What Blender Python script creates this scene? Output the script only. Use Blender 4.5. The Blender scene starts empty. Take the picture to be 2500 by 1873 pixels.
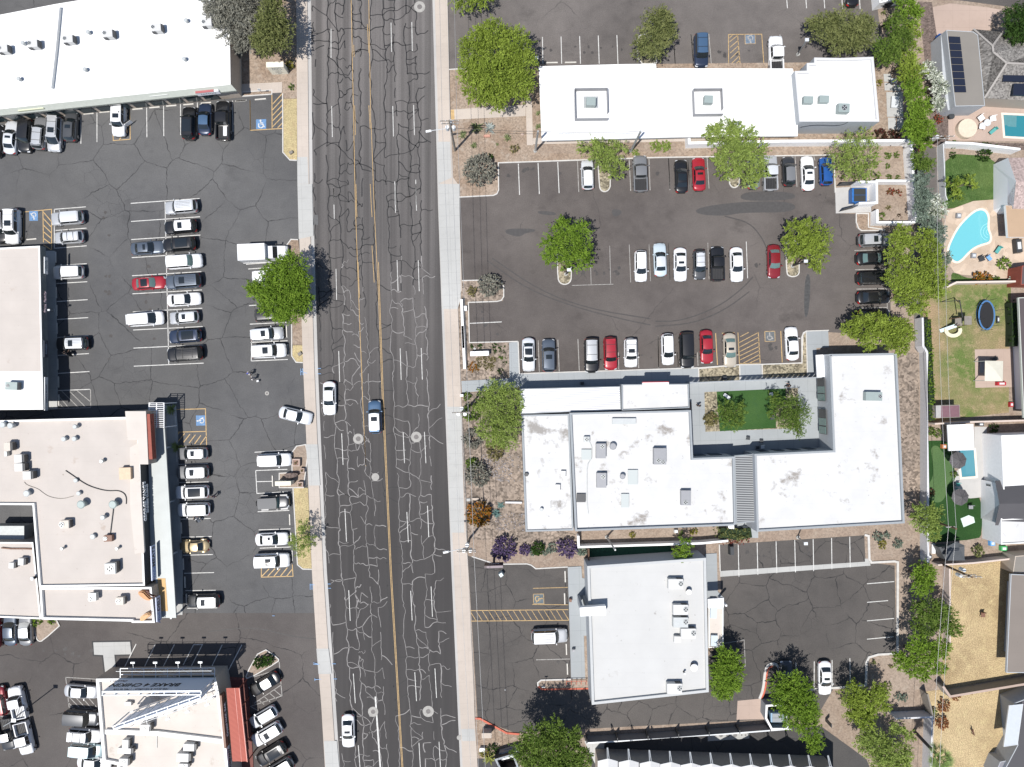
import bpy,math,random
import numpy as np
from mathutils import Vector,Matrix
# ---------------------------------------------------------------- camera, sky, sun, exposure
SC = bpy.context.scene
CAM_H = 100.0
S = 0.058
W0,H0 = 2500.0,1873.0
cam = bpy.data.cameras.new('camera')
cam_ob = bpy.data.objects.new('camera',cam)
SC.collection.objects.link(cam_ob)
cam_ob.location = (0,0,CAM_H)
cam_ob.rotation_euler = (0,0,0)
cam.sensor_width = 36.0
cam.sensor_fit = 'HORIZONTAL'
cam.lens = 36.0*CAM_H/(W0*S)
cam.clip_end = 3000.0
SC.camera = cam_ob
SUN_D = Vector((0.27,0.31,-1.0)).normalized()
world = bpy.data.worlds.new("World")
SC.world = world
world.use_nodes = True
wn = world.node_tree
wn.nodes.clear()
sky = wn.nodes.new('ShaderNodeTexSky')
sky.sky_type = 'NISHITA'
sky.sun_disc = False
sky.sun_elevation = math.asin(-SUN_D.z)
sky.sun_rotation = math.atan2(-SUN_D.x,-SUN_D.y)
sky.altitude = 400
bg = wn.nodes.new('ShaderNodeBackground')
bg.inputs['Strength'].default_value = 0.09
wo = wn.nodes.new('ShaderNodeOutputWorld')
wn.links.new(sky.outputs[0],bg.inputs[0])
wn.links.new(bg.outputs[0],wo.inputs[0])
sun = bpy.data.lights.new('sun','SUN')
sun.energy = 4.45
sun.angle = math.radians(0.55)
sun.color = (1.0,0.965,0.92)
sun_ob = bpy.data.objects.new('sun',sun)
SC.collection.objects.link(sun_ob)
sun_ob.rotation_euler = SUN_D.to_track_quat('-Z','Y').to_euler()
SC.view_settings.view_transform = 'Standard'
SC.view_settings.look = 'None'
SC.view_settings.exposure = 0.40
SC.view_settings.gamma = 1.0
# ---------------------------------------------------------------- survey coordinates
Z1,Z2 = 3.3136,5.1775
CR = {'px':(0,0,1),'A1':(0,0,Z1),'A2':(500,0,Z1),'A3':(1075,0,Z1),'A4':(1600,0,Z1),'B1':(0,450,Z1),'B2':(500,450,Z1),'B3':(1075,350,Z1),'B4':(1600,350,Z1),'C1':(0,900,Z1),'C2':(500,900,Z1),'C3':(1075,800,Z1),'C4':(1600,800,Z1),'D1':(0,
  1373,Z1),'D2':(500,1373,Z1),'D3':(1075,1260,Z1),'D4':(1600,1260,Z1),'E1':(2100,0,Z2),'E2':(2100,310,Z2),'E3':(2100,620,Z2),'E4':(2100,930,Z2),'E5':(2100,1240,Z2),'E6':(2100,1553,Z2),'F7':(1100,1623,3.6867),'F8':(1600,1623,3.6867),
  'G2':(0,1040,7.89),'G3':(0,1280,6.63),'G4':(1170,1730,11.585),'G5':(0,1640,7.11),'G6':(1330,1310,5.978),'G7':(1130,810,13.807),'G8':(1980,440,9.217),'H3':(230,1600,6.07),'H6':(1680,900,7.135),'H8':(2300,1050,5.525),'I1':(0,200,7.373),
  'I2':(300,190,7.373)}
def P(c,u,v,h=0.0):
 ox,oy,z = CR[c]
 f = S*(1.0-h/CAM_H)
 return ((ox+u/z-W0/2)*f,-(oy+v/z-H0/2)*f)
def PL(spec,h=0.0):
 """'A3 10,20 30,40 B1 5,6' -> list of world points at height h"""
 out,c = [],None
 for tok in spec.split():
  if ',' in tok:
   u,v = tok.split(',')
   out.append(P(c,float(u),float(v),h))
  else:
   c = tok
 return out
def area(poly):
 a = 0
 for i in range(len(poly)):
  x0,y0 = poly[i]
  x1,y1 = poly[(i+1)%len(poly)]
  a+=x0*y1-x1*y0
 return a/2
def ccw(poly):
 poly = [tuple(p)for p in poly]
 return poly if area(poly)>0 else poly[::-1]
def inset(poly,d):
 poly = ccw(poly)
 n = len(poly)
 out = []
 for i in range(n):
  p0,p1,p2 = Vector(poly[i-1]),Vector(poly[i]),Vector(poly[(i+1)%n])
  a = (p1-p0).normalized()
  b = (p2-p1).normalized()
  na,nb = Vector((-a.y,a.x)),Vector((-b.y,b.x))
  m = na+nb
  if m.length<1e-4:
   m = na.copy()
  m.normalize()
  k = d/max(0.35,m.dot(na))
  q = p1+m*k
  out.append((q.x,q.y))
 return out
def smooth_poly(poly,it=2,closed=True):
 for _ in range(it):
  out = []
  n = len(poly)
  rng = range(n)if closed else range(n-1)
  if not closed:
   out.append(poly[0])
  for i in rng:
   a,b = poly[i],poly[(i+1)%n]
   out.append((a[0]*.75+b[0]*.25,a[1]*.75+b[1]*.25))
   out.append((a[0]*.25+b[0]*.75,a[1]*.25+b[1]*.75))
  if not closed:
   out.append(poly[-1])
  poly = out
 return poly
# ---------------------------------------------------------------- mesh building
COL = SC.collection
class MB:
 def __init__(self):
  self.v,self.f,self.m,self.sm = [],[],[],[]
 def add(self,verts,faces,mi=0,smooth=False):
  o = len(self.v)
  self.v.extend([tuple(p)for p in verts])
  for f in faces:
   self.f.append([i+o for i in f])
   self.m.append(mi)
   self.sm.append(smooth)
  return self
 def box(self,cx,cy,cz,sx,sy,sz,rot=0.0,mi=0,top=None):
  """cz is the bottom; top scales the upper face"""
  c,s = math.cos(rot),math.sin(rot)
  t = top or 1.0
  vs = []
  for z,k in ((cz,1.0),(cz+sz,t)):
   for dx,dy in ((-1,-1),(1,-1),(1,1),(-1,1)):
    x,y = dx*sx/2*k,dy*sy/2*k
    vs.append((cx+x*c-y*s,cy+x*s+y*c,z))
  return self.add(vs,[(3,2,1,0),(4,5,6,7),(0,1,5,4),(1,2,6,5),(2,3,7,6),(3,0,4,7)],mi)
 def bar(self,a,b,w,t,mi=0):
  """rectangular bar between 3-D points"""
  a,b = Vector(a),Vector(b)
  d = b-a
  if d.length<1e-6:
   return self
  d.normalize()
  up = Vector((0,0,1))if abs(d.z)<.95 else Vector((1,0,0))
  r = d.cross(up).normalized()*w/2
  u = r.cross(d).normalized()*t/2
  vs = [a-r-u,a+r-u,a+r+u,a-r+u,b-r-u,b+r-u,b+r+u,b-r+u]
  return self.add(vs,[(3,2,1,0),(4,5,6,7),(0,1,5,4),(1,2,6,5),(2,3,7,6),(3,0,4,7)],mi)
 def tube(self,a,b,r0,r1=None,n=8,mi=0,cap=True,smooth=True):
  r1 = r0 if r1 is None else r1
  a,b = Vector(a),Vector(b)
  d = (b-a).normalized()
  up = Vector((0,0,1))if abs(d.z)<.95 else Vector((1,0,0))
  r = d.cross(up).normalized()
  u = r.cross(d)
  vs = []
  for p,rr in ((a,r0),(b,r1)):
   for i in range(n):
    t = 2*math.pi*i/n
    vs.append(p+(r*math.cos(t)+u*math.sin(t))*rr)
  self.add(vs,[(i,i+n,(i+1)%n+n,(i+1)%n)for i in range(n)],mi,smooth)
  if cap:
   self.add(vs,[tuple(range(n)),tuple(range(2*n-1,n-1,-1))],mi)
  return self
 def poly(self,pts,z,mi=0):
  pts = ccw(pts)
  return self.add([(x,y,z)for x,y in pts],[tuple(range(len(pts)))],mi)
 def prism(self,pts,z0,z1,mi=0,top=True,sides=True,mi_top=None):
  pts = ccw(pts)
  n = len(pts)
  vs = [(x,y,z0)for x,y in pts]+[(x,y,z1)for x,y in pts]
  if sides:
   self.add(vs,[(i,(i+1)%n,(i+1)%n+n,i+n)for i in range(n)],mi)
  if top:
   self.add(vs,[tuple(range(n,2*n))],mi if mi_top is None else mi_top)
  return self
 def ring(self,outer,inner,z,mi=0):
  n = len(outer)
  vs = [(x,y,z)for x,y in outer]+[(x,y,z)for x,y in inner]
  return self.add(vs,[(i,(i+1)%n,(i+1)%n+n,i+n)for i in range(n)],mi)
 def strip(self,pts,w,z,mi=0,h=0.0,closed=False):
  """ribbon (h=0) or kerb (h>0) along a 2-D polyline"""
  pts = [Vector(p[:2])for p in pts]
  n = len(pts)
  if n<2:
   return self
  L,R = [],[]
  for i,p in enumerate(pts):
   if closed:
    a,b = pts[i-1],pts[(i+1)%n]
    d0,d1 = (p-a),(b-p)
   else:
    d0 = (p-pts[i-1])if i>0 else (pts[1]-p)
    d1 = (pts[i+1]-p)if i<n-1 else d0
   if d0.length<1e-6:
    d0 = d1
   if d1.length<1e-6:
    d1 = d0
   d0,d1 = d0.normalized(),d1.normalized()
   m = Vector((-d0.y-d1.y,d0.x+d1.x))
   if m.length<1e-3:
    m = Vector((-d0.y,d0.x))
   m.normalize()
   k = w/2/max(.5,m.dot(Vector((-d0.y,d0.x))))
   L.append(p+m*k)
   R.append(p-m*k)
  cnt = n if closed else n-1
  z1 = z+h
  vs = [(p.x,p.y,z1)for p in L]+[(p.x,p.y,z1)for p in R]
  self.add(vs,[(i,i+n,(i+1)%n+n,(i+1)%n)for i in range(cnt)],mi)
  if h>0:
   vs = [(p.x,p.y,z1)for p in L]+[(p.x,p.y,z)for p in L]
   self.add(vs,[(i,(i+1)%n,(i+1)%n+n,i+n)for i in range(cnt)],mi)
   vs = [(p.x,p.y,z1)for p in R]+[(p.x,p.y,z)for p in R]
   self.add(vs,[(i,i+n,(i+1)%n+n,(i+1)%n)for i in range(cnt)],mi)
   if not closed:
    for k in (0,n-1):
     q = [(L[k].x,L[k].y,z),(R[k].x,R[k].y,z),(R[k].x,R[k].y,z1),(L[k].x,L[k].y,z1)]
     self.add(q,[(0,1,2,3)if k==0 else (3,2,1,0)],mi)
  return self
 def disc(self,cx,cy,z,r,n=20,mi=0):
  return self.add([(cx+r*math.cos(2*math.pi*i/n),cy+r*math.sin(2*math.pi*i/n),z)for i in range(n)],[tuple(range(n))],mi)
 def cyl(self,cx,cy,z0,z1,r0,r1=None,n=16,mi=0,mi_top=None,smooth=True):
  r1 = r0 if r1 is None else r1
  vs = [(cx+r*math.cos(2*math.pi*i/n),cy+r*math.sin(2*math.pi*i/n),z)for r,z in ((r0,z0),(r1,z1))for i in range(n)]
  self.add(vs,[(i,(i+1)%n,(i+1)%n+n,i+n)for i in range(n)],mi,smooth)
  self.add(vs,[tuple(range(n,2*n))],mi if mi_top is None else mi_top)
  return self
 def mesh(self,name,mats,off=(0,0,0)):
  me = bpy.data.meshes.new(name)
  ox,oy,oz = off
  me.from_pydata([(x-ox,y-oy,z-oz)for x,y,z in self.v],[],self.f)
  for m in mats:
   me.materials.append(m)
  me.polygons.foreach_set('material_index',self.m)
  me.polygons.foreach_set('use_smooth',self.sm)
  me.update()
  return me
 def build(self,name,mats,parent=None,world=True):
  """world=True: vertices are world coordinates (parent Empty must be unrotated)"""
  if not isinstance(mats,(list,tuple)):
   mats = [mats]
  off = (0,0,0)
  if parent is not None and world:
   off = wloc(parent)
  me = self.mesh(name,mats,off)
  ob = bpy.data.objects.new(name,me)
  COL.objects.link(ob)
  if parent is not None:
   ob.parent = parent
  return ob
def wloc(o):
 x,y,z = o.location
 while o.parent:
  o = o.parent
  x+=o.location[0]
  y+=o.location[1]
  z+=o.location[2]
 return (x,y,z)
USED = {}
def tag(o,label,cat,group=None,kind=None):
 o['label'] = label
 USED.setdefault(label,[]).append((o.name,group))
 o['category'] = cat
 if group:
  o['group'] = group
 if kind:
  o['kind'] = kind
 return o
def thing(name,label,cat,x=0,y=0,z=0,rz=0,group=None):
 o = bpy.data.objects.new(name,None)
 o.empty_display_size = .3
 COL.objects.link(o)
 o.location = (x,y,z)
 o.rotation_euler = (0,0,rz)
 return tag(o,label,cat,group)
def struct(name,mb,mats):
 o = mb.build(name,mats)
 o['kind'] = 'structure'
 return o
ORD = ['first','second','third','fourth','fifth','sixth','seventh','eighth','ninth','tenth','eleventh','twelfth','thirteenth','fourteenth','fifteenth','sixteenth']
# ---------------------------------------------------------------- materials
MATS = {}
def nm(name):
 m = bpy.data.materials.new(name)
 m.use_nodes = True
 nt = m.node_tree
 b = nt.nodes['Principled BSDF']
 return m,nt,b
def lin(r,g,b):
 f = lambda c:(c/255/12.92)if c/255<=.04045 else ((c/255+.055)/1.055)**2.4
 return (f(r),f(g),f(b),1)
def flat(name,col,rough=.6,metal=0.0,spec=.5,coat=0.0,var=0.0,scale=3.0,emit=None,trans=0.0,alpha=1.0):
 if name in MATS:
  return MATS[name]
 m,nt,b = nm(name)
 c = tuple(col[:3])+(1,)
 b.inputs['Base Color'].default_value = c
 b.inputs['Roughness'].default_value = rough
 b.inputs['Metallic'].default_value = metal
 b.inputs['Specular IOR Level'].default_value = spec
 b.inputs['Coat Weight'].default_value = coat
 b.inputs['Coat Roughness'].default_value = .03
 b.inputs['Transmission Weight'].default_value = trans
 b.inputs['Alpha'].default_value = alpha
 if var>0:
  tc = nt.nodes.new('ShaderNodeTexCoord')
  n = nt.nodes.new('ShaderNodeTexNoise')
  n.inputs['Scale'].default_value = scale
  n.inputs['Detail'].default_value = 5
  nt.links.new(tc.outputs['Object'],n.inputs['Vector'])
  mr = nt.nodes.new('ShaderNodeMapRange')
  mr.inputs[1].default_value = .25
  mr.inputs[2].default_value = .75
  mr.inputs[3].default_value = 1-var
  mr.inputs[4].default_value = 1+var
  nt.links.new(n.outputs['Fac'],mr.inputs[0])
  mx = nt.nodes.new('ShaderNodeVectorMath')
  mx.operation = 'SCALE'
  mx.inputs[0].default_value = c[:3]
  nt.links.new(mr.outputs[0],mx.inputs['Scale'])
  nt.links.new(mx.outputs[0],b.inputs['Base Color'])
 MATS[name] = m
 return m
class NT:
 """tiny node helper"""
 def __init__(self,name,rough=.9,spec=.3):
  self.m,self.nt,self.b = nm(name)
  self.b.inputs['Roughness'].default_value = rough
  self.b.inputs['Specular IOR Level'].default_value = spec
  self.tc = self.nt.nodes.new('ShaderNodeTexCoord').outputs['Object']
  MATS[name] = self.m
 def n(self,t):
  return self.nt.nodes.new(t)
 def l(self,a,b):
  self.nt.links.new(a,b)
 def map(self,scale=(1,1,1),rot=(0,0,0),loc=(0,0,0),src=None):
  n = self.n('ShaderNodeMapping')
  n.inputs['Scale'].default_value = scale
  n.inputs['Rotation'].default_value = rot
  n.inputs['Location'].default_value = loc
  self.l(src or self.tc,n.inputs[0])
  return n.outputs[0]
 def noise(self,scale,detail=4,src=None,rough=.55,col=False):
  n = self.n('ShaderNodeTexNoise')
  n.inputs['Scale'].default_value = scale
  n.inputs['Detail'].default_value = detail
  n.inputs['Roughness'].default_value = rough
  self.l(src or self.tc,n.inputs['Vector'])
  return n.outputs['Color' if col else 'Fac']
 def ramp(self,x,a,b,lo=0.0,hi=1.0):
  n = self.n('ShaderNodeMapRange')
  n.inputs[1].default_value = a
  n.inputs[2].default_value = b
  n.inputs[3].default_value = lo
  n.inputs[4].default_value = hi
  self.l(x,n.inputs[0])
  return n.outputs[0]
 def math(self,op,a,b=None):
  n = self.n('ShaderNodeMath')
  n.operation = op
  for i,x in enumerate((a,b)):
   if x is None:
    continue
   if isinstance(x,(int,float)):
    n.inputs[i].default_value = x
   else:
    self.l(x,n.inputs[i])
  return n.outputs[0]
 def mix(self,f,a,b,mode='MIX'):
  n = self.n('ShaderNodeMix')
  n.data_type = 'RGBA'
  n.blend_type = mode
  for i,x in ((0,f),(6,a),(7,b)):
   if isinstance(x,(int,float)):
    n.inputs[i].default_value = x
   elif isinstance(x,tuple):
    n.inputs[i].default_value = tuple(x[:3])+(1,)
   else:
    self.l(x,n.inputs[i])
  return n.outputs[2]
 def warp(self,amount,scale,src=None):
  c = self.noise(scale,3,src,col=True)
  s = self.n('ShaderNodeVectorMath')
  s.operation = 'SUBTRACT'
  self.l(c,s.inputs[0])
  s.inputs[1].default_value = (.5,.5,.5)
  k = self.n('ShaderNodeVectorMath')
  k.operation = 'SCALE'
  k.inputs['Scale'].default_value = amount
  self.l(s.outputs[0],k.inputs[0])
  a = self.n('ShaderNodeVectorMath')
  a.operation = 'ADD'
  self.l(src or self.tc,a.inputs[0])
  self.l(k.outputs[0],a.inputs[1])
  return a.outputs[0]
 def vor(self,scale,src=None,feat='DISTANCE_TO_EDGE',rnd=1.0,out='Distance'):
  n = self.n('ShaderNodeTexVoronoi')
  n.voronoi_dimensions = '2D'
  n.feature = feat
  n.inputs['Scale'].default_value = scale
  n.inputs['Randomness'].default_value = rnd
  self.l(src or self.tc,n.inputs['Vector'])
  return n.outputs[out]
 def bump(self,x,dist=.02,strength=.5):
  n = self.n('ShaderNodeBump')
  n.inputs['Strength'].default_value = strength
  n.inputs['Distance'].default_value = dist
  self.l(x,n.inputs['Height'])
  self.l(n.outputs[0],self.b.inputs['Normal'])
 def out(self,col):
  self.l(col,self.b.inputs['Base Color'])
  return self.m
def asphalt(name,c1,c2,crack=.17,cw=.011,cdark=(.018,.018,.019),cstr=.8,patch=.05,miss=.45,stain=.35,warp=1.6):
 t = NT(name,.88,.35)
 base = t.mix(t.ramp(t.noise(patch,5),.38,.66),c1,c2)
 base = t.mix(t.ramp(t.noise(.5,6,rough=.7),.35,.75,0,.45),base,tuple(x*1.28 for x in c2))
 st = t.ramp(t.noise(.16,6,t.map((1,1.6,1),loc=(13,5,0)),.62),.60,.74,0,stain)
 base = t.mix(st,base,tuple(x*.45 for x in c1))
 sp = t.math('MULTIPLY',t.ramp(t.noise(9,3),.3,.7,.82,1.2),t.ramp(t.noise(.035,4,t.map(loc=(60,3,0))),.35,.65,.84,1.2))
 v = t.n('ShaderNodeVectorMath')
 v.operation = 'SCALE'
 t.l(base,v.inputs[0])
 t.l(sp,v.inputs['Scale'])
 base = v.outputs[0]
 if crack:
  w = t.warp(warp,.35)
  w = t.warp(.35,1.7,w)
  d = t.math('DIVIDE',t.vor(crack,w),t.ramp(t.noise(.5,2,t.map(loc=(9,1,0))),.35,.65,.45,1.5))
  m = t.ramp(d,cw*.4,cw,1,0)
  keep = t.ramp(t.noise(.09,3,t.map(loc=(4,9,0))),miss-.05,miss+.05)
  m = t.math('MULTIPLY',t.math('MULTIPLY',m,keep),cstr)
  d2 = t.vor(crack*2.7,t.warp(.9,.8))
  m2 = t.ramp(d2,cw*.5,cw*1.3,1,0)
  keep2 = t.ramp(t.noise(.07,2,t.map(loc=(40,9,0))),.56,.62)
  m2 = t.math('MULTIPLY',t.math('MULTIPLY',m2,keep2),cstr*.6)
  base = t.mix(t.math('MAXIMUM',m,m2),base,cdark)
 t.bump(t.noise(14,3),.006,.5)
 return t.out(base)
def roofmat(name,col,stain=(.30,.24,.19),thr=.66,amt=.75,fine=.06,rust=False,scale=.28):
 t = NT(name,.75,.25)
 f = t.ramp(t.noise(.35,5),.3,.7,1-fine,1.0+fine*.3)
 v = t.n('ShaderNodeVectorMath')
 v.operation = 'SCALE'
 v.inputs[0].default_value = col[:3]
 t.l(f,v.inputs['Scale'])
 base = v.outputs[0]
 m = t.ramp(t.noise(scale,8,rough=.68),thr,thr+.09,0,amt)
 base = t.mix(m,base,stain)
 sp = t.ramp(t.noise(2.2,3,t.map(loc=(7,3,1))),.70,.76,0,.45)
 base = t.mix(sp,base,tuple(c*.6 for c in stain))
 w = t.n('ShaderNodeTexWave')
 w.wave_type = 'BANDS'
 w.bands_direction = 'Y'
 w.inputs['Scale'].default_value = .16
 w.inputs['Distortion'].default_value = .6
 w.inputs['Detail'].default_value = 1
 t.l(t.tc,w.inputs['Vector'])
 seam = t.ramp(w.outputs['Fac'],.0,.004,.10,0)
 base = t.mix(seam,base,tuple(c*.6 for c in col[:3]))
 if rust:
  r = t.ramp(t.noise(.12,5,t.map(loc=(31,2,0))),.70,.74,0,.7)
  base = t.mix(r,base,(.45,.17,.05))
 return t.out(base)
def gravel(name,c1,c2,c3=None,scale=5.5,big=.25,amt=.6):
 t = NT(name,.95,.2)
 base = t.mix(t.ramp(t.noise(big,4),.35,.65),c1,c2)
 d = t.vor(scale,None,'F1',1.0,'Color')
 sep = t.n('ShaderNodeSeparateColor')
 t.l(d,sep.inputs[0])
 k = t.ramp(sep.outputs[0],0,1,1-amt,1+amt*.8)
 v = t.n('ShaderNodeVectorMath')
 v.operation = 'SCALE'
 t.l(base,v.inputs[0])
 t.l(k,v.inputs['Scale'])
 base = v.outputs[0]
 if c3:
  base = t.mix(t.ramp(t.noise(1.1,5,t.map(loc=(3,8,0))),.55,.7,0,.7),base,c3)
 t.bump(t.noise(11,3),.04,.7)
 return t.out(base)
def concrete(name,col,joint=1.5,jrot=0.0,dark=.35,stain=.25):
 t = NT(name,.85,.3)
 base = t.mix(t.ramp(t.noise(.12,5),.35,.7),col,tuple(c*.84 for c in col))
 base = t.mix(t.ramp(t.noise(1.2,7,rough=.7),.52,.75,0,stain),base,tuple(c*.55 for c in col))
 if joint:
  br = t.n('ShaderNodeTexBrick')
  br.offset = 0
  br.inputs['Scale'].default_value = 1.0
  br.inputs['Mortar Size'].default_value = .018
  br.inputs['Mortar Smooth'].default_value = 0
  br.inputs['Brick Width'].default_value = joint
  br.inputs['Row Height'].default_value = joint
  t.l(t.map(rot=(0,0,jrot)),br.inputs['Vector'])
  base = t.mix(t.math('MULTIPLY',br.outputs['Fac'],dark),base,tuple(c*.3 for c in col))
 t.bump(t.noise(20,2),.003,.4)
 return t.out(base)
def grass(name,c1,c2,c3,big=.3,amt=.5):
 t = NT(name,.95,.15)
 base = t.mix(t.ramp(t.noise(big,5),.38,.62),c1,c2)
 base = t.mix(t.ramp(t.noise(.9,6,t.map(loc=(5,5,0)),.7),.5,.72,0,.85),base,c3)
 k = t.ramp(t.noise(7,4),.3,.7,1-amt,1+amt)
 v = t.n('ShaderNodeVectorMath')
 v.operation = 'SCALE'
 t.l(base,v.inputs[0])
 t.l(k,v.inputs['Scale'])
 t.bump(t.noise(9,3),.05,.8)
 return t.out(v.outputs[0])
def ribbed(name,c1,c2,scale,rot=0.0,rough=.5,metal=.0,sharp=(.35,.65)):
 t = NT(name,rough,.4)
 t.b.inputs['Metallic'].default_value = metal
 w = t.n('ShaderNodeTexWave')
 w.wave_type = 'BANDS'
 w.bands_direction = 'X'
 w.inputs['Scale'].default_value = scale
 t.l(t.map(rot=(0,0,rot)),w.inputs['Vector'])
 base = t.mix(t.ramp(w.outputs['Fac'],*sharp),c1,c2)
 base = t.mix(t.ramp(t.noise(.8,5),.5,.8,0,.3),base,tuple(c*.7 for c in c1))
 return t.out(base)
def leafmat(name,col,tip,spread=.35,trans=.35):
 m,nt,b = nm(name)
 nt.nodes.remove(b)
 at = nt.nodes.new('ShaderNodeAttribute')
 at.attribute_name = 'tint'
 sep = nt.nodes.new('ShaderNodeSeparateColor')
 nt.links.new(at.outputs['Color'],sep.inputs[0])
 mx = nt.nodes.new('ShaderNodeMix')
 mx.data_type = 'RGBA'
 mx.inputs[6].default_value = tuple(col)+(1,)
 mx.inputs[7].default_value = tuple(tip)+(1,)
 nt.links.new(sep.outputs[0],mx.inputs[0])
 sc = nt.nodes.new('ShaderNodeVectorMath')
 sc.operation = 'SCALE'
 mr = nt.nodes.new('ShaderNodeMapRange')
 mr.inputs[3].default_value = 1-spread
 mr.inputs[4].default_value = 1+spread
 nt.links.new(sep.outputs[1],mr.inputs[0])
 nt.links.new(mx.outputs[2],sc.inputs[0])
 nt.links.new(mr.outputs[0],sc.inputs['Scale'])
 d = nt.nodes.new('ShaderNodeBsdfDiffuse')
 tr = nt.nodes.new('ShaderNodeBsdfTranslucent')
 ms = nt.nodes.new('ShaderNodeMixShader')
 ms.inputs[0].default_value = trans
 nt.links.new(sc.outputs[0],d.inputs[0])
 nt.links.new(sc.outputs[0],tr.inputs[0])
 nt.links.new(d.outputs[0],ms.inputs[1])
 nt.links.new(tr.outputs[0],ms.inputs[2])
 nt.links.new(ms.outputs[0],nt.nodes['Material Output'].inputs[0])
 MATS[name] = m
 return m
# ---------------------------------------------------------------- palette
M_ASW = asphalt('asphalt_dark',(.070,.070,.072),(.092,.091,.090),.20,.012,warp=1.1)
M_ASB = asphalt('asphalt_brown_west',(.066,.058,.055),(.085,.077,.072),.13,.009,miss=.5)
M_ASE = asphalt('asphalt_brown',(.068,.059,.055),(.100,.088,.081),.09,.006,miss=.56,stain=.55,cstr=.5,patch=.07)
M_ASN = asphalt('asphalt_north_lot',(.078,.070,.066),(.125,.112,.104),.09,.006,miss=.62,stain=.5,cstr=.4)
M_ASK = asphalt('asphalt_cracked',(.058,.054,.051),(.084,.076,.070),.26,.016,miss=.42,cstr=.85)
M_ASR = asphalt('asphalt_lane',(.040,.040,.042),(.055,.052,.05),.2,.01,miss=.5)
def street_mat():
 t = NT('asphalt_street',.85,.35)
 base = t.mix(t.ramp(t.noise(.05,4),.35,.65),(.098,.092,.089),(.128,.118,.113))
 s1 = t.ramp(t.noise(1.0,3,t.map((1.15,.008,1),rot=(0,0,math.radians(-2.1)))),.38,.66,.70,1.25)
 sp = t.ramp(t.noise(9,3),.3,.7,.86,1.16)
 k = t.math('MULTIPLY',s1,sp)
 v = t.n('ShaderNodeVectorMath')
 v.operation = 'SCALE'
 t.l(base,v.inputs[0])
 t.l(k,v.inputs['Scale'])
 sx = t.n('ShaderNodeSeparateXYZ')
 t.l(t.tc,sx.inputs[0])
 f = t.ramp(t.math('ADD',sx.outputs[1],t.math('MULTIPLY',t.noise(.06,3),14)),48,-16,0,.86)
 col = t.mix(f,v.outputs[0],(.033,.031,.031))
 t.bump(t.noise(14,3),.006,.5)
 return t.out(col)
M_ST = street_mat()
M_CONC = concrete('concrete_sidewalk',(.44,.385,.335),1.5,math.radians(-2),.18)
M_CONG = concrete('concrete_grey',(.40,.40,.385),1.6,math.radians(-2),.3)
M_CONB = concrete('concrete_bluish',(.30,.32,.33),2.2,math.radians(-1.5),.35,.12)
M_CONP = concrete('concrete_pink',(.40,.31,.26),2.4,0,.2)
M_CONW = concrete('concrete_white',(.40,.39,.375),0,0)
M_CURB = flat('curb_paint',(.46,.445,.42),.8,var=.12,scale=2)
M_RED = flat('red_curb_paint',(.44,.10,.055),.7,var=.2)
M_WHITE = flat('white_marking',(.48,.475,.455),.7,var=.28,scale=3)
M_WORN = flat('worn_marking',(.27,.26,.245),.8,var=.35,scale=4)
M_YEL = flat('yellow_marking',(.43,.29,.13),.7,var=.25,scale=3)
M_YELW = flat('worn_yellow_marking',(.36,.25,.12),.8,var=.35,scale=4)
M_BLUEP = flat('blue_marking',(.10,.20,.36),.7,var=.3,scale=3)
M_TARD = flat('dark_crack_sealant',(.012,.012,.013),.7,var=.2)
M_TARL = flat('pale_crack_sealant',(.20,.19,.185),.8,var=.3,scale=1.5)
M_GRAV = gravel('gravel_tan',(.235,.175,.13),(.29,.23,.18),(.34,.29,.24),amt=.24)
M_GRAVP = gravel('gravel_pink',(.235,.18,.14),(.28,.225,.18),(.315,.265,.215),amt=.18)
M_GRAVD = gravel('gravel_dark',(.17,.14,.115),(.26,.21,.17),(.30,.24,.19),scale=4,amt=.5)
M_GRAVG = gravel('gravel_olive',(.20,.18,.13),(.28,.24,.17),None,scale=4.5,amt=.6)
M_GRAVB = gravel('gravel_brown',(.11,.085,.075),(.15,.115,.10),None,scale=6,amt=.4)
M_DRYG = grass('dry_grass',(.42,.345,.19),(.35,.29,.16),(.30,.22,.13),.3,.3)
M_DRYG2 = grass('dry_grass_brown',(.40,.31,.18),(.28,.21,.12),(.44,.36,.20),.12,.4)
M_LAWN = grass('lawn',(.045,.085,.022),(.075,.115,.034),(.10,.15,.05),.2,.4)
M_TURF = grass('artificial_turf',(.030,.075,.020),(.045,.095,.028),(.035,.08,.028),.2,.2)
M_TURFD = grass('dark_artificial_turf',(.018,.05,.014),(.022,.06,.016),(.03,.07,.02),.2,.2)
M_TURFL = grass('putting_turf',(.065,.12,.045),(.08,.135,.052),(.07,.12,.05),.2,.15)
M_PATCHY = grass('patchy_grass',(.27,.20,.12),(.10,.14,.04),(.32,.24,.15),.13,.3)
# ---------------------------------------------------------------- ground sheets
mb = MB()
mb.add([(-700,-700,0),(700,-700,0),(700,700,0),(-700,700,0)],[(0,1,2,3)])
struct('ground',mb,[M_GRAVP])
def street_x(side,y):
 a = [(-600,749,1046),(0,758,1056.8),(500,763,1070.4),(950,777,1086),(1400,797.3,1103.6),(1873,829,1124.7),(2700,880,1160)]
 for (y0,l0,r0),(y1,l1,r1)in zip(a,a[1:]):
  if y<=y1 or y1==2700:
   k = (y-y0)/(y1-y0)
   return l0+(l1-l0)*k if side<0 else r0+(r1-r0)*k
def sx(s,y):
 l,r = street_x(-1,y),street_x(1,y)
 return l+(r-l)*s
YS = [-600,-200,0,130,260,380,500,610,720,835,950,1060,1180,1290,1400,1510,1640,1750,1873,2200,2700]
pts = [P('px',street_x(-1,y)-2,y)for y in YS]+[P('px',street_x(1,y)+2,y)for y in YS[::-1]]
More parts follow.
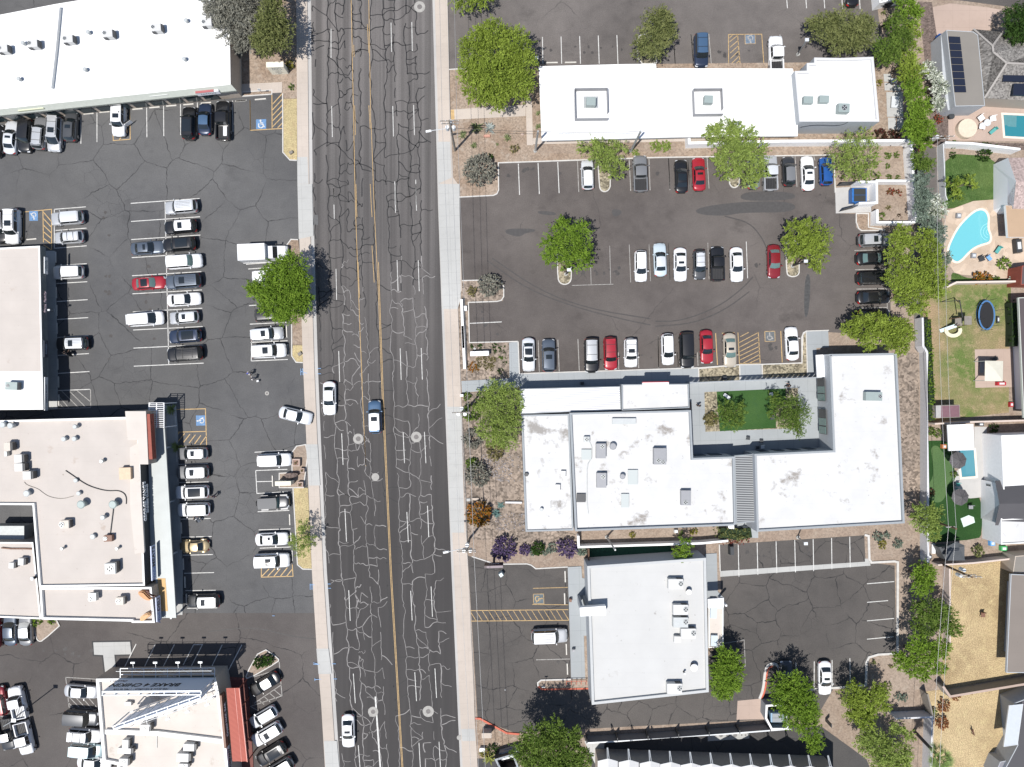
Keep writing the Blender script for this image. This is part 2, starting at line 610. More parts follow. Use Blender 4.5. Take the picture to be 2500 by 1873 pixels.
struct('street',MB().poly(pts,.024),[M_ST])
sidew_left = [(-600,716),(0,724),(380,726.5),(450,728),(850,739),(900,741),(1085,749),(1390,762),(1570,773),(1722,785),(1873,794),(2700,850)]
pts = [P('px',-600,-600)]+[P('px',x+2,y)for y,x in ((y,x)for y,x in sidew_left if y<=1495)]+[P('px',768,1498),P('px',-600,1498)]
struct('parking_lot_west',MB().poly(pts,.004),[M_ASW])
pts = [P('px',-600,1497),P('px',768,1497)]+[P('px',x+2,y)for y,x in sidew_left if y>1495]+[P('px',-600,2700)]
struct('parking_lot_southwest',MB().poly(pts,.008),[M_ASB])
w_in = [P('px',x,y)for y,x in sidew_left]
w_out = [P('px',street_x(-1,y)-7.5,y)for y,x in sidew_left]
gut = [P('px',street_x(-1,y)+1,y)for y,x in sidew_left]
struct('sidewalk_west',MB().prism(w_in+w_out[::-1],0,.15),[M_CONC])
mb = MB().poly(w_out+gut[::-1],.03)
ein = [(-600,1041-3),(0,1056.8),(250,1065),(500,1070.4),(950,1086),(1400,1103.6),(1873,1124.7),(2700,1160)]
e_out = [P('px',street_x(1,y)+5,y)for y,x in ein]
g_in = [P('px',street_x(1,y)-1,y)for y,x in ein]
mb.poly(g_in+e_out[::-1],.03)
struct('gutter',mb,[M_CONW])
e_right = PL('px 1080,-600 1093,0 A3 80,890 95,1200 105,1440 150,1500 B3 153,440 176,1190 135,1270 C3 150,0 190,1300 D3 215,240 270,1380 F7 218,480 245,922 px 1205,2700')
struct('sidewalk_east',MB().prism(e_out+e_right[::-1],0,.15),[M_CONC])
mb = MB()
for sp in ('B2 752,0 870,0 880,420 763,445','A2 750,1275 832,1272 842,1490 752,1490','C2 820,612 915,612 935,945 845,945','D2 905,695 1003,695 1030,900 922,900','D2 965,1440 1070,1440 1090,1657 978,1657','A2 1880,1150 1985,1150 1998,1440 1890,1489',
  'B2 1890,0 2060,0 2071,930 2045,1010 1925,1010 1900,420','C3 55,640 170,640 195,1657 85,1657','F7 95,575 215,572 225,680 105,682'):
 mb.poly(PL(sp),.156)
struct('sidewalk_patch',mb,[M_CONG])
struct('parking_lot_north',MB().poly(PL('px 1082,-600 1093,0 1097,171 1330,170 1940,172 2160,140 2152,96 2143,25 2143,-600'),.004),[M_ASN])
struct('parking_lot_east',MB().poly(PL('px 1119,482 1206,478 1217,470 1216,397 2036,376 2040,521 2090,522 2090,556 2158,560 2170,570 2176,820 1965,808 1958,890 1268,913 1265,833 1145,838 1143,738 1228,735 1229,687 1128,687'),.004),
  [M_ASE])
struct('parking_lot_kumon_side',MB().poly(PL('px 1142,1357 1210,1374 1290,1377 1308,1388 1388,1384 1396,1680 1445,1681 2060,1640 2000,1740 1960,1752 1330,1785 1260,1790 1166,1755'),.004),[M_ASK])
struct('parking_lot_south',MB().poly(PL('px 1757,1330 2110,1307 2113,1372 2184,1381 2189,1592 2125,1598 2113,1675 1975,1684 1905,1650 1860,1705 1850,1735 1700,1745 1700,1640 1763,1560'),.008),[M_ASK])
struct('driveway_south',MB().poly(PL('F7 1300,1050 1200,640 1250,645 F8 1180,520 1500,560 1900,850 2000,1100 2000,2400 F7 1300,2400'),.012),[M_ASR])
struct('driveway_southwest_corner',MB().poly(PL('F7 230,830 420,830 480,900 560,1200 600,2400 250,2400'),.012),[M_ASR])
struct('alley_street_northeast',MB().poly(PL('E1 700,-6 1250,5 2071,112 3500,300 3500,-900 700,-900'),.008),[M_ASB])
struct('driveway_northeast',MB().poly(smooth_poly(PL('E1 905,22 1830,115 1700,170 1640,300 1650,400 1030,430 975,480 945,300'),1),.012),[M_CONP])
struct('gravel_strip_northeast',MB().poly(PL('E1 730,18 905,28 975,470 1020,760 1055,1100 1110,1400 1120,1657 E2 1110,180 2300,215 2300,300 1890,290 970,250 900,200 E1 880,1500 800,600'),.008),[M_GRAVB])
beds = MB()
bedsp = MB()
bedsd = MB()
bedsg = MB()
curb = MB()
def bed(mbx,sp,kerb=True,z=.09,sm=0):
 q = PL(sp)
 if sm:
  q = smooth_poly(q,sm)
 mbx.prism(q,0,z)
 if kerb:
  curb.strip(q,.15,0,h=.15,closed=True)
bed(beds,'A2 206,-160 741,-160 747,800 632,800 628,752 628,668 300,682 297,440 215,430',False)
bed(beds,'A2 302,748 545,733 545,765 302,782')
bed(beds,'B2 668,490 700,447 757,450 775,600 795,1300 712,1300 700,1130 680,600',False)
bed(bedsp,'C2 818,614 745,627 706,680 709,840 605,846 605,962 716,962 800,962 835,700')
bed(bedsp,'D2 462,682 600,775 598,802 345,945 332,912',sm=1)
bed(bedsp,'D1 255,440 530,472 350,632 318,637 298,610',sm=1)
dry = MB()
dry.prism(PL('A2 634,802 746,802 747,1297 690,1295 637,1235'),0,.10)
dry.prism(PL('B2 714,1303 793,1303 794,1442 740,1440 706,1390'),0,.10)
dry.prism(PL('C2 718,964 836,964 866,1620 795,1618 752,1585'),0,.10)
struct('dry_grass_strip',dry,[M_DRYG])
curb.strip(PL('A2 632,760 634,1235 690,1297 747,1300'),.15,0,h=.15)
curb.strip(PL('B2 670,600 668,490 700,447 757,450'),.15,0,h=.15)
curb.strip(PL('B2 705,1130 706,1390 740,1440 795,1443'),.15,0,h=.15)
curb.strip(PL('C2 716,965 752,1585 795,1620 868,1622'),.15,0,h=.15)
bed(beds,'A3 75,567 800,540 1720,520 A4 2000,500 2000,1250 0,1275 A3 470,1318 470,1500 455,1570 430,1582 152,1596 150,1500 104,1440 92,1100',False)
bed(bedsp,'A3 750,1178 1900,1150 1900,1225 1000,1245 760,1240',False,z=.094)
curb.strip(PL('A3 152,1597 430,1583 458,1570 472,1540 470,1320 A4 0,1277 1440,1257 1452,1560'),.16,0,h=.16)
curb.strip(PL('A3 72,567 250,552'),.16,0,h=.16)
for sp in ('A3 1275,1300 1285,1500 1295,1540 1328,1556 1362,1540 1377,1500 1365,1290','A4 580,1265 595,1480 612,1512 637,1522 662,1512 680,1480 678,1262','B3 945,880 960,850 990,840 1030,850 1052,890 1062,1090 1045,1130 1005,1146 965,1130 950,1090',
  'B4 1050,830 1065,795 1100,783 1135,795 1153,830 1163,1040 1150,1070 1110,1083 1070,1070 1060,1040','A3 1595,520 1592,330 1610,290 1650,280 1700,285 1735,320 1747,480 1747,520'):
 bed(bedsg,sp,True,.1,1)
bed(bedsd,'B3 176,1112 460,1105 500,1130 513,1160 513,1240 495,1270 460,1280 228,1288 232,1610 C3 240,118 555,118 560,412 165,425 150,0 B3 135,1270 178,1200',False)
curb.strip(PL('B3 176,1112 460,1105 500,1130 513,1160 513,1240 495,1270 460,1280 228,1288 C3 236,122 630,112'),.16,0,h=.16)
bed(bedsg,'C4 348,332 679,300 683,432 350,446')
bed(bedsg,'C4 860,298 1183,287 1190,60 1216,28 1228,395 864,412')
curb.strip(PL('C3 630,112 640,372 C4 342,326 680,300 860,297 1183,285 1180,80 1195,40 1225,28 1400,22'),.14,0,h=.16)
bed(bedsp,'B4 1452,0 1990,-10 2000,300 1460,300',False,z=.10)
bed(beds,'B4 1622,570 1720,570 1720,680 1850,700 1850,705 1665,708 1640,690 1622,640')
bed(bedsp,'B4 1745,345 2045,345 2060,660 1750,660',False,z=.2)
bed(bedsd,'C3 175,528 640,520 690,1657 D3 690,60 1100,150 1195,250 1190,400 1040,405 770,422 730,395 700,385 450,388 255,325 215,240 C3 190,1300',False)
bed(bedsp,'D3 215,180 400,200 1190,255 1190,400 1040,405 770,422 730,395 700,385 450,388 255,325',False,z=.095)
curb.strip(PL('D3 255,325 450,388 700,385 735,395 772,424 1030,410'),.16,0,h=.16)
curb.strip(PL('D3 1245,1392 820,1400 790,1375'),.2,0,mi=1,h=.16)
curb.strip(PL('D3 790,1375 788,1345 815,1325 1060,1318'),.2,0,mi=0,h=.16)
bed(bedsp,'D3 1060,1320 1215,1320 1215,1390 825,1392 800,1370 800,1345 820,1328',False,z=.09)
bed(beds,'D3 1150,500 1200,500 1200,400 1145,400',False)
bed(beds,'D3 1162,965 1225,965 1225,1320 1172,1320',False)
curb.strip(PL('D4 1690,152 1722,160 1728,350 1745,375 1930,365 1958,372 1955,1110 1800,1118 1725,1140 1705,1180 1700,1365 1640,1375 1250,1400'),.3,0,h=.16)
curb.strip(PL('D4 515,228 522,445'),.14,0,h=.16)
curb.strip(smooth_poly(PL('D4 840,1475 870,1400 885,1250 905,1205 950,1190 990,1205 1005,1250 1010,1320'),2,False),.35,0,h=.16)
curb.strip(smooth_poly(PL('D4 858,1475 890,1390 898,1260 920,1220 945,1212'),2,False),.22,0,mi=1,h=.17)
curb.strip(PL('F7 222,480 265,482 505,612 620,622'),.25,0,mi=1,h=.16)
curb.strip(smooth_poly(PL('F8 0,850 1300,835 1480,835 1540,865 1570,920 1590,1100'),1,False),.2,0,mi=1,h=.16)
bed(beds,'F7 222,492 262,490 500,618 620,630 640,900 420,840 235,840',False)
struct('gravel_strip_east',MB().poly(PL('E3 440,1250 728,1250 E4 742,0 757,1370 590,1400 510,1400 470,0'),.03),[M_GRAVD])
struct('planting_bed',beds,[M_GRAV])
struct('planting_bed_pink',bedsp,[M_GRAVP])
struct('planting_bed_rocky',bedsd,[M_GRAVD])
struct('planting_bed_olive',bedsg,[M_GRAVG])
struct('curb',curb,[M_CURB,M_RED])
wk = MB()
for sp in ('A2 300,684 628,668 628,752 548,756 545,731 300,748','A1 -900,1075 0,972 1955,776 1955,600 -900,900'):
 wk.prism(PL(sp),0,.14)
for sp in ('A3 85,890 690,851 690,942 88,972','A3 690,790 740,788 750,1176 700,1178','A3 750,1120 2070,1090 2070,1145 750,1170','A3 2071,1090 2200,1090 2200,1140 2071,1145'):
 wk.prism(PL(sp),0,.13)
struct('walkway_pale',wk,[M_CONC])
struct('tactile_paving',MB().poly(PL('A3 85,892 112,890 116,968 88,972'),.135),[M_YEL])
wk = MB()
for sp in ('C1 352,-400 C1 352,300 C1 385,332 C1 468,328 C1 468,0 B1 448,540 B1 362,540','C1 1200,290 1425,300 1440,500 1450,1000 1480,1657 1480,1990 1200,2000',):
 wk.prism(PL(sp),0,.13)
struct('walkway_shop_front',wk,[M_CONG])
wk = MB()
for sp in ('C3 170,432 560,410 556,122 630,113 641,372 C4 345,319 348,440 350,446 C3 2035,600 640,600 640,482 176,528','C4 679,296 850,291 862,412 684,432','C4 1216,27 1395,25 1402,160 1300,165 1300,400 1229,398',):
 wk.prism(PL(sp),0,.12)
wk.prism(PL('C4 283,452 1420,396 1440,1060 830,1060 830,1700 640,1700 640,1060 300,1060'),0,.126)
for sp in ('D3 1030,411 1140,405 1147,500 1185,505 1195,965 1160,966 1172,1312 1058,1316','D4 400,305 495,300 503,610 553,660 550,1062 400,1062'):
 wk.prism(PL(sp),0,.13)
struct('walkway_office',wk,[M_CONB])
struct('concrete_swale',MB().poly(PL('D4 524,445 1695,370 1695,345 1735,345 1740,402 1700,404 524,492'),.014),[M_CONG])
struct('loading_pad',MB().poly(PL('F8 740,325 950,305 1000,490 730,495'),.014),[M_CONP])
struct('concrete_pad_ramp',MB().poly(PL('F7 1205,690 1385,645 1380,890 1300,890'),.018),[M_CONG])
struct('vault_lid_slab',MB().poly(PL('F8 470,605 842,580 845,662 472,688'),.02),[M_CONG])
mb = MB()
for u,v,r in ((503,636,9),(540,634,9),(590,634,18),(653,634,18),(718,633,18),(776,633,8),(812,633,8)):
 x,y = P('F8',u,v)
 mb.disc(x,y,.026,r/3.6867*S)
struct('vault_lid',mb,[flat('vault_steel',(.16,.155,.15),.6,var=.2)])
struct('alley',MB().poly(PL('E2 650,250 960,250 990,900 1080,1500 E3 1100,700 780,830 730,1250 690,1200 680,820 E2 700,1240'),.01),[M_ASN])
T = PL('D1 755,648 1052,643 1063,744 925,747 942,900 852,902 835,750 762,747')
struct('slab_seam',MB().poly(inset(T,-.22),.012),[M_TARD])
struct('concrete_slab',MB().poly(T,.016),[M_CONG])
pt = MB()
for sp,z in (('C4 0,0 0,1 1,1',0),):
 pass
mpat = flat('asphalt_patch',(.058,.055,.054),.85,var=.15)
for sp in ('B3 530,690 760,690 770,715 690,725 640,760 560,740 525,725','B4 330,520 700,470 1130,470 1130,560 700,560 560,590 330,575','B4 690,400 900,385 1130,400 1130,460 690,470','B3 780,545 930,555 940,585 800,575','B3 1380,530 1470,540 1460,580 1400,600'):
 pt.poly(smooth_poly(PL(sp),2),.009)
struct('asphalt_patch',pt,[mpat])
struct('damp_streak',MB().poly(smooth_poly(PL('B4 1210,1060 1260,1060 1240,1400 1200,1410'),2),.01),[flat('asphalt_patch2',(.05,.05,.05),.8,var=.3)])
pt = MB()
pt.poly(PL('B2 880,248 915,248 917,330 880,330'),.03)
struct('street_patch',pt,[flat('patch_grey',(.10,.10,.10),.9,var=.2)])
struct('lawn_northeast',MB().poly(smooth_poly(PL('E2 1000,330 1790,380 1800,900 1560,940 1430,935 1110,1055 1010,980'),1),.014),[M_LAWN])
struct('patio_north_pool',MB().poly(PL('E1 1110,1400 1560,1330 2600,1230 2600,1700 E2 2600,195 1490,175 1115,170'),.03),[M_CONP])
POOLD = PL('E2 1110,1058 1430,937 1840,908 2600,900 2600,1930 1800,1925 1560,1890 1290,1870 1190,1840 1060,1650 1050,1250')
struct('patio_kidney_pool',MB().poly(POOLD,.03),[gravel('flagstone',(.42,.33,.25),(.48,.39,.31),(.36,.27,.2),1.2,.3,.15)])
struct('lawn_patchy',MB().poly(PL('E3 780,380 1905,385 1905,480 1880,1190 E4 1880,400 E4 840,520'),.014),[M_PATCHY])
struct('lawn_border',MB().poly(smooth_poly(PL('E3 1150,235 1230,250 1330,300 1420,310 1660,290 1720,300 1800,325 2040,320 2040,370 1150,375'),1),.034),[M_LAWN])
struct('patio_pink',MB().poly(PL('E3 1447,1208 2060,1195 E4 2060,75 1455,88'),.03),[M_CONP])
struct('yard_turf',MB().poly(smooth_poly(PL('E4 842,770 870,755 1100,755 1180,870 1200,1290 1400,1490 1540,1470 E5 1540,330 1490,395 950,440 880,430 850,380'),1),.018),[M_TURFD])
struct('putting_green',MB().poly(smooth_poly(PL('E4 890,860 930,815 990,825 1020,880 1060,915 1160,960 1165,1240 1110,1290 1090,1440 1030,1530 950,1540 880,1500 890,1400 860,1320 925,1200 920,1060 905,950'),2),.026),[M_TURFL])
struct('patio_white',MB().poly(PL('E4 1440,580 1600,580 1600,660 1760,660 1760,1260 1620,1240 1540,1330 1540,1470 1395,1485 1190,1470 1190,1260 1220,1140 1440,880'),.03),[M_CONW])
struct('dry_yard',MB().poly(PL('E5 1055,690 2060,590 1960,1657 E6 2040,480 1030,690 1020,600 E5 1060,1657'),.014),[M_DRYG2])
struct('dry_yard_south',MB().poly(PL('E6 830,700 2300,530 2300,2600 800,2600'),.018),[M_DRYG2])
struct('path_side_yard',MB().poly(PL('E4 1545,1325 1610,1325 E5 1615,400 1380,640 850,660 845,400 900,435 1500,395 1540,340'),.016),[M_GRAVP])
def pool(name,poly,watercol,depth=1.3,coping=(.62,.55,.47)):
 mw = flat(name+'_water',watercol,.03,0,.6)
 struct(name,MB().poly(poly,.05),[mw])
 struct(name+'_coping',MB().strip(poly,.3,.03,h=.06,closed=True),[flat(name+'_coping',coping,.8,var=.1)])
pool('kidney_pool',smooth_poly(PL('E2 1520,1035 1590,1062 1628,1150 1612,1280 1655,1380 1640,1465 1540,1490 1440,1530 1360,1600 1270,1700 1200,1722 1120,1650 1098,1550 1160,1400 1240,1260 1330,1160 1430,1070'),2),(.13,.42,.47))
pool('lap_pool',PL('E1 1790,1440 2900,1490 E2 2900,190 1815,130'),(.03,.18,.22))
pool('plunge_pool',PL('E4 1225,860 1445,860 1470,1215 1270,1230'),(.07,.22,.27))
struct('pool_step',MB().prism(PL('E1 1800,1455 1975,1455 1970,1610 1870,1600 1845,1585 1800,1585'),.04,.058),[flat('pool_step',(.09,.22,.24),.3,var=.1)])
mb = MB()
for r in (110,75,40):
 cx,cy = P('E2',1630,1330)
 k = S/Z2
 mb.strip([(cx+r*k*math.cos(a),cy+r*k*math.sin(a))for a in np.linspace(math.radians(100),math.radians(255),14)],.05,.054)
struct('pool_steps',mb,[flat('pool_steps',(.30,.60,.64),.4)])
# ---------------------------------------------------------------- street cracks
rng = random.Random(5)
def crackline(mbx,pts,w,z):
 q = [P('px',sx(s,y),y)for s,y in pts]
 if len(q)>2:
  q = smooth_poly(q,2,False)
 mbx.strip(q,w,z)
dk,lt = MB(),MB()
cols = [0.02,.13,.215,.275,.34,.40,.49,.60,.69,.78,.865,.955]
ny = 108
ygrid = [-60+i*(1990/ny)for i in range(ny+1)]
node = {}
for j,s in enumerate(cols):
 wob = 0
 for i,y in enumerate(ygrid):
  wob = wob*.8+rng.uniform(-.009,.009)
  node[j,i] = (s+max(-.035,min(.035,wob))+rng.uniform(-.006,.006),y+rng.uniform(-7,7))
def is_light(j,y):
 thr = {1:900,2:700,3:700,4:760,5:700,6:1700,7:660,8:640,9:680,10:640}.get(j,900)
 return y+rng.uniform(-90,90)>thr
for j in range(len(cols)):
 for i in range(ny):
  y = ygrid[i]
  if y<-50:
   continue
  dens = {0:.55,1:.95,2:1,3:.3,4:.92,5:.75,6:1,7:.95,8:.85,9:.9,10:.85,11:0}[j]
  a,b = node[j,i],node[j,i+1]
  light = is_light(j,y)
  if rng.random()<dens:
   mid = ((a[0]+b[0])/2+rng.uniform(-.012,.012),(a[1]+b[1])/2)
   w = rng.uniform(.10,.17)
   if light:
    w = rng.uniform(.06,.16)if j in (2,1,10,8)else rng.uniform(.05,.09)
    crackline(lt,[a,mid,b],w,.044)
    if rng.random()<.25:
     crackline(dk,[(a[0]+.012,a[1]),(mid[0]-.008,mid[1]),(b[0]+.01,b[1])],.06,.038)
   else:
    crackline(dk,[a,mid,b],w,.038)
  if j<len(cols)-1:
   pr = {0:.26,1:.5,2:.6,3:.55,4:.4,5:.32,6:.34,7:.5,8:.46,9:.46,10:.26}[j]
   if rng.random()<pr:
    k = min(ny,max(0,i+rng.choice([-1,0,0,0,1])))
    c = node[j+1,k]
    if abs(c[1]-a[1])>40:
     continue
    m1 = (a[0]*.66+c[0]*.34,a[1]*.66+c[1]*.34+rng.uniform(-6,6))
    m2 = (a[0]*.34+c[0]*.66,a[1]*.34+c[1]*.66+rng.uniform(-6,6))
    if rng.random()<.18:
     c = m2
    (crackline(lt,[a,m1,m2,c],rng.uniform(.05,.12),.044)if light else crackline(dk,[a,m1,m2,c],rng.uniform(.09,.15),.038))
struct('crack_sealant_dark',dk,[M_TARD])
struct('crack_sealant_pale',lt,[M_TARL])
# ---------------------------------------------------------------- lane lines
wl,yl,wo_ = MB(),MB(),MB()
def seg(mbx,c,a,b,w,z=.05):
 mbx.strip([P(c,*a),P(c,*b)],w,z)
for c,l in (('A2','1022,235 1022,470|1027,860 1033,1110|1043,1523 1045,1657|1507,185 1511,422|1521,860 1527,1105|1537,1470 1540,1657|1675,180 1679,415|1690,850 1696,1095|1707,1455 1710,1657'),('B2','1043,30 1048,280|1540,0 1543,232|1708,0 1713,215|1062,685 1067,935|1556,615 1564,865|1727,615 1735,865|1084,1350 1092,1600|1581,1328 1589,1582|1751,1325 1760,1580'),
  ('C2','1108,525 1119,778|1605,515 1616,765|1777,512 1789,765|1134,1135 1147,1400|1635,1160 1647,1405|1802,1110 1812,1362'),('D2','1165,225 1177,472|1666,230 1678,470|1831,195 1842,440|1202,900 1218,1138|1699,888 1713,1122|1862,858 1875,1095|1242,1478 1256,1657|1733,1458 1744,1657|1895,1450 1907,1657'),
  ('A2','1010,-380 1012,-140|1495,-440 1499,-200|1660,-440 1664,-200')):
 for s_ in l.split('|'):
  a,b = [tuple(map(float,t.split(',')))for t in s_.split()]
  seg(wl,c,a,b,.095)
seg(wl,'D2',(1380,1085),(1420,1657),.22)
ycent = [(-200,.352,.478),(0,.355,.476),(500,.352,.492),(950,.352,.497),(1240,.352,.505)]
def yline(s0,s1,y0,y1,w,mbx,solid=True,n=24):
 q = [P('px',sx(s0+(s1-s0)*k/n,y0+(y1-y0)*k/n),y0+(y1-y0)*k/n)for k in range(n+1)]
 mbx.strip(q,w,.05)
yline(.330,.350,-200,1138,.075,yl)
yline(.478,.475,-200,300,.07,yl)
yline(.478,.500,300,700,.07,yl)
yline(.500,.515,700,1900,.075,yl)
yline(.509,.524,640,1900,.075,yl)
for y0,y1 in ((110,140),(258,330),(450,530),(640,727),(858,935),(1060,1136)):
 yline(.348,.350,y0,y1,.07,yl,n=3)
for y0,y1 in ((60,130),(258,315),(450,530),(600,690)):
 yline(.462,.470,y0,y1,.07,yl,n=3)
struct('lane_line_white',wl,[M_WHITE])
struct('lane_line_yellow',yl,[M_YEL])
# ---------------------------------------------------------------- parking lines
pl,plw,py,pyw = MB(),MB(),MB(),MB()
def row(mbx,c,a0,b0,a1,b1,n,w=.11,z=.02,skip=()):
 for i in range(n):
  if i in skip:
   continue
  k = i/max(1,n-1)
  a = (a0[0]+(a1[0]-a0[0])*k,a0[1]+(a1[1]-a0[1])*k)
  b = (b0[0]+(b1[0]-b0[0])*k,b0[1]+(b1[1]-b0[1])*k)
  mbx.strip([P(c,*a),P(c,*b)],w,z)
def seq(mbx,c,s_,w=.11,z=.02):
 for part in s_.split('|'):
  q = [P(c,*map(float,t.split(',')))for t in part.split()]
  mbx.strip(q,w,z)
row(pl,'A1',(655,925),(655,1165),(785,910),(785,1150),2)
row(pl,'A1',(1187,872),(1189,1112),(1597,830),(1599,1083),4)
seq(pl,'A1','1881,815 1886,1068|525,1145 525,1175|392,1150 392,1185|268,1165 268,1200|155,1180 155,1215|45,1000 42,1240')
seq(py,'A1','915,1090 917,1138 1054,1127 1050,890|965,1130 1045,1040|2022,812 2026,1055')
seq(py,'A2','366,812 370,1055 633,1040 627,752|543,770 545,1040')
row(py,'A2',(548,845),(625,760),(548,980),(630,895),4,.12)
seq(py,'A2','550,1025 632,940|590,1035 632,992')
row(pl,'B1',(1058,155),(1615,115),(1083,1472),(1648,1447),10)
seq(pl,'B1','1335,135 1366,1458|440,203 440,520')
row(pl,'B1',(440,203),(695,183),(445,518),(702,498),3,skip=(1,))
seq(pl,'B1','450,374 700,355')
row(pl,'B1',(455,658),(703,643),(470,1530),(724,1515),7)
seq(pl,'C1','470,178 730,168')
seq(py,'B1','195,450 192,225 418,203 418,530|348,210 352,470')
row(py,'B1',(352,225),(415,300),(352,490),(415,530),6,.12)
seq(plw,'C1','733,170 735,315|472,325 735,316|500,182 640,320|560,180 700,318|620,175 735,270|470,215 560,322|470,270 520,324')
seq(pl,'B2','335,648 545,632|352,686 620,668|358,832 400,830|358,982 420,978|365,1132 660,1117|372,1280 670,1266|376,1430 672,1417|660,1143 668,1240|380,1240 376,1430')
seq(pl,'C2','403,677 668,662|412,825 668,815|412,825 422,1010 672,996|420,915 550,912|428,1158 684,1147|436,1305 694,1296|445,1453 700,1443')
seq(py,'C2','458,1615 458,1687 714,1680 708,1585')
seq(py,'C2','462,1680 520,1620|510,1680 568,1618|560,1680 610,1618|612,1680 668,1610|662,1680 706,1625',.13)
row(pl,'C1',(1436,775),(1682,768),(1452,1071),(1695,1066),3)
row(pl,'C1',(1461,1218),(1704,1212),(1490,1656),(1732,1650),4)
seq(pl,'D1','1500,229 1745,226|1515,372 1758,368')
seq(py,'C1','1335,334 1662,325 1672,622 1465,628|1395,516 1665,508')
row(py,'C1',(1395,585),(1450,520),(1620,615),(1670,545),6,.12)
seq(pl,'D1','998,868 1102,660|1143,900 1257,662|1310,865 1412,664|1482,830 1567,666 1638,665 1535,865|1700,870 1798,667|1828,912 1957,667')
seq(plw,'D1','530,930 770,945|532,930 560,1172 790,1190|545,985 775,990|550,1095 770,1095|570,1100 640,1170|620,1100 690,1175|670,1100 740,1180|720,1100 790,1180|550,1130 590,1172')
seq(plw,'D1','198,1030 290,1515|0,1243 240,1273|210,1030 240,1180')
seq(plw,'D2','602,805 625,1080 370,1165 430,1200|400,1140 620,990|440,1115 480,1150|480,1085 530,1130|520,1055 580,1105|560,1030 620,1080|385,930 570,875')
row(pl,'A3',(826,300),(830,515),(1428,285),(1437,518),5)
seq(pl,'A3','675,305 677,500|1887,300 1902,553|2028,278 2050,553')
seq(plw,'A4','148,300 162,552|288,278 310,552|432,275 455,552|1008,280 1020,545')
seq(pl,'A4','1058,-60 1068,68|1213,-60 1223,68|1360,-60 1370,68|1505,-60 1514,70|1648,-60 1656,75')
seq(pyw,'A4','592,550 592,280 860,278 880,552|665,280 688,552|725,280 727,355 807,352 805,280')
row(pyw,'A4',(598,310),(625,283),(598,335),(665,290),1,.1)
row(pyw,'A4',(600,340),(668,285),(610,520),(682,450),5,.1)
seq(pyw,'A4','612,548 685,488|650,550 686,515')
row(pl,'A3',(631,1325),(641,1577),(950,1312),(961,1563),3)
seq(plw,'A3','1110,1305 1120,1555|1528,1290 1540,1545|1688,1287 1697,1540|1846,1282 1857,1538|2004,1278 2015,1530')
seq(plw,'A4','106,1282 118,1530|263,1278 277,1530|418,1275 434,1525|835,1450 840,1518|977,1268 995,1520|1130,1265 1145,1512|1282,1265 1290,1300')
row(plw,'B3',(1215,960),(1220,1140),(1215,960),(1220,1140),1,.08)
seq(plw,'B3','1370,830 1378,1135|1528,820 1540,1125|1688,818 1700,1115|1846,812 1858,1112|1065,1150 1400,1140',.08)
seq(plw,'B4','106,812 118,1110|424,805 434,1100',.08)
seq(pl,'B4','735,795 746,1092',.09)
seq(plw,'B4','1610,868 1850,862|1617,1023 1858,1018|1625,1180 1865,1176|1630,1335 1872,1328|1850,700 1880,1420')
seq(pl,'B3','235,1457 497,1445')
seq(plw,'C3','792,105 801,362|951,98 962,355|1113,92 1124,348|1275,250 1283,342|1440,200 1443,335|1600,200 1605,328|1761,68 1766,324|1920,200 1924,318')
seq(plw,'C4','22,65 26,322|180,200 184,318|340,200 345,310')
seq(py,'C4','487,45 502,302|1014,28 1026,282')
seq(pyw,'C4','545,50 540,45 640,40|668,40 680,292 848,288 832,36|885,32 888,112 968,108 965,30 885,32')
seq(pyw,'C4','685,75 755,38|672,125 832,40|678,160 838,75|682,195 842,112|684,228 844,150|684,262 846,182|710,288 846,215|760,288 848,245',.1)
seq(pyw,'D3','750,585 1030,577|752,632 835,630 838,708 755,710 752,632|745,715 1035,718',.09)
seq(py,'D3','235,765 1035,757|235,850 1040,843',.09)
row(pyw,'D3',(240,768),(290,848),(240+15*50,762),(290+15*50,842),16,.09)
seq(plw,'D3','775,1163 1048,1156')
seq(pl,'D4','670,228 676,490|823,215 829,475|976,205 982,462|1127,195 1133,455|1276,187 1280,445|1425,178 1428,430|1572,168 1576,415|515,230 522,445')
seq(pl,'D4','1712,548 1932,530|1712,698 1882,684|1712,848 1930,828|1712,996 1925,976|1137,1185 1139,1330|1285,1175 1284,1400|1429,1165 1432,1390|1573,1150 1576,1365')
seq(plw,'D4','555,1030 718,1002 728,1215 690,1215',.08)
struct('parking_line',pl,[M_WHITE])
struct('parking_line_worn',plw,[M_WORN])
struct('parking_line_yellow',py,[M_YEL])
struct('parking_line_yellow_worn',pyw,[M_YELW])
struct('courtyard_gravel',MB().prism(PL('C4 395,522 1150,488 1158,812 403,842'),.05,.135),[M_GRAVG])
struct('courtyard_lawn',MB().poly(PL('C4 494,518 1052,492 1052,600 975,640 972,812 520,838 500,640'),.15),[M_TURF])
os_ = MB()
rng = random.Random(8)
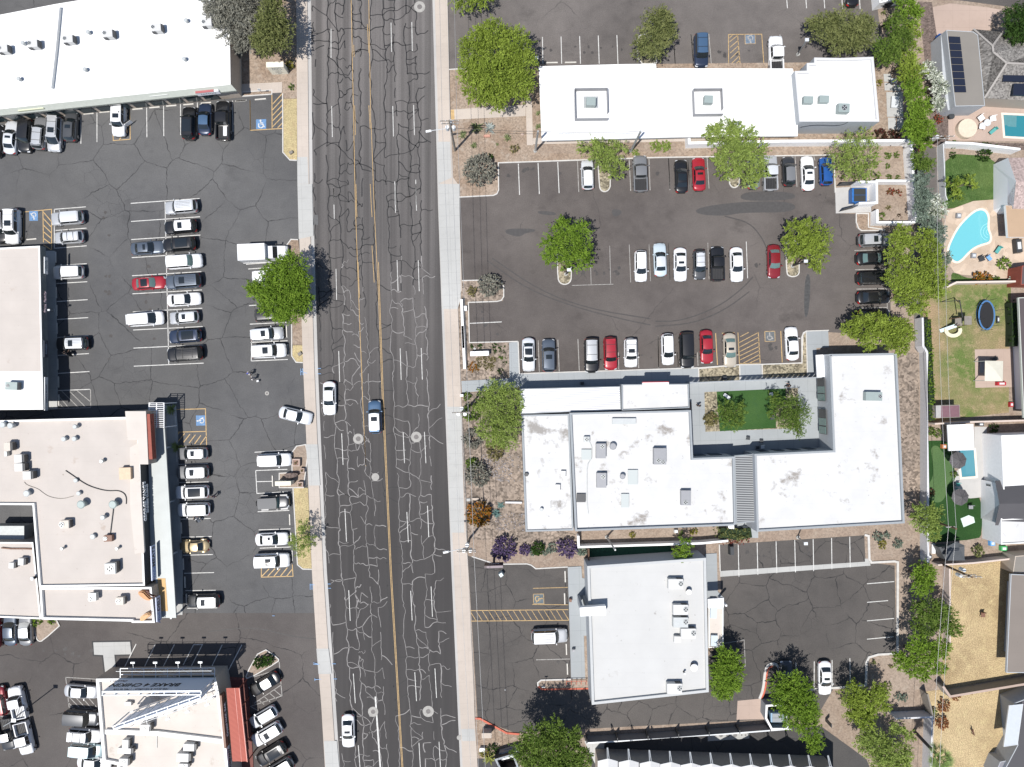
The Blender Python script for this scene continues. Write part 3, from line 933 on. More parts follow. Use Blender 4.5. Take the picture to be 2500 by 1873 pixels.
for c_,u0,v0,u1,v1,n_ in (('A3',540,1400,1060,1370,4),('A3',1770,1380,1770,1420,1),('B3',1130,1040,1450,1030,5),('B4',820,960,860,990,2),('C3',1040,200,1690,240,3),('C4',940,130,960,170,2),('B3',300,1380,480,1540,3),('D3',950,700,980,
  1240,4),('D4',600,330,1640,250,7),('B4',1340,410,1350,420,1),('A4',500,430,800,430,3),('A3',900,400,1500,400,4),('B1',1200,260,1220,1240,4),('C1',1550,1290,1560,1590,2),('D1',300,700,1400,800,5),('B1',850,200,900,1400,6)):
 for i in range(n_*2):
  k = rng.random()
  x,y = P(c_,u0+(u1-u0)*k+rng.uniform(-35,35),v0+(v1-v0)*k+rng.uniform(-30,30))
  R = rng.uniform(.12,.42)
  os_.poly(smooth_poly([(x+R*rng.uniform(.4,1.1)*math.cos(a),y+R*rng.uniform(.4,1.1)*math.sin(a))for a in np.linspace(0,5.6,9)],1),.012+.0005*i)
for c_,pts_ in (('B4','0,1440 200,1440 500,1330 700,1180 790,1080'),('B4','0,1480 300,1460 560,1350 760,1200'),('B3','380,950 700,1180 1100,1330 1500,1430 1700,1470'),('B3','420,930 800,1190 1200,1340 1700,1420'),('B4','560,590 760,640 860,760 900,850'),
  ('D2','30,560 400,520 700,600 900,620')):
 os_.strip(smooth_poly(PL(c_+' '+pts_),2,False),.16,.0105)
struct('oil_stain',os_,[flat('oil_stain',(.045,.041,.039),.7,var=.3)])
def isa(c,quad,m_bg,m_fg,up=1,flip=0):
 q = PL(f'{c} '+quad)
 struct('accessible_parking_marking',MB().poly(q,.026),[m_bg])
 cx = sum(p[0]for p in q)/4
 cy = sum(p[1]for p in q)/4
 sz = math.dist(q[0],q[1])
 R = Matrix.Rotation(up,2)
 T_ = lambda x,y:tuple(Vector((cx,cy))+R@Vector(((x*(-1 if flip else 1))*sz,y*sz)))
 g = MB()
 g.strip([T_(-.03+.24*math.cos(a),-.12+.24*math.sin(a))for a in np.linspace(math.radians(130),math.radians(380),14)],sz*.09,.032)
 hx,hy = T_(-.05,.36)
 g.disc(hx,hy,.032,sz*.09,12)
 g.strip([T_(-.05,.28),T_(-.02,.0),T_(.18,.0),T_(.28,-.25),T_(.36,-.22)],sz*.09,.034)
 g.strip([T_(-.04,.15),T_(.16,.13)],sz*.07,.036)
 struct('wheelchair_symbol',g,[m_fg])
isa('A2','415,968 497,965 497,1043 415,1045',M_BLUEP,M_WHITE,0)
isa('B1','237,218 307,216 308,295 238,297',M_BLUEP,M_WHITE,math.pi)
isa('C1','1586,380 1660,378 1662,460 1588,462',M_BLUEP,M_WHITE,math.pi/2)
isa('A4','727,282 804,282 806,352 729,354',flat('blue_worn',(.12,.16,.21),.8,var=.3),M_WORN,math.pi)
isa('C4','888,34 963,32 966,108 890,110',flat('grey_worn',(.10,.11,.115),.8,var=.3),M_WORN,0)
isa('D3','755,634 833,633 836,706 757,708',flat('blue_worn2',(.09,.115,.13),.8,var=.4),M_YELW,-math.pi/2)
mc1 = flat('manhole_collar',(.30,.29,.27),.9,var=.15)
mc2 = flat('manhole_iron',(.13,.12,.115),.7,var=.3,scale=6)
for c,u,v,r,r2,lab in (('A2',1738,57,45,20,'round manhole cover in a pale concrete collar near the top of the road'),('C2',1242,568,42,20,'round manhole cover between the left lanes, speckled ring, beside the blue car'),('C2',1711,
  553,43,19,'round manhole cover in a pale ring right of the blue car'),('C2',1380,877,31,0,'plain grey manhole cover in the centre turn lane'),('D2',1362,1208,41,18,'speckled manhole cover beside the solid white line low on the road'),
  ('D2',1808,1205,45,19,'pale ringed manhole cover near the bottom right of the road'),('C2',504,200,17,8,'small round drain cover in the asphalt near the two walkers'),('F7',78,655,22,0,'round utility cover at the road edge near the bottom sidewalk')):
 x,y = P(c,u,v)
 k = S/CR[c][2]
 o = MB().cyl(x,y,.0,.054,r*k,n=32).build('manhole_cover',[mc1])
 tag(o,lab,'manhole cover','manhole covers in the pavement')
 if r2:
  mb = MB().cyl(x,y,.054,.058,r2*k,n=24)
  l_ = mb.build('lid',[mc2],o)
mb = MB()
for c,s_ in (('B2','780,1490 780,1545|780,1515 830,1530|915,1490 942,1490|915,1533 942,1533|795,1490 798,1545'),('D2','855,170 855,220|870,170 870,218|858,180 890,180|995,173 1020,173|995,207 1022,207|880,810 930,822|880,822 930,822|1030,818 1062,818|893,935 893,955|895,945 940,943|1040,940 1072,940|548,430 568,430')):
 seq(mb,c,s_,.06,.158)
struct('survey_mark',mb,[flat('survey_blue',(.22,.38,.62),.8,var=.3)])
# ================================================================ vehicles
M_GLASS = flat('car_glass',(.012,.016,.018),.06,0,.9,coat=.3)
M_GLASSG = flat('car_glass_green',(.10,.16,.15),.10,0,.9)
M_RUBBER = flat('tyre_rubber',(.014,.014,.015),.8)
M_RIM = flat('wheel_rim',(.35,.35,.36),.35,.7)
M_LAMP = flat('headlight_lens',(.62,.64,.66),.12,.2,.8)
M_TAIL = flat('taillight_lens',(.42,.015,.015),.15,0,.7)
M_TRIM = flat('black_trim',(.012,.012,.013),.45)
M_CHROME = flat('chrome',(.7,.7,.72),.18,1.0)
M_BED = flat('bed_liner',(.025,.025,.027),.75)
def paint(name,col,metal=.0,rough=.3,coat=.6):
 return flat('paint_'+name,col,rough,metal,.5,coat)
PAINT = {'white':paint('white',(.66,.665,.67)),'pearl':paint('pearl',(.56,.555,.54)),'silver':paint('silver',(.46,.47,.48),.35,.32),'lsilver':paint('light_silver',(.60,.62,.64),.25,.32),'iceblue':paint('ice_blue',(.50,.58,.62),.2,.35),
  'grey':paint('grey',(.20,.205,.21),.3),'dgrey':paint('dark_grey',(.075,.078,.082),.3),'charcoal':paint('charcoal',(.040,.042,.046),.25),'black':paint('black',(.010,.010,.011)),'navy':paint('navy',(.022,.034,.065),.2),'bluegrey':paint('blue_grey',
  (.085,.105,.135),.3),'blue':paint('blue',(.018,.085,.30),.2),'steel':paint('steel_blue',(.07,.13,.22),.35),'red':paint('red',(.30,.016,.026),.1),'maroon':paint('maroon',(.19,.014,.020),.15),'beige':paint('beige',(.47,.42,.34),.3),
  'gold':paint('gold',(.42,.33,.19),.35),'olive':paint('olive_grey',(.17,.19,.17),.2),'teal':paint('pale_teal',(.36,.46,.47),.3),'canvas':flat('canvas_top',(.15,.15,.15),.8)}
TYPES = {'sedan':dict(L=4.75,W=1.82,H=1.44,prof=[(-1,.72),(-.93,.88),(-.72,.93),(-.5,.95),(.3,.93),(.42,.90),(.8,.80),(.95,.66),(1,.55)],xf=.38,xrf=.10,xr=-.68,xrr=-.42,wh=(.60,-.58)),'hatch':dict(L=4.25,W=1.76,H=1.50,prof=[(-1,.80),
  (-.95,.95),(-.7,.98),(.35,.95),(.48,.92),(.82,.82),(.95,.68),(1,.55)],xf=.46,xrf=.16,xr=-.93,xrr=-.70,wh=(.62,-.60)),'suv':dict(L=4.70,W=1.88,H=1.70,prof=[(-1,.90),(-.96,1.02),(-.7,1.06),(.35,1.04),(.48,1.02),(.84,.94),(.96,.80),
  (1,.60)],xf=.42,xrf=.20,xr=-.93,xrr=-.76,wh=(.62,-.58)),'bigsuv':dict(L=5.10,W=2.0,H=1.88,prof=[(-1,1.0),(-.97,1.12),(-.7,1.15),(.40,1.13),(.52,1.10),(.88,1.04),(.97,.9),(1,.65)],xf=.46,xrf=.28,xr=-.94,xrr=-.84,wh=(.63,-.58)),'van':dict(L=5.05,
  W=1.96,H=1.76,prof=[(-1,.90),(-.97,1.02),(-.7,1.05),(.40,1.02),(.56,.98),(.84,.88),(.96,.74),(1,.55)],xf=.56,xrf=.24,xr=-.94,xrr=-.82,wh=(.63,-.57)),'pickup':dict(L=5.55,W=1.98,H=1.86,prof=[(-1,.60),(-.98,.62),(-.27,.64),(-.25,1.12),
  (.42,1.12),(.52,1.10),(.88,1.04),(.97,.9),(1,.62)],xf=.44,xrf=.27,xr=-.24,xrr=-.19,wh=(.66,-.56)),'jeep':dict(L=4.30,W=1.80,H=1.82,prof=[(-1,.95),(-.98,1.05),(.3,1.08),(.42,1.06),(.86,1.0),(.96,.95),(1,.6)],xf=.34,xrf=.26,xr=-.96,
  xrr=-.92,wh=(.66,-.60)),'vintage':dict(L=4.20,W=1.64,H=1.50,prof=[(-1,.55),(-.9,.78),(-.65,.92),(-.4,.98),(.2,.96),(.4,.92),(.7,.84),(.92,.66),(1,.48)],xf=.30,xrf=.08,xr=-.66,xrr=-.34,wh=(.62,-.60)),}
def interp(tab,t):
 for (a,va),(b,vb)in zip(tab,tab[1:]):
  if t<=b:
   return va+(vb-va)*(t-a)/(b-a)
 return tab[-1][1]
def car_meshes(kind):
 d = TYPES[kind]
 L,W,H = d['L']/2,d['W']/2,d['H']
 out = {}
 ts = [-1,-.985,-.95,-.88,-.76,-.62,-.48,-.3,-.1,.1,.3,.42,.55,.68,.80,.89,.95,.985,1]
 if kind=='vintage':
  pinch = lambda t:1-.42*abs(t)**5-(.06 if.25<abs(t)<.4 else 0)
 else:
  pinch = lambda t:1-.075*abs(t)**4-.20*max(0,(abs(t)-.86)/.14)**2.0
 vs,fs = [],[]
 prof = []
 for t in ts:
  w = W*pinch(t)
  zt = interp(d['prof'],t)
  x = t*L
  xm = x
  prof.append((t,zt,w))
  ring = [(-.86,.26),(-.97,.34),(-1.0,.52),(-1.0,.66),(-.97,.86),(-.90,.96),(-.72,1.0),(-.36,1.02),(0,1.03)]
  ring = ring+[(-a,b)for a,b in ring[-2::-1]]
  for a,b in ring:
   z = .24+(zt-.24)*(b-.26)/.74 if b>.26 else.24
   bow = -(abs(a)**2.5)*.14*(1 if t>0 else -1)*max(0,(abs(t)-.8)/.2)
   vs.append((x+bow*L*.5,a*w,z))
 n = 17
 for i in range(len(ts)-1):
  for j in range(n-1):
   fs.append((i*n+j,i*n+j+1,(i+1)*n+j+1,(i+1)*n+j))
 b = MB()
 fs = [f[::-1]for f in fs]
 b.add(vs,fs,0,True)
 e = len(ts)-1
 b.add(vs,[tuple(range(n)),tuple(range(e*n+n-1,e*n-1,-1))],0,True)
 zb = lambda t:interp(d['prof'],t)-.02
 wb = W*.90
 wr = W*(.70 if kind in ('sedan','hatch','vintage')else.76 if kind!='jeep' else.82)
 xf,xrf,xr,xrr = d['xf']*L,d['xrf']*L,d['xr']*L,d['xrr']*L
 zf,zr_ = zb(d['xf'])+.02,zb(d['xr'])+.02
 Hs = H-.05
 def roofpt(u,v,lift=0.0):
  x = xrr+(xrf-xrr)*u
  x+=.10*(1-v*v)*(1 if u>.9 else 0)-.05*(1-v*v)*(1 if u<.1 else 0)
  cr = .05*(1-v*v)+.03*(1-(2*u-1)**2)
  return (x,v*wr,Hs+cr-.03+lift)
 us = [0,.08,.3,.5,.7,.92,1]
 vv = [-1,-.93,-.6,-.2,.2,.6,.93,1]
 m = len(vv)
 rv = [roofpt(u,v)for u in us for v in vv]
 rf = [(i*m+j,(i+1)*m+j,(i+1)*m+j+1,i*m+j+1)for i in range(len(us)-1)for j in range(m-1)]
 roof = MB().add(rv,rf,0,True)
 bowf,bowr = .16,.10
 def wsh(v,k,lift=.0):
  x0 = xf+bowf*(1-v*v)
  x1 = xrf+.10*(1-v*v)
  y = v*(wb*.98*(1-k)+wr*k)
  z0,z1 = zf-.03,roofpt(1,v)[2]
  kk = k+.10*math.sin(math.pi*k)
  return (x0+(x1-x0)*k+lift,y,z0+(z1-z0)*kk+lift)
 def rsh(v,k,lift=.0):
  x0 = xr-bowr*(1-v*v)
  x1 = xrr-.05*(1-v*v)
  y = v*(wb*.95*(1-k)+wr*k)
  z0,z1 = zr_-.03,roofpt(0,v)[2]
  kk = k+.08*math.sin(math.pi*k)
  return (x0+(x1-x0)*k-lift,y,z0+(z1-z0)*kk+lift)
 for fn,flip in ((wsh,0),(rsh,1)):
  g = [fn(v,k)for k in (0,.5,1)for v in (-1,-.5,0,.5,1)]
  f = [(i*5+j,i*5+j+1,(i+1)*5+j+1,(i+1)*5+j)for i in range(2)for j in range(4)]
  if flip:
   f = [q[::-1]for q in f]
  b.add(g,f,0,True)
 for s_ in (-1,1):
  a = [(xf,s_*wb*.98,zf-.03),(xr,s_*wb*.95,zr_-.03),(xrr,s_*wr,roofpt(0,1)[2]),(xrf,s_*wr,roofpt(1,1)[2])]
  b.add(a,[(0,1,2,3)if s_<0 else (3,2,1,0)],0)
 out['body'] = b
 def patch(fn,v0,v1,k0,k1,lift,flip):
  nv = 7
  g = [fn(v0+(v1-v0)*j/(nv-1),k0+(k1-k0)*i/3,lift)for i in range(4)for j in range(nv)]
  f = [(i*nv+j,i*nv+j+1,(i+1)*nv+j+1,(i+1)*nv+j)for i in range(3)for j in range(nv-1)]
  return MB().add(g,[q[::-1]for q in f]if flip else f,0,True)
 out['windshield'] = patch(wsh,-.91,.91,.05,.93,.014,0)
 out['rear_window'] = patch(rsh,-.86,.86,.18,.92,.014,1)
 out['roof'] = roof
 for s_ in (-1,1):
  q = [Vector((xf-.12,s_*wb*.98,zf)),Vector((xr+.12,s_*wb*.95,zr_)),Vector((xrr,s_*wr,roofpt(0,1)[2])),Vector((xrf,s_*wr,roofpt(1,1)[2]))]
  c = sum(q,Vector())/4
  g = MB()
  nrm = Vector((0,s_,.45)).normalized()*.012
  parts = [(0.02,.47),(.51,.96)]if kind not in ('pickup',)else [(.03,.48),(.52,.96)]
  for a0,a1 in parts:
   lo = lambda k:q[0].lerp(q[1],k)
   hi = lambda k:q[3].lerp(q[2],k)
   pts = [lo(a0).lerp(hi(a0),.10),lo(a1).lerp(hi(a1),.10),lo(a1).lerp(hi(a1),.88),lo(a0).lerp(hi(a0),.88)]
   pts = [p+nrm for p in pts]
   g.add(pts,[(0,1,2,3)if s_<0 else (3,2,1,0)],0)
  out['side_window'+('' if s_<0 else '#2')] = g
  wx = W-.10
  for k,wf in enumerate(d['wh']):
   w_ = MB()
   r = .34 if kind in ('sedan','hatch','vintage')else.39
   x = wf*L
   w_.tube((x,s_*(wx-.14),r),(x,s_*(wx+.085),r),r,n=18)
   w_.tube((x,s_*(wx+.08),r),(x,s_*(wx+.10),r),r*.62,n=12,mi=1)
   out['wheel'+str(s_)+str(k)] = w_
  mi_ = MB()
  mx = xf-.22
  mi_.box(mx,s_*(W+.08),zf+.02,.14,.20,.14,top=.8)
  mi_.box(mx+.02,s_*(W-.03),zf+.04,.05,.10,.05)
  out['mirror'+str(s_)] = mi_
  hl = MB()
  zt = interp(d['prof'],.95)
  hl.add([(L*.985,s_*W*.50,zt-.10),(L*.925,s_*W*.86,zt-.06),(L*.83,s_*W*.90,zt-.005),(L*.86,s_*W*.74,zt+.035),(L*.955,s_*W*.50,zt+.02),(L*.96,s_*W*.84,zt-.16)],[(0,5,1,2,3,4)if s_>0 else (4,3,2,1,5,0)],0)
  out['headlight'+str(s_)] = hl
  tl = MB()
  zt = interp(d['prof'],-.95)if kind!='pickup' else 1.08
  tl.add([(-L*.99,s_*W*.55,zt-.16),(-L*.93,s_*W*.90,zt-.14),(-L*.86,s_*W*.955,zt-.06),(-L*.90,s_*W*.86,zt+.02),(-L*.97,s_*W*.60,zt+.0)],[(0,1,2,3,4)if s_<0 else (4,3,2,1,0)],0)
  out['taillight'+str(s_)] = tl
 out['front_bumper'] = MB().box(L*.985,0,.32,.10,W*1.2,.16)
 out['rear_bumper'] = MB().box(-L*.985,0,.32,.10,W*1.2,.14)
 gl = MB()
 zc = interp(d['prof'],d['xf'])
 for s_ in (-1,1):
  gl.bar((xf+.10+.06,s_*.08,zf+.03),(xf+.13-.05,s_*W*.62,zf+.035),.025,.02)
 out['wiper'] = gl
 def rgrid(u0,u1,v1,nu,nv):
  g = MB()
  g.add([roofpt(u0+(u1-u0)*i/nu,-v1+2*v1*j/nv,.028)for i in range(nu+1)for j in range(nv+1)],[(i*(nv+1)+j,(i+1)*(nv+1)+j,(i+1)*(nv+1)+j+1,i*(nv+1)+j+1)for i in range(nu)for j in range(nv)],0,True)
  return g
 out['sunroof'] = rgrid(.55,.82,.6,3,6)
 out['glass_roof'] = rgrid(.14,.88,.82,5,6)
 rr = MB()
 for s_ in (-1,1):
  p = [roofpt(u,s_*.9,.05)for u in (.06,.5,.94)]
  rr.bar(p[0],p[1],.045,.035)
  rr.bar(p[1],p[2],.045,.035)
 for u in (.25,.72):
  rr.bar(roofpt(u,-.9,.07),roofpt(u,.9,.07),.05,.02)
 out['roof_rack'] = rr
 gr = MB()
 for k in range(6):
  v = -.72+k*.29
  for a_,b_ in ((.08,.36),(.36,.64),(.64,.92)):
   gr.bar(roofpt(a_,v,.02),roofpt(b_,v,.02),.035,.012)
 out['roof_rib'] = gr
 out['spoiler'] = MB().box(xrr-.10,0,roofpt(0,1)[2]+.01,.26,wr*1.8,.03)
 if kind=='pickup':
  bd = MB()
  x0,x1 = -L*.955,xr-.06
  zt = .69
  wi = W*.82
  bd.add([(x0,-wi,zt),(x1,-wi,zt),(x1,wi,zt),(x0,wi,zt)],[(0,1,2,3)],0)
  out['bed_floor'] = bd
  rail = MB()
  for s_ in (-1,1):
   rail.box((x0+x1)/2,s_*(wi+.075),.42,x1-x0+.06,.15,.72)
  rail.box(x0-.02,0,.423,.09,wi*2+.28,.70)
  rail.box(x1+.03,0,.423,.06,wi*2+.20,.71)
  out['bed_rail'] = rail
  rb = MB()
  for k in range(7):
   y = -wi+.14+k*(2*wi-.28)/6
   rb.box((x0+x1)/2,y,zt+.002,x1-x0-.1,.07,.03)
  out['bed_rib'] = rb
 if kind=='jeep':
  sp = MB()
  sp.tube((-L-.02,0,.95),(-L-.24,0,.95),.38,n=18)
  out['spare_wheel'] = sp
  fd = MB()
  for s_ in (-1,1):
   for wf in d['wh']:
    fd.box(wf*L,s_*(W+.04),.86,1.0,.24,.06)
  out['fender'] = fd
 if kind=='vintage':
  fd = MB()
  for s_ in (-1,1):
   for wf in d['wh']:
    for k in range(5):
     a0,a1 = math.pi*k/5,math.pi*(k+1)/5
     fd.bar((wf*L+.42*math.cos(a0),s_*(W-.02),.36+.34*math.sin(a0)),(wf*L+.42*math.cos(a1),s_*(W-.02),.36+.34*math.sin(a1)),.30,.06)
  out['fender'] = fd
 return out
CARM = {}
def car_data(kind):
 if kind not in CARM:
  CARM[kind] = {}
  for k,mb_ in car_meshes(kind).items():
   base = k.split('#')[0].rstrip('0123456789').rstrip('-').rstrip('0123456789')
   mats = {'windshield':[M_GLASS],'rear_window':[M_GLASS],'side_window':[M_GLASS],'wheel':[M_RUBBER,M_RIM],'headlight':[M_LAMP],'taillight':[M_TAIL],'front_bumper':[M_TRIM],'rear_bumper':[M_TRIM],'sunroof':[M_GLASS],'glass_roof':[M_GLASS],
  'wiper':[M_TRIM],'roof_rack':[M_TRIM],'bed_floor':[M_BED],'bed_rib':[M_TRIM],'spare_wheel':[M_RUBBER],'roof_rib':[M_TRIM]}.get(base,[PAINT['white']])
   CARM[kind][k] = (base,mb_.mesh(base,mats))
 return CARM[kind]
NAMES = {'sedan':'parked_sedan','hatch':'parked_hatchback','suv':'parked_suv','bigsuv':'parked_suv','van':'parked_minivan','pickup':'pickup_truck','jeep':'offroad_car','vintage':'vintage_car'}
CATS = {'sedan':'car','hatch':'car','suv':'suv','bigsuv':'suv','van':'minivan','pickup':'pickup truck','jeep':'suv','vintage':'car'}
CARS = []
def car(kind,col,label,c,u,v,ang,opts='',roofcol=None,group=None,sl=1.0,glass=None,name=None):
 """c,u,v: survey position of the middle; ang: heading in degrees (0 = east)"""
 x,y = P(c,u,v,.75)
 o = thing(name or NAMES[kind],label,CATS[kind],x,y,0.02,math.radians(ang),group)
 o.scale = (sl,1,1)
 opts = opts.split()
 for k,(base,me)in car_data(kind).items():
  if base=='sunroof' and 'sun' not in opts:
   continue
  if base=='glass_roof' and 'pano' not in opts:
   continue
  if base=='roof_rack' and 'rack' not in opts:
   continue
  if base=='roof_rib' and 'rib' not in opts:
   continue
  if base=='spoiler' and (kind not in ('suv','hatch','van')or 'nospoil' in opts):
   continue
  p = bpy.data.objects.new(base,me)
  COL.objects.link(p)
  p.parent = o
  if base in ('body','roof','mirror','spoiler','bed_rail','fender')or (base=='bed_floor' and 'litbed' in opts):
   mt = PAINT[roofcol]if (base=='roof' and roofcol)else PAINT[col]
   if base=='bed_floor':
    mt = PAINT['silver']
   p.material_slots[0].link = 'OBJECT'
   p.material_slots[0].material = mt
  if base=='windshield' and 'shade' in opts:
   p.material_slots[0].link = 'OBJECT'
   p.material_slots[0].material = flat('sunshade',(.5,.52,.52),.3,.2)
  elif base in ('windshield','rear_window')and ('green' in opts):
   p.material_slots[0].link = 'OBJECT'
   p.material_slots[0].material = M_GLASSG
 CARS.append(o)
 return o
W_,E_,N_,Sd = 184.5,4.5,90,270
G = 'cars parked in the west lot'
g1 = 'cars parked in front of the long white-roofed shops'
car('suv','black','black SUV cut off by the left edge in front of the long white-roofed shops','A1',-35,1140,83,group=g1)
car('sedan','lsilver','silver white sedan with black sunroof, leftmost whole car of the shop row','A1',88,1112,85,'sun',group=g1)
car('suv','black','black SUV with small red and blue things on it, between silver sedan and grey SUV','A1',208,1100,265,'',group=g1)
car('suv','grey','grey SUV parked between a black SUV and a silver minivan near the shops','A1',328,1080,85,'rack','silver',group=g1)
car('van','silver','silver minivan with small sunroof parked nose out beside the dark grey car','A1',445,1085,266,'sun rack',group=g1)
car('hatch','dgrey','dark grey car with black glass roof panel next to the empty shop stalls','A1',572,1025,87,'sun',group=g1)
wcar = car('suv','white','white SUV in the yellow bay with its front door open','A1',963,970,269,'sun',group=g1)
car('suv','black','glossy black SUV beside a dark blue car by the shops','A1',1530,998,89,'pano',group=g1)
car('sedan','navy','dark blue sedan between the black SUV and the black pickup','A1',1657,963,89,'','steel',group=g1,sl=.96)
bpk = car('pickup','black','black pickup with a white board in its bed near the shops','A1',1806,975,90,'',group=g1)
g2 = 'cars parked by the small corner shop row'
car('suv','black','black and silver SUV cut by the left edge above the tan roof','B1',8,345,274,'rack','silver',group=g2)
car('bigsuv','white','white SUV with roof racks beside the blue accessible bay','B1',105,340,270,'sun rack',group=g2)
car('suv','silver','silver SUV parked top of the column facing the tan-roofed shops','B1',547,275,W_,'','lsilver',group=g2)
car('hatch','silver','silver car with roof bars and red tail lights, second in the tan shops column','B1',558,430,W_,'rack','lsilver',group=g2)
car('suv','pearl','cream white SUV alone in the middle of the stalls facing the tan-roofed shops','B1',553,713,182,'','white',group=g2,sl=.95)
dcar = car('suv','charcoal','dark SUV with ribbed silver roof and open front door near the tan shops','B1',587,1290,182,'sun rib','lsilver',group=g2)
g3 = 'cars in the double row of the west lot'
for (k,col,lab,u,v,a,op,rc)in (('suv','silver','silver SUV with ribbed roof, topmost car of the double row',1467,185,W_,'rib','lsilver'),('suv','black','black SUV with white roof and sunroof, second from the top of the double row',
  1463,345,W_,'sun','white'),('suv','black','all black SUV with crinkled glass roof, third in the double row',1452,487,W_,'pano',None),('bigsuv','white','large white SUV facing right, fourth in the double row',1495,627,E_,'green',None),
  ('bigsuv','bluegrey','dark blue grey SUV with ribbed panoramic roof right of the red car',1487,787,W_,'sun rib',None),('sedan','white','white sedan facing right below the dark blue grey SUV',1487,932,E_,'',None),('hatch','silver',
  'silver car with black rear roof glass in the double row',1490,1078,W_,'sun','lsilver'),('suv','navy','blackish SUV with leafy reflections on its roof, eighth in the double row',1502,1228,W_,'pano',None),('bigsuv','black','black SUV with roof rails at the bottom of the double row',
  1500,1373,W_,'rack rib',None),('sedan','bluegrey','slate blue sedan with sunroof, top of the left half of the double row',1192,515,E_,'sun',None),('sedan','red','bright red car with black glass roof in the double row',1203,800,E_,
  'pano green',None),('van','white','white minivan sticking out left at the lower part of the double row',1180,1090,E_,'',None)):
 car(k,col,lab,'B1',u,v,a,op,rc,g3)
g4 = 'cars along the street side of the west lot'
car('suv','white','white car mostly hidden under the large green tree by the street','B2',520,745,E_,'',group=g4)
car('suv','black','black car with red tail light poking out below the large green tree','B2',540,1052,E_,'',group=g4)
car('suv','silver','silver grey car with sunroof and red tail lights below the large green tree','B2',503,1212,E_,'sun','lsilver',group=g4)
car('bigsuv','white','white SUV with big sunroof, lowest car below the large green tree','B2',520,1348,3,'sun',group=g4,sl=.97)
car('sedan','white','white sedan with black rear window driving in the left lane','C2',1008,240,270,'',group='cars on the street',name='driving_sedan')
car('suv','steel','blue SUV with bright silver roof driving in the middle lane','C2',1378,392,92,'sun','lsilver',group='cars on the street',name='driving_suv')
car('sedan','lsilver','silver white sedan turning out of the west lot towards the street','C2',733,380,-14,'',group='cars on the street',name='driving_sedan')
car('sedan','white','white sedan with sunroof driving at the bottom of the left lane','D2',1160,1365,271,'sun',group='cars on the street',name='driving_sedan')
car('suv','white','white SUV facing the stone planters by the street','C2',562,740,2,'',group=g4,sl=1.03)
car('jeep','charcoal','grey boxy off-road car with canvas top beside the dry grass','C2',562,1082,3,'green','canvas',group=g4)
car('sedan','white','white sedan with small sunroof beside the thin green palo verde tree','C2',540,1380,2,'sun',group=g4,sl=.97)
car('bigsuv','white','white SUV parked above the yellow hatching near the street','C2',543,1552,2,'sun',group=g4)
g5 = 'cars nosed in at the grey canopy of the restaurant block'
car('hatch','grey','grey car with red tail lights beside the yellow hatched bay at the canopy','C1',1560,687,182,'sun','lsilver',group=g5,sl=1.03)
car('suv','grey','grey SUV with silver roof, two sunroofs, second down the restaurant canopy row','C1',1560,838,182,'sun','lsilver',group=g5)
car('suv','white','white car with black glass roof, third down the restaurant canopy row','C1',1555,998,182,'pano',group=g5,sl=1.04)
ocar = car('suv','white','white SUV with an open rear door, fourth down the restaurant canopy row','C1',1568,1140,182,'',group=g5)
car('vintage','gold','old gold car with rounded fenders near the end of the restaurant canopy','C1',1570,1437,182,'',group=g5)
car('suv','charcoal','dark car with white striped roof, lowest by the restaurant canopy','D1',1650,312,181,'sun','lsilver',group=g5)
g6 = 'cars at the back of the restaurant block'
car('suv','maroon','dark red car cut by the left edge below the restaurant block','D1',-45,560,92,group=g6)
car('sedan','bluegrey','dark blue grey sedan tucked under the lower left of the restaurant block','D1',83,540,92,'',group=g6)
car('sedan','grey','grey sedan with a silver sunshade beside the small gravel corner','D1',207,540,92,'shade','lsilver',group=g6)
g7 = 'cars at the bottom left corner'
car('suv','maroon','dark red SUV cut by the left edge beside the white pickup','D1',2,1120,101,'',group=g7,sl=.88)
car('pickup','white','white pickup with empty bed beside the dark red SUV','D1',145,1133,102,'litbed',group=g7,sl=.84)
car('pickup','charcoal','dark pickup in the bottom left corner beside the lamp post','D1',62,1390,281,'','silver',group=g7,sl=.8)
car('pickup','white','white pickup facing the bottom edge in the bottom left corner','D1',200,1421,284,'',group=g7,sl=.84)
g8 = 'cars along the left side of the billboard building'
car('sedan','silver','silver sedan with white hood, topmost beside the billboard building','D1',655,1045,-5,'','lsilver',group=g8)
car('bigsuv','dgrey','dark grey SUV below the hatched bay beside the billboard building','D1',662,1255,-4,'',group=g8,sl=.97)
car('suv','white','white SUV with ribbed roof, third beside the billboard building','D1',688,1398,-5,'rack',group=g8)
car('van','teal','pale teal grey minivan, fourth beside the billboard building','D1',706,1516,-5,'','iceblue',group=g8,sl=.92)
car('sedan','white','white car cut by the bottom edge beside the billboard building','D1',760,1625,-6,'',group=g8)
g9 = 'cars parked at an angle beside the red awning'
car('sedan','black','black and silver car, topmost of the slanted cars by the red awning','D2',485,985,211,'','silver',group=g9)
car('hatch','lsilver','silver car with white roof, second of the slanted cars by the red awning','D2',476,1250,211,'','white',group=g9)
car('suv','white','white SUV with red tail light, third of the slanted cars by the red awning','D2',505,1388,211,'sun',group=g9)
car('suv','black','black SUV with dark roof, fourth of the slanted cars by the red awning','D2',542,1545,211,'pano',group=g9)
car('suv','grey','dark grey car cut by the bottom edge near the red awning','D2',600,1672,211,'',group=g9)
g10 = 'cars in the top row of the east lot'
car('hatch','lsilver','silver hatchback with white roof left of the first tree island','A3',1191,1415,91.5,'','white',group=g10)
car('pickup','grey','grey pickup truck with open dark bed in the east lot top row','A3',1616,1405,91.5,'',group=g10,sl=.93)
car('sedan','black','shiny black sedan left of the red car in the east lot top row','A4',210,1425,91.5,'pano',group=g10)
car('sedan','red','red sedan with sunroof in the east lot top row','A4',353,1408,92,'sun',group=g10)
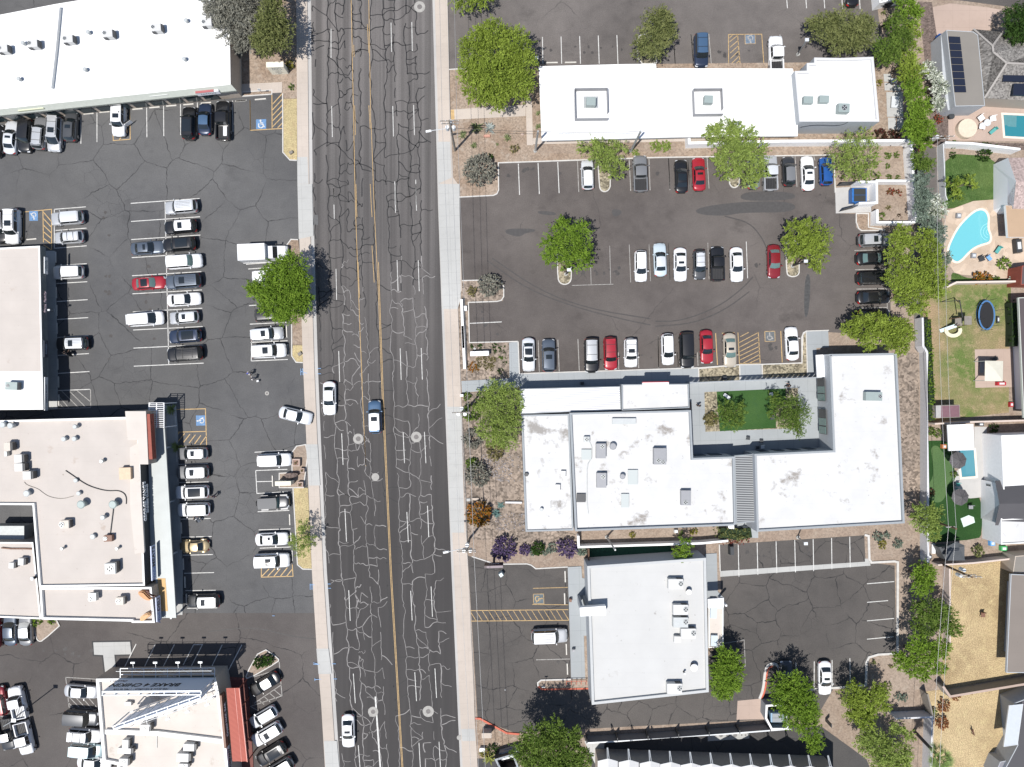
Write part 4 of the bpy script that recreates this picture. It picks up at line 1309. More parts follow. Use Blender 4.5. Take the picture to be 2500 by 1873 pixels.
car('sedan','olive','olive grey car mostly hidden under the wide tree of the second island','A4',793,1395,91,'',group=g10)
car('pickup','silver','silver pickup with black covered bed right of the second tree island','A4',928,1400,91,'','lsilver',group=g10,sl=.90)
car('hatch','charcoal','dark hatchback with brown grey roof and red tail lights in the top row','A4',1080,1385,92,'','grey',group=g10)
car('sedan','white','large white sedan with black sunroof in the east lot top row','A4',1233,1402,92,'sun',group=g10,sl=1.04)
car('hatch','blue','bright blue hatchback at the right end of the east lot top row','A4',1380,1385,92,'',group=g10,sl=.95)
g11 = 'cars in the north lot'
car('bigsuv','navy','dark blue SUV with pale hood parked behind the long white roof','A4',368,412,271,'rack','steel',group=g11,sl=.93)
car('pickup','white','white pickup with black bed parked behind the long white roof','A4',975,450,92,'',group=g11)
car('sedan','black','black car cut by the top edge of the north lot','A4',1590,-85,92,'',group=g11)
g12 = 'cars in the middle row of the east lot'
car('hatch','white','white hatchback with black rear, leftmost of the middle row','B3',1622,992,271,'',group=g12,sl=1.05)
car('sedan','iceblue','pale blue silver sedan facing up, second in the middle row','B3',1778,942,92,'','lsilver',group=g12)
car('sedan','white','white sedan with black sunroof, third in the middle row','B3',1942,980,271,'sun',group=g12)
car('hatch','dgrey','dark car with ribbed silver roof, fourth in the middle row','B4',358,980,271,'rack','lsilver',group=g12)
car('pickup','black','matte black pickup with covered bed in the middle row','B4',500,975,91,'',group=g12,sl=.88)
car('sedan','white','white sedan with dark rear glass, right of the matte black pickup','B4',658,980,272,'',group=g12,sl=1.03)
car('sedan','maroon','dark red sedan alone beside the right tree island of the middle row','B4',960,955,271,'green',group=g12)
g13 = 'dark cars along the right edge of the east lot'
car('suv','grey','grey SUV with sunroof, top of the right edge of the east lot','B4',1772,783,2,'sun','silver',group=g13)
car('sedan','black','black car with pale windscreen, second down the right edge column','B4',1762,930,2,'green',group=g13)
car('suv','black','black SUV with chrome roof line, third down the right edge column','B4',1762,1090,2,'rack',group=g13)
car('sedan','black','glossy black car, fourth down the right edge column half under a tree','B4',1767,1246,2,'',group=g13)
car('suv','black','black car almost hidden under trees at the lower right of the east lot','B4',1765,1400,2,'',group=g13)
g14 = 'cars in the bottom row of the east lot'
car('sedan','lsilver','pale silver car with dark glass roof, leftmost of the bottom row','C3',714,218,271,'pano',group=g14)
car('suv','bluegrey','slate blue SUV with sunroof facing up, second in the bottom row','C3',877,225,91,'sun',group=g14)
car('bigsuv','black','black SUV with ribbed silver roof in the bottom row','C3',1221,225,271,'rack','silver',group=g14,sl=.97)
car('suv','red','red SUV with roof rails in the bottom row','C3',1375,210,272,'rack',group=g14)
car('suv','white','small white SUV with black trim and roof rails in the bottom row','C3',1540,203,271,'sun rack',group=g14,sl=.88)
car('hatch','white','plain white hatchback left of the black SUV in the bottom row','C3',1840,175,272,'',group=g14,sl=1.05)
car('bigsuv','black','black SUV with dusty bluish windscreen right of the plain white hatchback','C4',253,183,272,'',group=g14)
car('sedan','red','red sedan beside the yellow line of the bottom row','C4',415,155,272,'',group=g14)
car('sedan','beige','beige sedan with green tinted glass beside the yellow hatching','C4',603,183,272,'sun green',group=g14,sl=1.02)
car('sedan','white','white sedan at the right end of the bottom row beside the path','C4',1105,130,93,'',group=g14)
car('bigsuv','silver','silver SUV with white roof alone in front of the kerbed white-roofed building','D3',882,968,2,'rib','white',group='cars at the southeast building')
car('sedan','white','white sedan alone in the southeast lot between two trees','D4',1372,1312,271,'sun',group='cars at the southeast building',sl=1.02)
car('sedan','charcoal','dark car hidden under the tree next to the curved red kerb','D4',1060,1310,91,'',group='cars at the southeast building')
x,y = P('A1',1808,1050,1.3)
tag(MB().box(x,y,.74,.50,1.35,.05).build('white_board',[PAINT['white']]),'white board lying in the bed of the black pickup','board')
for root,lx,side,a,nme in ((wcar,.75,1,52,'white'),(dcar,.75,1,60,'charcoal'),(ocar,-.25,1,62,'white')):
 W = .94
 d_ = MB()
 r_ = math.radians(180-a)if side>0 else math.radians(180+a)
 ex,ey = lx+1.0*math.cos(r_),side*W+abs(math.sin(r_))*1.0*side
 d_.bar((lx,side*W,.72),(ex,ey,.72),.08,.8)
 pane = MB().bar((lx,side*W,1.30),(ex,ey,1.26),.03,.36)
 o_ = d_.build('open_door',[PAINT[nme]],root,world=False)
 pane.build('door_window',[M_GLASS],o_,world=False)
x,y = P('B2',485,560,1.4)
bt = thing('box_truck','white box truck with cab facing the street, above the large green tree','truck',x,y,.02,math.radians(2.5),g4)
m = MB().box(-1.35,0,.75,3.75,2.25,2.2)
m.build('cargo_box',[PAINT['white']],bt,False)
tr_ = MB()
for k in range(8):
 tr_.box(-1.35-1.6+k*.45,0,2.95,.03,2.2,.02)
tr_.box(-1.35,1.14,.72,3.8,.04,.12)
tr_.box(-1.35,-1.14,.72,3.8,.04,.12)
tr_.build('box_trim',[flat('truck_trim',(.6,.6,.6),.5)],bt,False)
cab = MB()
pr = [(0.55,.45),(0.55,2.15),(1.35,2.2),(1.75,1.45),(2.85,1.2),(3.05,.9),(3.05,.4)]
n_ = len(pr)
for s_ in (-1,1):
 cab.add([(a,s_*(.98 if b<1.5 else.84),b)for a,b in pr],[tuple(range(n_))if s_<0 else tuple(range(n_-1,-1,-1))])
vs_ = [(a,-(.98 if b<1.5 else.84),b)for a,b in pr]+[(a,(.98 if b<1.5 else.84),b)for a,b in pr]
cab.add(vs_,[(i,(i+1)%n_,(i+1)%n_+n_,i+n_)for i in range(n_)][::1])
cab.build('cab',[PAINT['white']],bt,False)
MB().add([(1.38,-.76,2.17),(1.38,.76,2.17),(1.73,.86,1.53),(1.73,-.86,1.53)],[(3,2,1,0)]).add([(1.40,-.76,2.2),(1.40,.76,2.2),(1.77,.86,1.50),(1.77,-.86,1.50)],[(3,2,1,0)]).build('windshield',[M_GLASS],bt,False)
for s_ in (-1,1):
 MB().add([(.75,s_*.90,1.5),(1.60,s_*.93,1.5),(1.3,s_*.865,2.05),(.75,s_*.865,2.05)],[(0,1,2,3)if s_<0 else (3,2,1,0)]).build('side_window',[M_GLASS],bt,False)
 MB().box(1.7,s_*1.18,1.35,.12,.22,.32).build('mirror',[M_TRIM],bt,False)
 for xx in (2.15,-2.2):
  MB().tube((xx,s_*.78,.40),(xx,s_*1.04,.40),.40,n=18).build('wheel',[M_RUBBER],bt,False)
 MB().box(3.04,s_*.75,.85,.06,.3,.2).build('headlight',[M_LAMP],bt,False)
MB().box(-.2,0,.5,5.6,1.5,.22).build('chassis',[M_TRIM],bt,False)
x,y = P('C1',60,1335,2.6)
tb = thing('cargo_trailer','grey box trailer standing in the sunken yard between tan roofs','trailer',x,y,0,0)
MB().box(0,0,.6,4.6,2.1,2.0).build('cargo_box',[flat('trailer_grey',(.42,.44,.43),.5,var=.1)],tb,False)
for s_ in (-1,1):
 MB().tube((-1,s_*.8,.35),(-1,s_*1.04,.35),.35,n=14).build('wheel',[M_RUBBER],tb,False)
MB().bar((2.3,0,.6),(3.2,0,.5),.12,.12).build('tow_bar',[M_TRIM],tb,False)
# ================================================================ buildings
R_WHITE = roofmat('roof_white',(.68,.68,.675),(.3,.28,.25),thr=.66,amt=.35,fine=.03)
R_WHITED = roofmat('roof_white_stained',(.52,.52,.515),(.15,.125,.10),.575,.75,.08)
R_WHITER = roofmat('roof_white_rust',(.52,.52,.515),(.15,.13,.11),.545,.7,.07,rust=True)
R_W7 = roofmat('roof_white_clean',(.455,.455,.445),(.2,.17,.14),thr=.64,amt=.5,fine=.05)
R_TAN = roofmat('roof_tan',(.45,.41,.375),(.28,.20,.14),.62,.5,.07)
R_TANW = roofmat('roof_cream',(.52,.475,.43),(.26,.21,.16),.575,.65,.08)
R_GREY = roofmat('roof_greybrown',(.20,.185,.165),(.12,.11,.10),.68,.4,.07)
R_DK = roofmat('roof_charcoal',(.075,.073,.078),(.05,.05,.05),.7,.3,.06)
R_SH = gravel('roof_shingle',(.17,.16,.15),(.21,.20,.185),None,scale=6,amt=.5)
R_SHP = gravel('roof_shingle_pink',(.34,.27,.25),(.38,.30,.28),None,scale=5,amt=.3)
R_TANFLAT = roofmat('roof_tan_flat',(.38,.27,.18),(.28,.2,.13),.7,.3,.05)
R_PUR = roofmat('roof_purple_grey',(.085,.070,.073),(.06,.05,.05),.7,.3,.06)
R_CORR = ribbed('roof_corrugated',(.78,.78,.78),(.42,.42,.43),1.02,math.radians(91.8),.45,.0,(.2,.45))
R_CORW = ribbed('roof_corrugated_white',(.74,.74,.72),(.58,.58,.56),1.1,0,.45)
R_SLAT = ribbed('roof_slats',(.30,.31,.315),(.08,.085,.09),1.0,math.radians(91.5),.5,.2,(.3,.5))
M_PALE = flat('wall_pale_green',(.46,.48,.43),.8,var=.06)
M_WWALL = flat('wall_white',(.80,.80,.80),.8,var=.05)
M_GREYW = flat('wall_grey_blue',(.36,.38,.40),.75,var=.06)
M_TRIMG = flat('trim_grey',(.25,.27,.285),.7,var=.05)
M_TRIMW = flat('trim_white',(.72,.72,.70),.7,var=.05)
M_TANW = flat('wall_tan',(.42,.36,.30),.8,var=.08)
M_BLACKW = flat('fascia_charcoal',(.032,.036,.040),.6,var=.08)
M_GRN = flat('fascia_grey_green',(.17,.19,.19),.7,var=.06)
M_CANOPY = flat('canopy_metal',(.30,.32,.315),.5,.1,var=.06,scale=.8)
M_WIN = flat('window_glass',(.03,.045,.05),.08,0,.8)
M_FRAME = flat('window_frame',(.06,.06,.06),.5)
M_BRICK = flat('red_panel',(.24,.055,.035),.7,var=.12)
M_AWN = ribbed('red_awning',(.50,.14,.10),(.28,.07,.05),1.9,math.radians(90),.6)
M_STEEL = flat('galvanised',(.42,.44,.44),.45,.5,var=.1)
M_LSTEEL = flat('light_steel',(.58,.60,.61),.5,.2,var=.06)
M_DSTEEL = flat('dark_steel',(.05,.052,.055),.5,.3)
M_GREYPAINT = flat('grey_cabinet',(.24,.245,.26),.5,.1,var=.05)
M_GRG = flat('grey_green_cabinet',(.26,.31,.30),.5,.1,var=.05)
M_BLK = flat('black_letters',(.01,.01,.012),.5)
M_WOOD = flat('wood_pole',(.13,.075,.045),.9,var=.2,scale=6)
M_WOODG = flat('grey_wood',(.20,.18,.155),.9,var=.15)
M_LWHITE = flat('letter_white',(.75,.75,.75),.5)
M_BRWN = flat('brown_metal',(.17,.085,.055),.6,var=.1)
def cen(q):
 return sum(p[0]for p in q)/len(q),sum(p[1]for p in q)/len(q)
def building(name,label,spec,h,wall,roof,trim,par=.4,pw=.3,cat='building',eave=0.0,group=None,base=0.0,roofz=None):
 q = ccw(PL(spec,h))
 cx,cy = cen(q)
 t = thing(name,label,cat,cx,cy,0,0,group)
 wl_ = inset(q,eave)if eave else q
 MB().prism(wl_,base,h-(par if eave else 0)-(.02 if eave else 0),top=False).build('wall',[wall],t)
 if par>0:
  ins = inset(q,pw)
  p_ = MB().ring(q,ins,h)
  n = len(q)
  vs = [(x,y,h)for x,y in ins]+[(x,y,h-par)for x,y in ins]
  p_.add(vs,[(i,(i+1)%n,(i+1)%n+n,i+n)for i in range(n)])
  if eave:
   vs = [(x,y,h)for x,y in q]+[(x,y,h-par-.3)for x,y in q]
   p_.add(vs,[(i,i+n,(i+1)%n+n,(i+1)%n)for i in range(n)])
   p_.add([(x,y,h-par-.3)for x,y in q],[tuple(range(n-1,-1,-1))])
  p_.build('parapet',[trim],t)
  MB().poly(ins,h-par).build('roof',[roof],t)
 else:
  MB().prism(q,h-.12,h,mi=1,mi_top=0).build('roof',[roof,trim],t)
 return t
def text(parent,s,pos,right,up,size,mat,name='lettering',align='CENTER',extrude=.012,shear=0.0,sx_=1.0,bold=0.0):
 cu = bpy.data.curves.new('txt','FONT')
 cu.body = s
 cu.size = size
 cu.align_x = align
 cu.align_y = 'CENTER'
 cu.extrude = extrude
 cu.shear = shear
 cu.offset = bold
 cu.resolution_u = 2
 to = bpy.data.objects.new('txt',cu)
 me = bpy.data.meshes.new_from_object(to)
 bpy.data.objects.remove(to)
 bpy.data.curves.remove(cu)
 r = Vector(right).normalized()
 u = Vector(up).normalized()
 n = r.cross(u)
 M = Matrix((r,u,n)).transposed().to_4x4()@Matrix.Scale(sx_,4,(1,0,0))
 off = Vector(wloc(parent))if parent else Vector()
 M = Matrix.Translation(Vector(pos)-off)@M
 me.transform(M)
 me.materials.clear()
 me.materials.append(mat)
 me.name = name
 o = bpy.data.objects.new(name,me)
 COL.objects.link(o)
 if parent:
  o.parent = parent
 return o
def windows_on(parent,a,b,h0,h1,n,frac=.6,name='window',mat=None,m0=.06,m1=.94):
 """n windows on the wall from a to b (2-D, outside on the right-hand side)"""
 a,b = Vector(a),Vector(b)
 d = (b-a)
 L_ = d.length
 d.normalize()
 nrm = Vector((d.y,-d.x))
 for i in range(n):
  k = m0+(m1-m0)*(i+.5)/n
  c = a+d*L_*k+nrm*.03
  w = L_*(m1-m0)/n*frac
  f = MB().box(c.x,c.y,h0,w,.08,h1-h0,math.atan2(d.y,d.x)).build(name,[M_FRAME],parent)
  c2 = c+nrm*.03
  MB().box(c2.x,c2.y,h0+.07,w-.14,.05,h1-h0-.14,math.atan2(d.y,d.x)).build('pane',[mat or M_WIN],f)
HB1 = 4.2
b1 = building('shop_building','long white-roofed row of shops with pale green front across the top left','A1 -700,958 0,885 1865,685 1850,-250 700,-8 450,33 0,120 -700,235',HB1,M_TANW,R_WHITE,M_TRIMW,.15,.25,eave=0)
fq = PL('A1 -700,958 1865,685',HB1)
(ax,ay),(bx,by) = fq
d = Vector((bx-ax,by-ay)).normalized()
nn = Vector((d.y,-d.x))
f = MB()
p0 = [(ax,ay,HB1+.02),(bx+.1,by+.0,HB1+.02),(bx+nn.x*.42+.4,by+nn.y*.42,HB1-.95),(ax+nn.x*.42,ay+nn.y*.42,HB1-.95)]
p1 = [(x,y,z-.35)for x,y,z in p0[2:]]
f.add(p0,[(3,2,1,0)])
f.add([p0[3],p0[2],p1[0],p1[1]],[(3,2,1,0)])
f.add([p0[3],p0[2],p1[0],p1[1]],[(0,1,2,3)])
f.add([p0[1],p0[2],p1[0],(bx,by,HB1-1.1)],[(0,3,2,1)])
f.add([p1[1],p1[0],(bx,by,HB1-1.1),(ax,ay,HB1-1.1)],[(0,1,2,3)])
f.build('front_fascia',[M_PALE],b1)
MB().strip(PL('A1 455,50 425,380 388,705',HB1+.5),.75,HB1-.15,h=.55).build('dividing_parapet',[M_TRIMW],b1)
q = PL('A1 1955,430 1955,740',0)
windows_on(b1,(bx-.0,by+4.0),(bx+.0,by+14),.8,2.6,5,.5)
windows_on(b1,(bx-45,by-45*d.y/d.x-.0),(bx,by),.3,2.5,16,.8)
for i,(u,v,w,txt,col,lb)in enumerate(((262,872,200,'',(.50,.52,.38),'blank pale yellow box sign at the left of the pale green fascia'),(528,828,95,'',(.48,.50,.42),'small box sign second from the left on the pale green fascia'),(885,
  795,125,'TRAVEL',(.70,.70,.70),'white sign with faint grey letters above the white SUV'),(1292,758,140,'TAILORING',(.55,.56,.54),'grey sign with thin letters fourth along the pale green fascia'),(1682,732,178,'TATTOO',(.72,.72,.74),
  'white sign with a red cap at the right end of the pale green fascia'))):
 x,y = P('A1',u,v,3.4)
 x,y = x+nn.x*.3,y+nn.y*.3
 w_ = w/Z1*S
 t = thing('shop_sign',lb,'sign',x,y,2.95,math.atan2(d.y,d.x),'signs on the pale green fascia')
 MB().box(0,0,0,w_,.28,.85).build('sign_box',[flat('signbox%d'%i,col,.6)],t,False)
 if i==4:
  MB().box(-.1*w_,.0,.86,w_*.8,.30,.06).build('red_cap',[flat('dull_red',(.34,.10,.10),.6)],t,False)
 if txt:
  o = text(None,txt,(0,-.15,.42),(1,0,0),(0,0,1),.52,flat('sign_grey',(.16,.18,.19),.6))
  o.parent = t
b2 = building('shop_building','tan and white flat-roofed shop block at the left edge with grey-green sign fascia','B1 -400,535 322,498 C1 350,332 -400,338',4.0,M_GRN,R_TAN,M_TRIMW,.12,.2,eave=2.4)
MB().poly(PL('C1 -395,20 338,24 348,322 -395,330',3.885),3.886).build('white_roof_coating',[R_WHITE],b2)
ex,ey = P('B1',324,498,4.0)
ex2,ey2 = P('C1',352,332,4.0)
fz = MB()
fz.add([(ex,ey,4.01),(ex2,ey2,4.01),(ex2+.1,ey2,3.0),(ex+.1,ey,3.0)],[(0,1,2,3)][::1]).add([(ex,ey,4.01),(ex2,ey2,4.01),(ex2+.1,ey2,3.0),(ex+.1,ey,3.0)],[(3,2,1,0)])
fz.build('front_fascia',[flat('fascia_light',(.30,.33,.33),.7,var=.05)],b2)
def eastsign(cu,v0,v1,z0,z1,h,col,txt,tcol,lb,crop='B1',u=340,bold=0,mult=1.0,shear=0,base=None,group='signs on the grey-green fascia',off=.12):
 xa,ya = P(crop,u,v0,h)
 xb,yb = P(crop,u,v1,h)
 cx,cy = (xa+xb)/2,(ya+yb)/2
 L_ = abs(ya-yb)
 t = thing('wall_sign',lb,'sign',cx+off,cy,z0,0,group)
 r = Vector((xa-xb,ya-yb,0)).normalized()
 ang = math.atan2(r.y,r.x)
 if col is not None:
  MB().box(cx+off,cy,z0,L_,.12,z1-z0,ang).build('sign_board',[col],t)
 if txt:
  text(t,txt,(cx+off+.075,cy,(z0+z1)/2),r,(0,0,1),(z1-z0)*mult,tcol,bold=bold,sx_=1.0,shear=shear)
 return t
MSG = flat('sign_offwhite',(.55,.56,.56),.6)
eastsign(0,590,725,3.2,3.9,3.6,MSG,'TEQUILA\nSMOOTHIE',flat('teal_letter',(.06,.14,.16),.5),'pale sign with two lines of small letters at the top of the grey-green fascia',mult=.42,off=.5)
eastsign(0,840,1065,3.25,3.85,3.6,None,'Pizza Family',flat('pink_letter',(.72,.55,.58),.5),'pink and white script letters in the middle of the grey-green fascia',mult=1.0,bold=.01,off=.35)
eastsign(0,1265,1400,3.1,3.9,3.6,flat('sign_navy',(.02,.03,.05),.5),'BARBER',flat('navy_letter',(.20,.26,.34),.5),'dark navy sign on the grey-green fascia',mult=.5,off=.45)
eastsign(0,1560,1830,3.2,3.85,3.6,MSG,'YARDS & BEYOND',flat('grey_letter',(.16,.16,.17),.5),'long pale sign with grey letters at the lower end of the grey-green fascia',mult=.48,off=.5)
HB3 = 5.2
b3 = building('restaurant_building','large tan-roofed restaurant block with charcoal sign fascia','C1 -400,430 1010,392 1118,390 1172,1757 315,1770 262,1105 -400,1100',HB3,M_BLACKW,R_TAN,M_TRIMW,.35,.25)
b3b = building('deli_building','tan-roofed end unit with a blue and white sign, lower end of the restaurant block','C1 318,1772 1225,1767 1252,2057 1065,2057 1063,2047 335,2030',HB3-.1,M_TANW,R_TAN,M_TRIMW,.45,.28)
b3c = building('back_building','lower cream roof at the bottom left of the restaurant block','C1 -400,1402 268,1405 332,2028 -400,1998',4.4,M_TANW,R_TAN,M_TRIMW,.3,.2)
tw = thing('parapet_tower','raised tan corner tower of the restaurant block with red brick face','tower',*cen(PL('C1 1100,560',5.6)),0,0)
MB().prism(PL('C1 1012,345 1180,345 1200,775 1128,775 1114,578 1032,578',5.6),0,5.6,top=False).build('wall',[M_TANW],tw)
MB().poly(PL('C1 1012,345 1180,345 1200,775 1128,775 1114,578 1032,578',5.6),5.6).build('roof',[R_TANW],tw)
q = PL('C1 1180,368 1202,735',5.5)
MB().prism([(q[0][0]+.02,q[0][1]),(q[0][0]+.5,q[0][1]),(q[1][0]+.5,q[1][1]),(q[1][0]+.02,q[1][1])],4.4,5.45).build('brick_face',[M_BRICK],tw)
cn = thing('canopy','long grey metal walkway canopy along the front of the restaurant block','canopy',*cen(PL('C1 1280,1200',3.3)),0,0)
MB().prism(PL('C1 1195,483 1332,483 1425,2017 1300,2017 1215,1400',3.3),3.05,3.3).build('canopy_roof',[M_CANOPY],cn)
for v in (640,1080,1500,1990):
 x,y = P('C1',1340+(v-483)*.06,v,1.5)
 MB().box(x-.1,y,0,.2,.2,3.05).build('post',[M_LSTEEL],cn)
tr = thing('trellis','white metal trellis above the tower corner of the restaurant block','trellis',*cen(PL('C1 1262,380',3.8)),0,0)
g = MB()
for k in range(14):
 a,b_ = P('C1',1205,278+k*15,3.9),P('C1',1325,278+k*15,3.9)
 g.bar((*a,3.9),(*b_,3.9),.07,.07)
for u in (1205,1265,1325):
 a,b_ = P('C1',u,275,3.9),P('C1',u,480,3.9)
 g.bar((*a,3.82),(*b_,3.82),.10,.1)
g.build('trellis_top',[M_LWHITE],tr)
for u,v in ((1210,282),(1320,282),(1322,475)):
 x,y = P('C1',u,v,3.9)
 MB().box(x,y,0,.12,.12,3.85).build('post',[M_LWHITE],tr)
MB().prism(PL('C1 1215,370 1270,370 1275,483 1220,483',3.2),3.0,3.2).build('red_panel',[M_BRICK],tr)
xa,ya = P('C1',1182,1252,4.6)
xb,yb = P('C1',1158,910,4.6)
q1,q2 = P('C1',1137,775,HB3),P('C1',1160,1478,HB3)
r = Vector((q1[0]-q2[0],q1[1]-q2[1],0)).normalized()
nrm = Vector((r.y,-r.x,0))
base_ = Vector((*P('C1',1150,1080,HB3),0))+nrm*.06
ts = thing('wall_sign','two lines of white raised letters on the charcoal fascia of the restaurant','sign',base_.x,base_.y,4.0,0)
text(ts,"GEORGE YANG'S",(base_.x,base_.y,4.62),r,(0,0,1),.82,M_LWHITE,extrude=.05,bold=.02,sx_=.86)
text(ts,"CHINESE CUISINE",(base_.x+.02,base_.y+.3,3.98),r,(0,0,1),.55,M_LWHITE,extrude=.05,bold=.015,sx_=.9)
M_PERI = flat('sign_periwinkle',(.42,.47,.62),.5)
M_SCR = flat('script_blue',(.10,.18,.42),.5)
for (v0,v1,txt,tv,lb)in ((1430,1708,'MEATS',1500,'long white sign reading meats beside the charcoal fascia'),(1843,2040,'DELI',1890,'blue white sign reading deli on the lower end of the restaurant block')):
 u0 = 1235 if v0<1600 else 1275
 xa,ya = P('C1',u0,v0,4.3)
 xb,yb = P('C1',u0+10,v1,4.3)
 r2 = Vector((xa-xb,ya-yb,0))
 L_ = r2.length
 r2.normalize()
 cx,cy = (xa+xb)/2,(ya+yb)/2
 t = thing('wall_sign',lb,'sign',cx,cy,3.6,0)
 MB().box(cx,cy,3.7,L_,.14,1.15,math.atan2(r2.y,r2.x)).build('sign_board',[M_PERI],t)
 xt,yt = cx+r2.x*L_*.18+.08,cy+r2.y*L_*.18
 text(t,txt,(xt,yt,4.28),r2,(0,0,1),.92 if txt=='MEATS' else.9,M_BLK,bold=.015)
 text(t,'Hobe',(cx-r2.x*L_*.33+.08,cy-r2.y*L_*.33,4.28),r2,(0,0,1),.85,M_SCR,shear=.4,bold=.008)
q = PL('D1 1275,130 1338,130 1358,395 1293,395',3.32)
tag(MB().prism(q,3.304,3.33).build('plywood_panel',[flat('plywood',(.52,.33,.14),.7,var=.08)]),'orange tan panel lying on the canopy roof near the deli','panel')
st = MB()
st.prism(PL('C1 1050,640 1118,600 1168,1480 1160,1500 1135,1490 1090,1500 1052,1110',HB3+.02),HB3-.30,HB3+.015)
st.build('roof_step',[R_TANW],b3)
HB4 = 4.0
b4 = building('strip_mall_building','cream-roofed building under the billboard with a red awning','D1 775,942 1745,930 1772,1060 1855,1657 1890,1950 955,1950 947,1640 832,1618',HB4,M_TANW,R_TANW,M_TRIMW,.4,.4)
MB().strip(PL('D1 850,1372 1270,1385 1800,1450',HB4),.6,HB4-.4,h=.42).build('dividing_parapet',[M_TRIMW],b4)
aw = thing('awning','red ribbed metal awning on the right side of the billboard building','awning',*cen(PL('D1 1900,1300',3)),0,0)
a0,a1 = P('D1',1830,1018,3.6),P('D1',1880,1610,3.6)
b0,b1_ = P('D1',1938,1015,2.9),P('D1',2003,1610,2.9)
g = MB().add([(*a0,3.6),(*a1,3.6),(*b1_,2.95),(*b0,2.95)],[(0,1,2,3),(3,2,1,0)])
g.build('awning_sheet',[M_AWN],aw)
MB().bar((*b0,2.95),(*b1_,2.95),.08,.25).build('awning_edge',[flat('awning_trim',(.62,.25,.20),.5)],aw)
MB().bar((*P('D1',1900,1016,3.15),3.2),(*P('D1',1955,1612,3.15),3.2),.06,.03).build('awning_rib',[flat('awning_trim2',(.55,.20,.16),.5)],aw)
for k in range(5):
 x = b0[0]+(b1_[0]-b0[0])*k/4
 y = b0[1]+(b1_[1]-b0[1])*k/4
 MB().box(x,y,0,.12,.12,2.9).build('post',[M_BRICK],aw)
struct('walkway_red',MB().prism(PL('D1 1760,920 1990,935 2010,1030 2050,1600 2060,1900 1860,1900'),0,.12),[flat('red_paving',(.15,.055,.045),.85,var=.15)])
struct('red_floor',MB().poly(PL('D1 1765,950 1985,950 1995,1012 1790,1015'),.13),[flat('red_floor',(.10,.035,.03),.85,var=.1)])
for (v0,v1,mat_,txt,tm,lb)in ((1060,1480,M_BRWN,'Crystal NAIL BAR',M_LWHITE,'brown framed sign with white letters above the red awning'),(1485,1700,M_LSTEEL,'COMPANY',M_BLK,'pale sign with black letters below the brown sign')):
 u0,u1 = 1800+(v0-1060)*.09,1800+(v1-1060)*.09
 xa,ya = P('D1',u0,v0,3.7)
 xb,yb = P('D1',u1,v1,3.7)
 r3 = Vector((xa-xb,ya-yb,0))
 L_ = r3.length
 r3.normalize()
 cx,cy = (xa+xb)/2,(ya+yb)/2
 t = thing('wall_sign',lb,'sign',cx,cy,3,0)
 MB().box(cx,cy,3.1,L_,.30,1.3,math.atan2(r3.y,r3.x)).build('sign_board',[mat_],t)
 MB().box(cx+.17,cy,3.3,L_*.84,.05,.9,math.atan2(r3.y,r3.x)).build('sign_face',[flat('sign_brown',(.10,.07,.05),.5)if txt!='COMPANY' else flat('sign_pale',(.45,.43,.45),.5)],t)
 text(t,txt,(cx+.21,cy,3.75),r3,(0,0,1),.68,tm,bold=.02,sx_=.9)
b5 = building('long_white_building','long low white-roofed building with two fenced roof units, top centre','A3 797,537 1500,519 1744,517 1748,553 A4 1110,555 1125,600 1152,1035 1152,1100 240,1108 A3 820,1137',3.5,M_WWALL,R_WHITE,M_TRIMW,
  .06,.12,eave=1.0)
b5b = building('white_building','taller white-roofed block at the right end of the long white building','A4 1128,575 1225,572 1225,510 1285,508 1285,466 1500,470 1765,460 1812,985 1165,985',4.7,M_GREYW,R_WHITE,flat('trim_palegrey',
  (.50,.50,.50),.7),.3,.35)
for sp,lb in (('A3 1087,720 1350,716 1358,960 1092,963','square grey screen fence around the left unit on the long white roof'),('A4 308,722 538,720 548,925 315,927','square grey screen fence around the right unit on the long white roof')):
 q = ccw(PL(sp,4.2))
 t = thing('roof_screen',lb,'screen fence',*cen(q),3.44,0,'screen fences on the long white roof')
 for i in range(4):
  a,b_ = Vector(q[i]),Vector(q[(i+1)%4])
  if i==1:
   a = a+(b_-a)*.22
  m = (a+b_)/2
  MB().box(m.x,m.y,3.44,(b_-a).length,.07,.95,math.atan2((b_-a).y,(b_-a).x)).build('screen_panel',[M_GREYPAINT],t)
OFF = 'office complex'
b6a = building('office_building','corrugated white metal roof strip of the office along the sidewalk','C3 645,495 1455,475 1462,668 1048,682 650,700',3.7,M_GREYW,R_CORR,M_TRIMG,.08,.1)
b6b = building('office_building','small white-roofed office wing with scattered rocks on its roof','C3 1468,460 2010,455 2016,650 1470,672',4.1,M_GREYW,R_WHITED,M_TRIMG,.3,.12)
b6c = building('office_building','narrow stained white-roofed west wing of the office','C3 655,706 1043,698 1078,1642 690,1652',3.9,M_GREYW,R_WHITER,M_TRIMG,.2,.22)
b6d = building('office_building','main white-roofed office block with many roof units','C3 1047,690 2028,668 2045,1055 C4 640,1043 652,1590 632,1602 C3 1092,1648',4.6,M_GREYW,R_WHITED,M_TRIMG,.45,.25)
b6f = building('office_building','large L-shaped white-roofed east wing of the office','C4 803,1022 1440,993 1408,228 1400,215 1955,205 2018,1583 822,1652',4.5,M_GREYW,R_WHITED,M_TRIMG,.35,.28)
b6e = building('covered_passage','grey slatted roof over the passage between the two office blocks','C4 640,1036 798,1024 815,1572 655,1582',3.6,M_GREYW,R_SLAT,M_TRIMG,.03,.12,cat='passage roof',base=2.6)
x,y = P('C4',1350,310,3)
cp = thing('entry_canopy','white slab canopy at the upper left corner of the east office wing','canopy',x,y,0,0)
MB().prism(PL('C4 1300,222 1403,216 1408,395 1310,402',2.8),2.55,2.8).build('slab',[M_WWALL],cp)
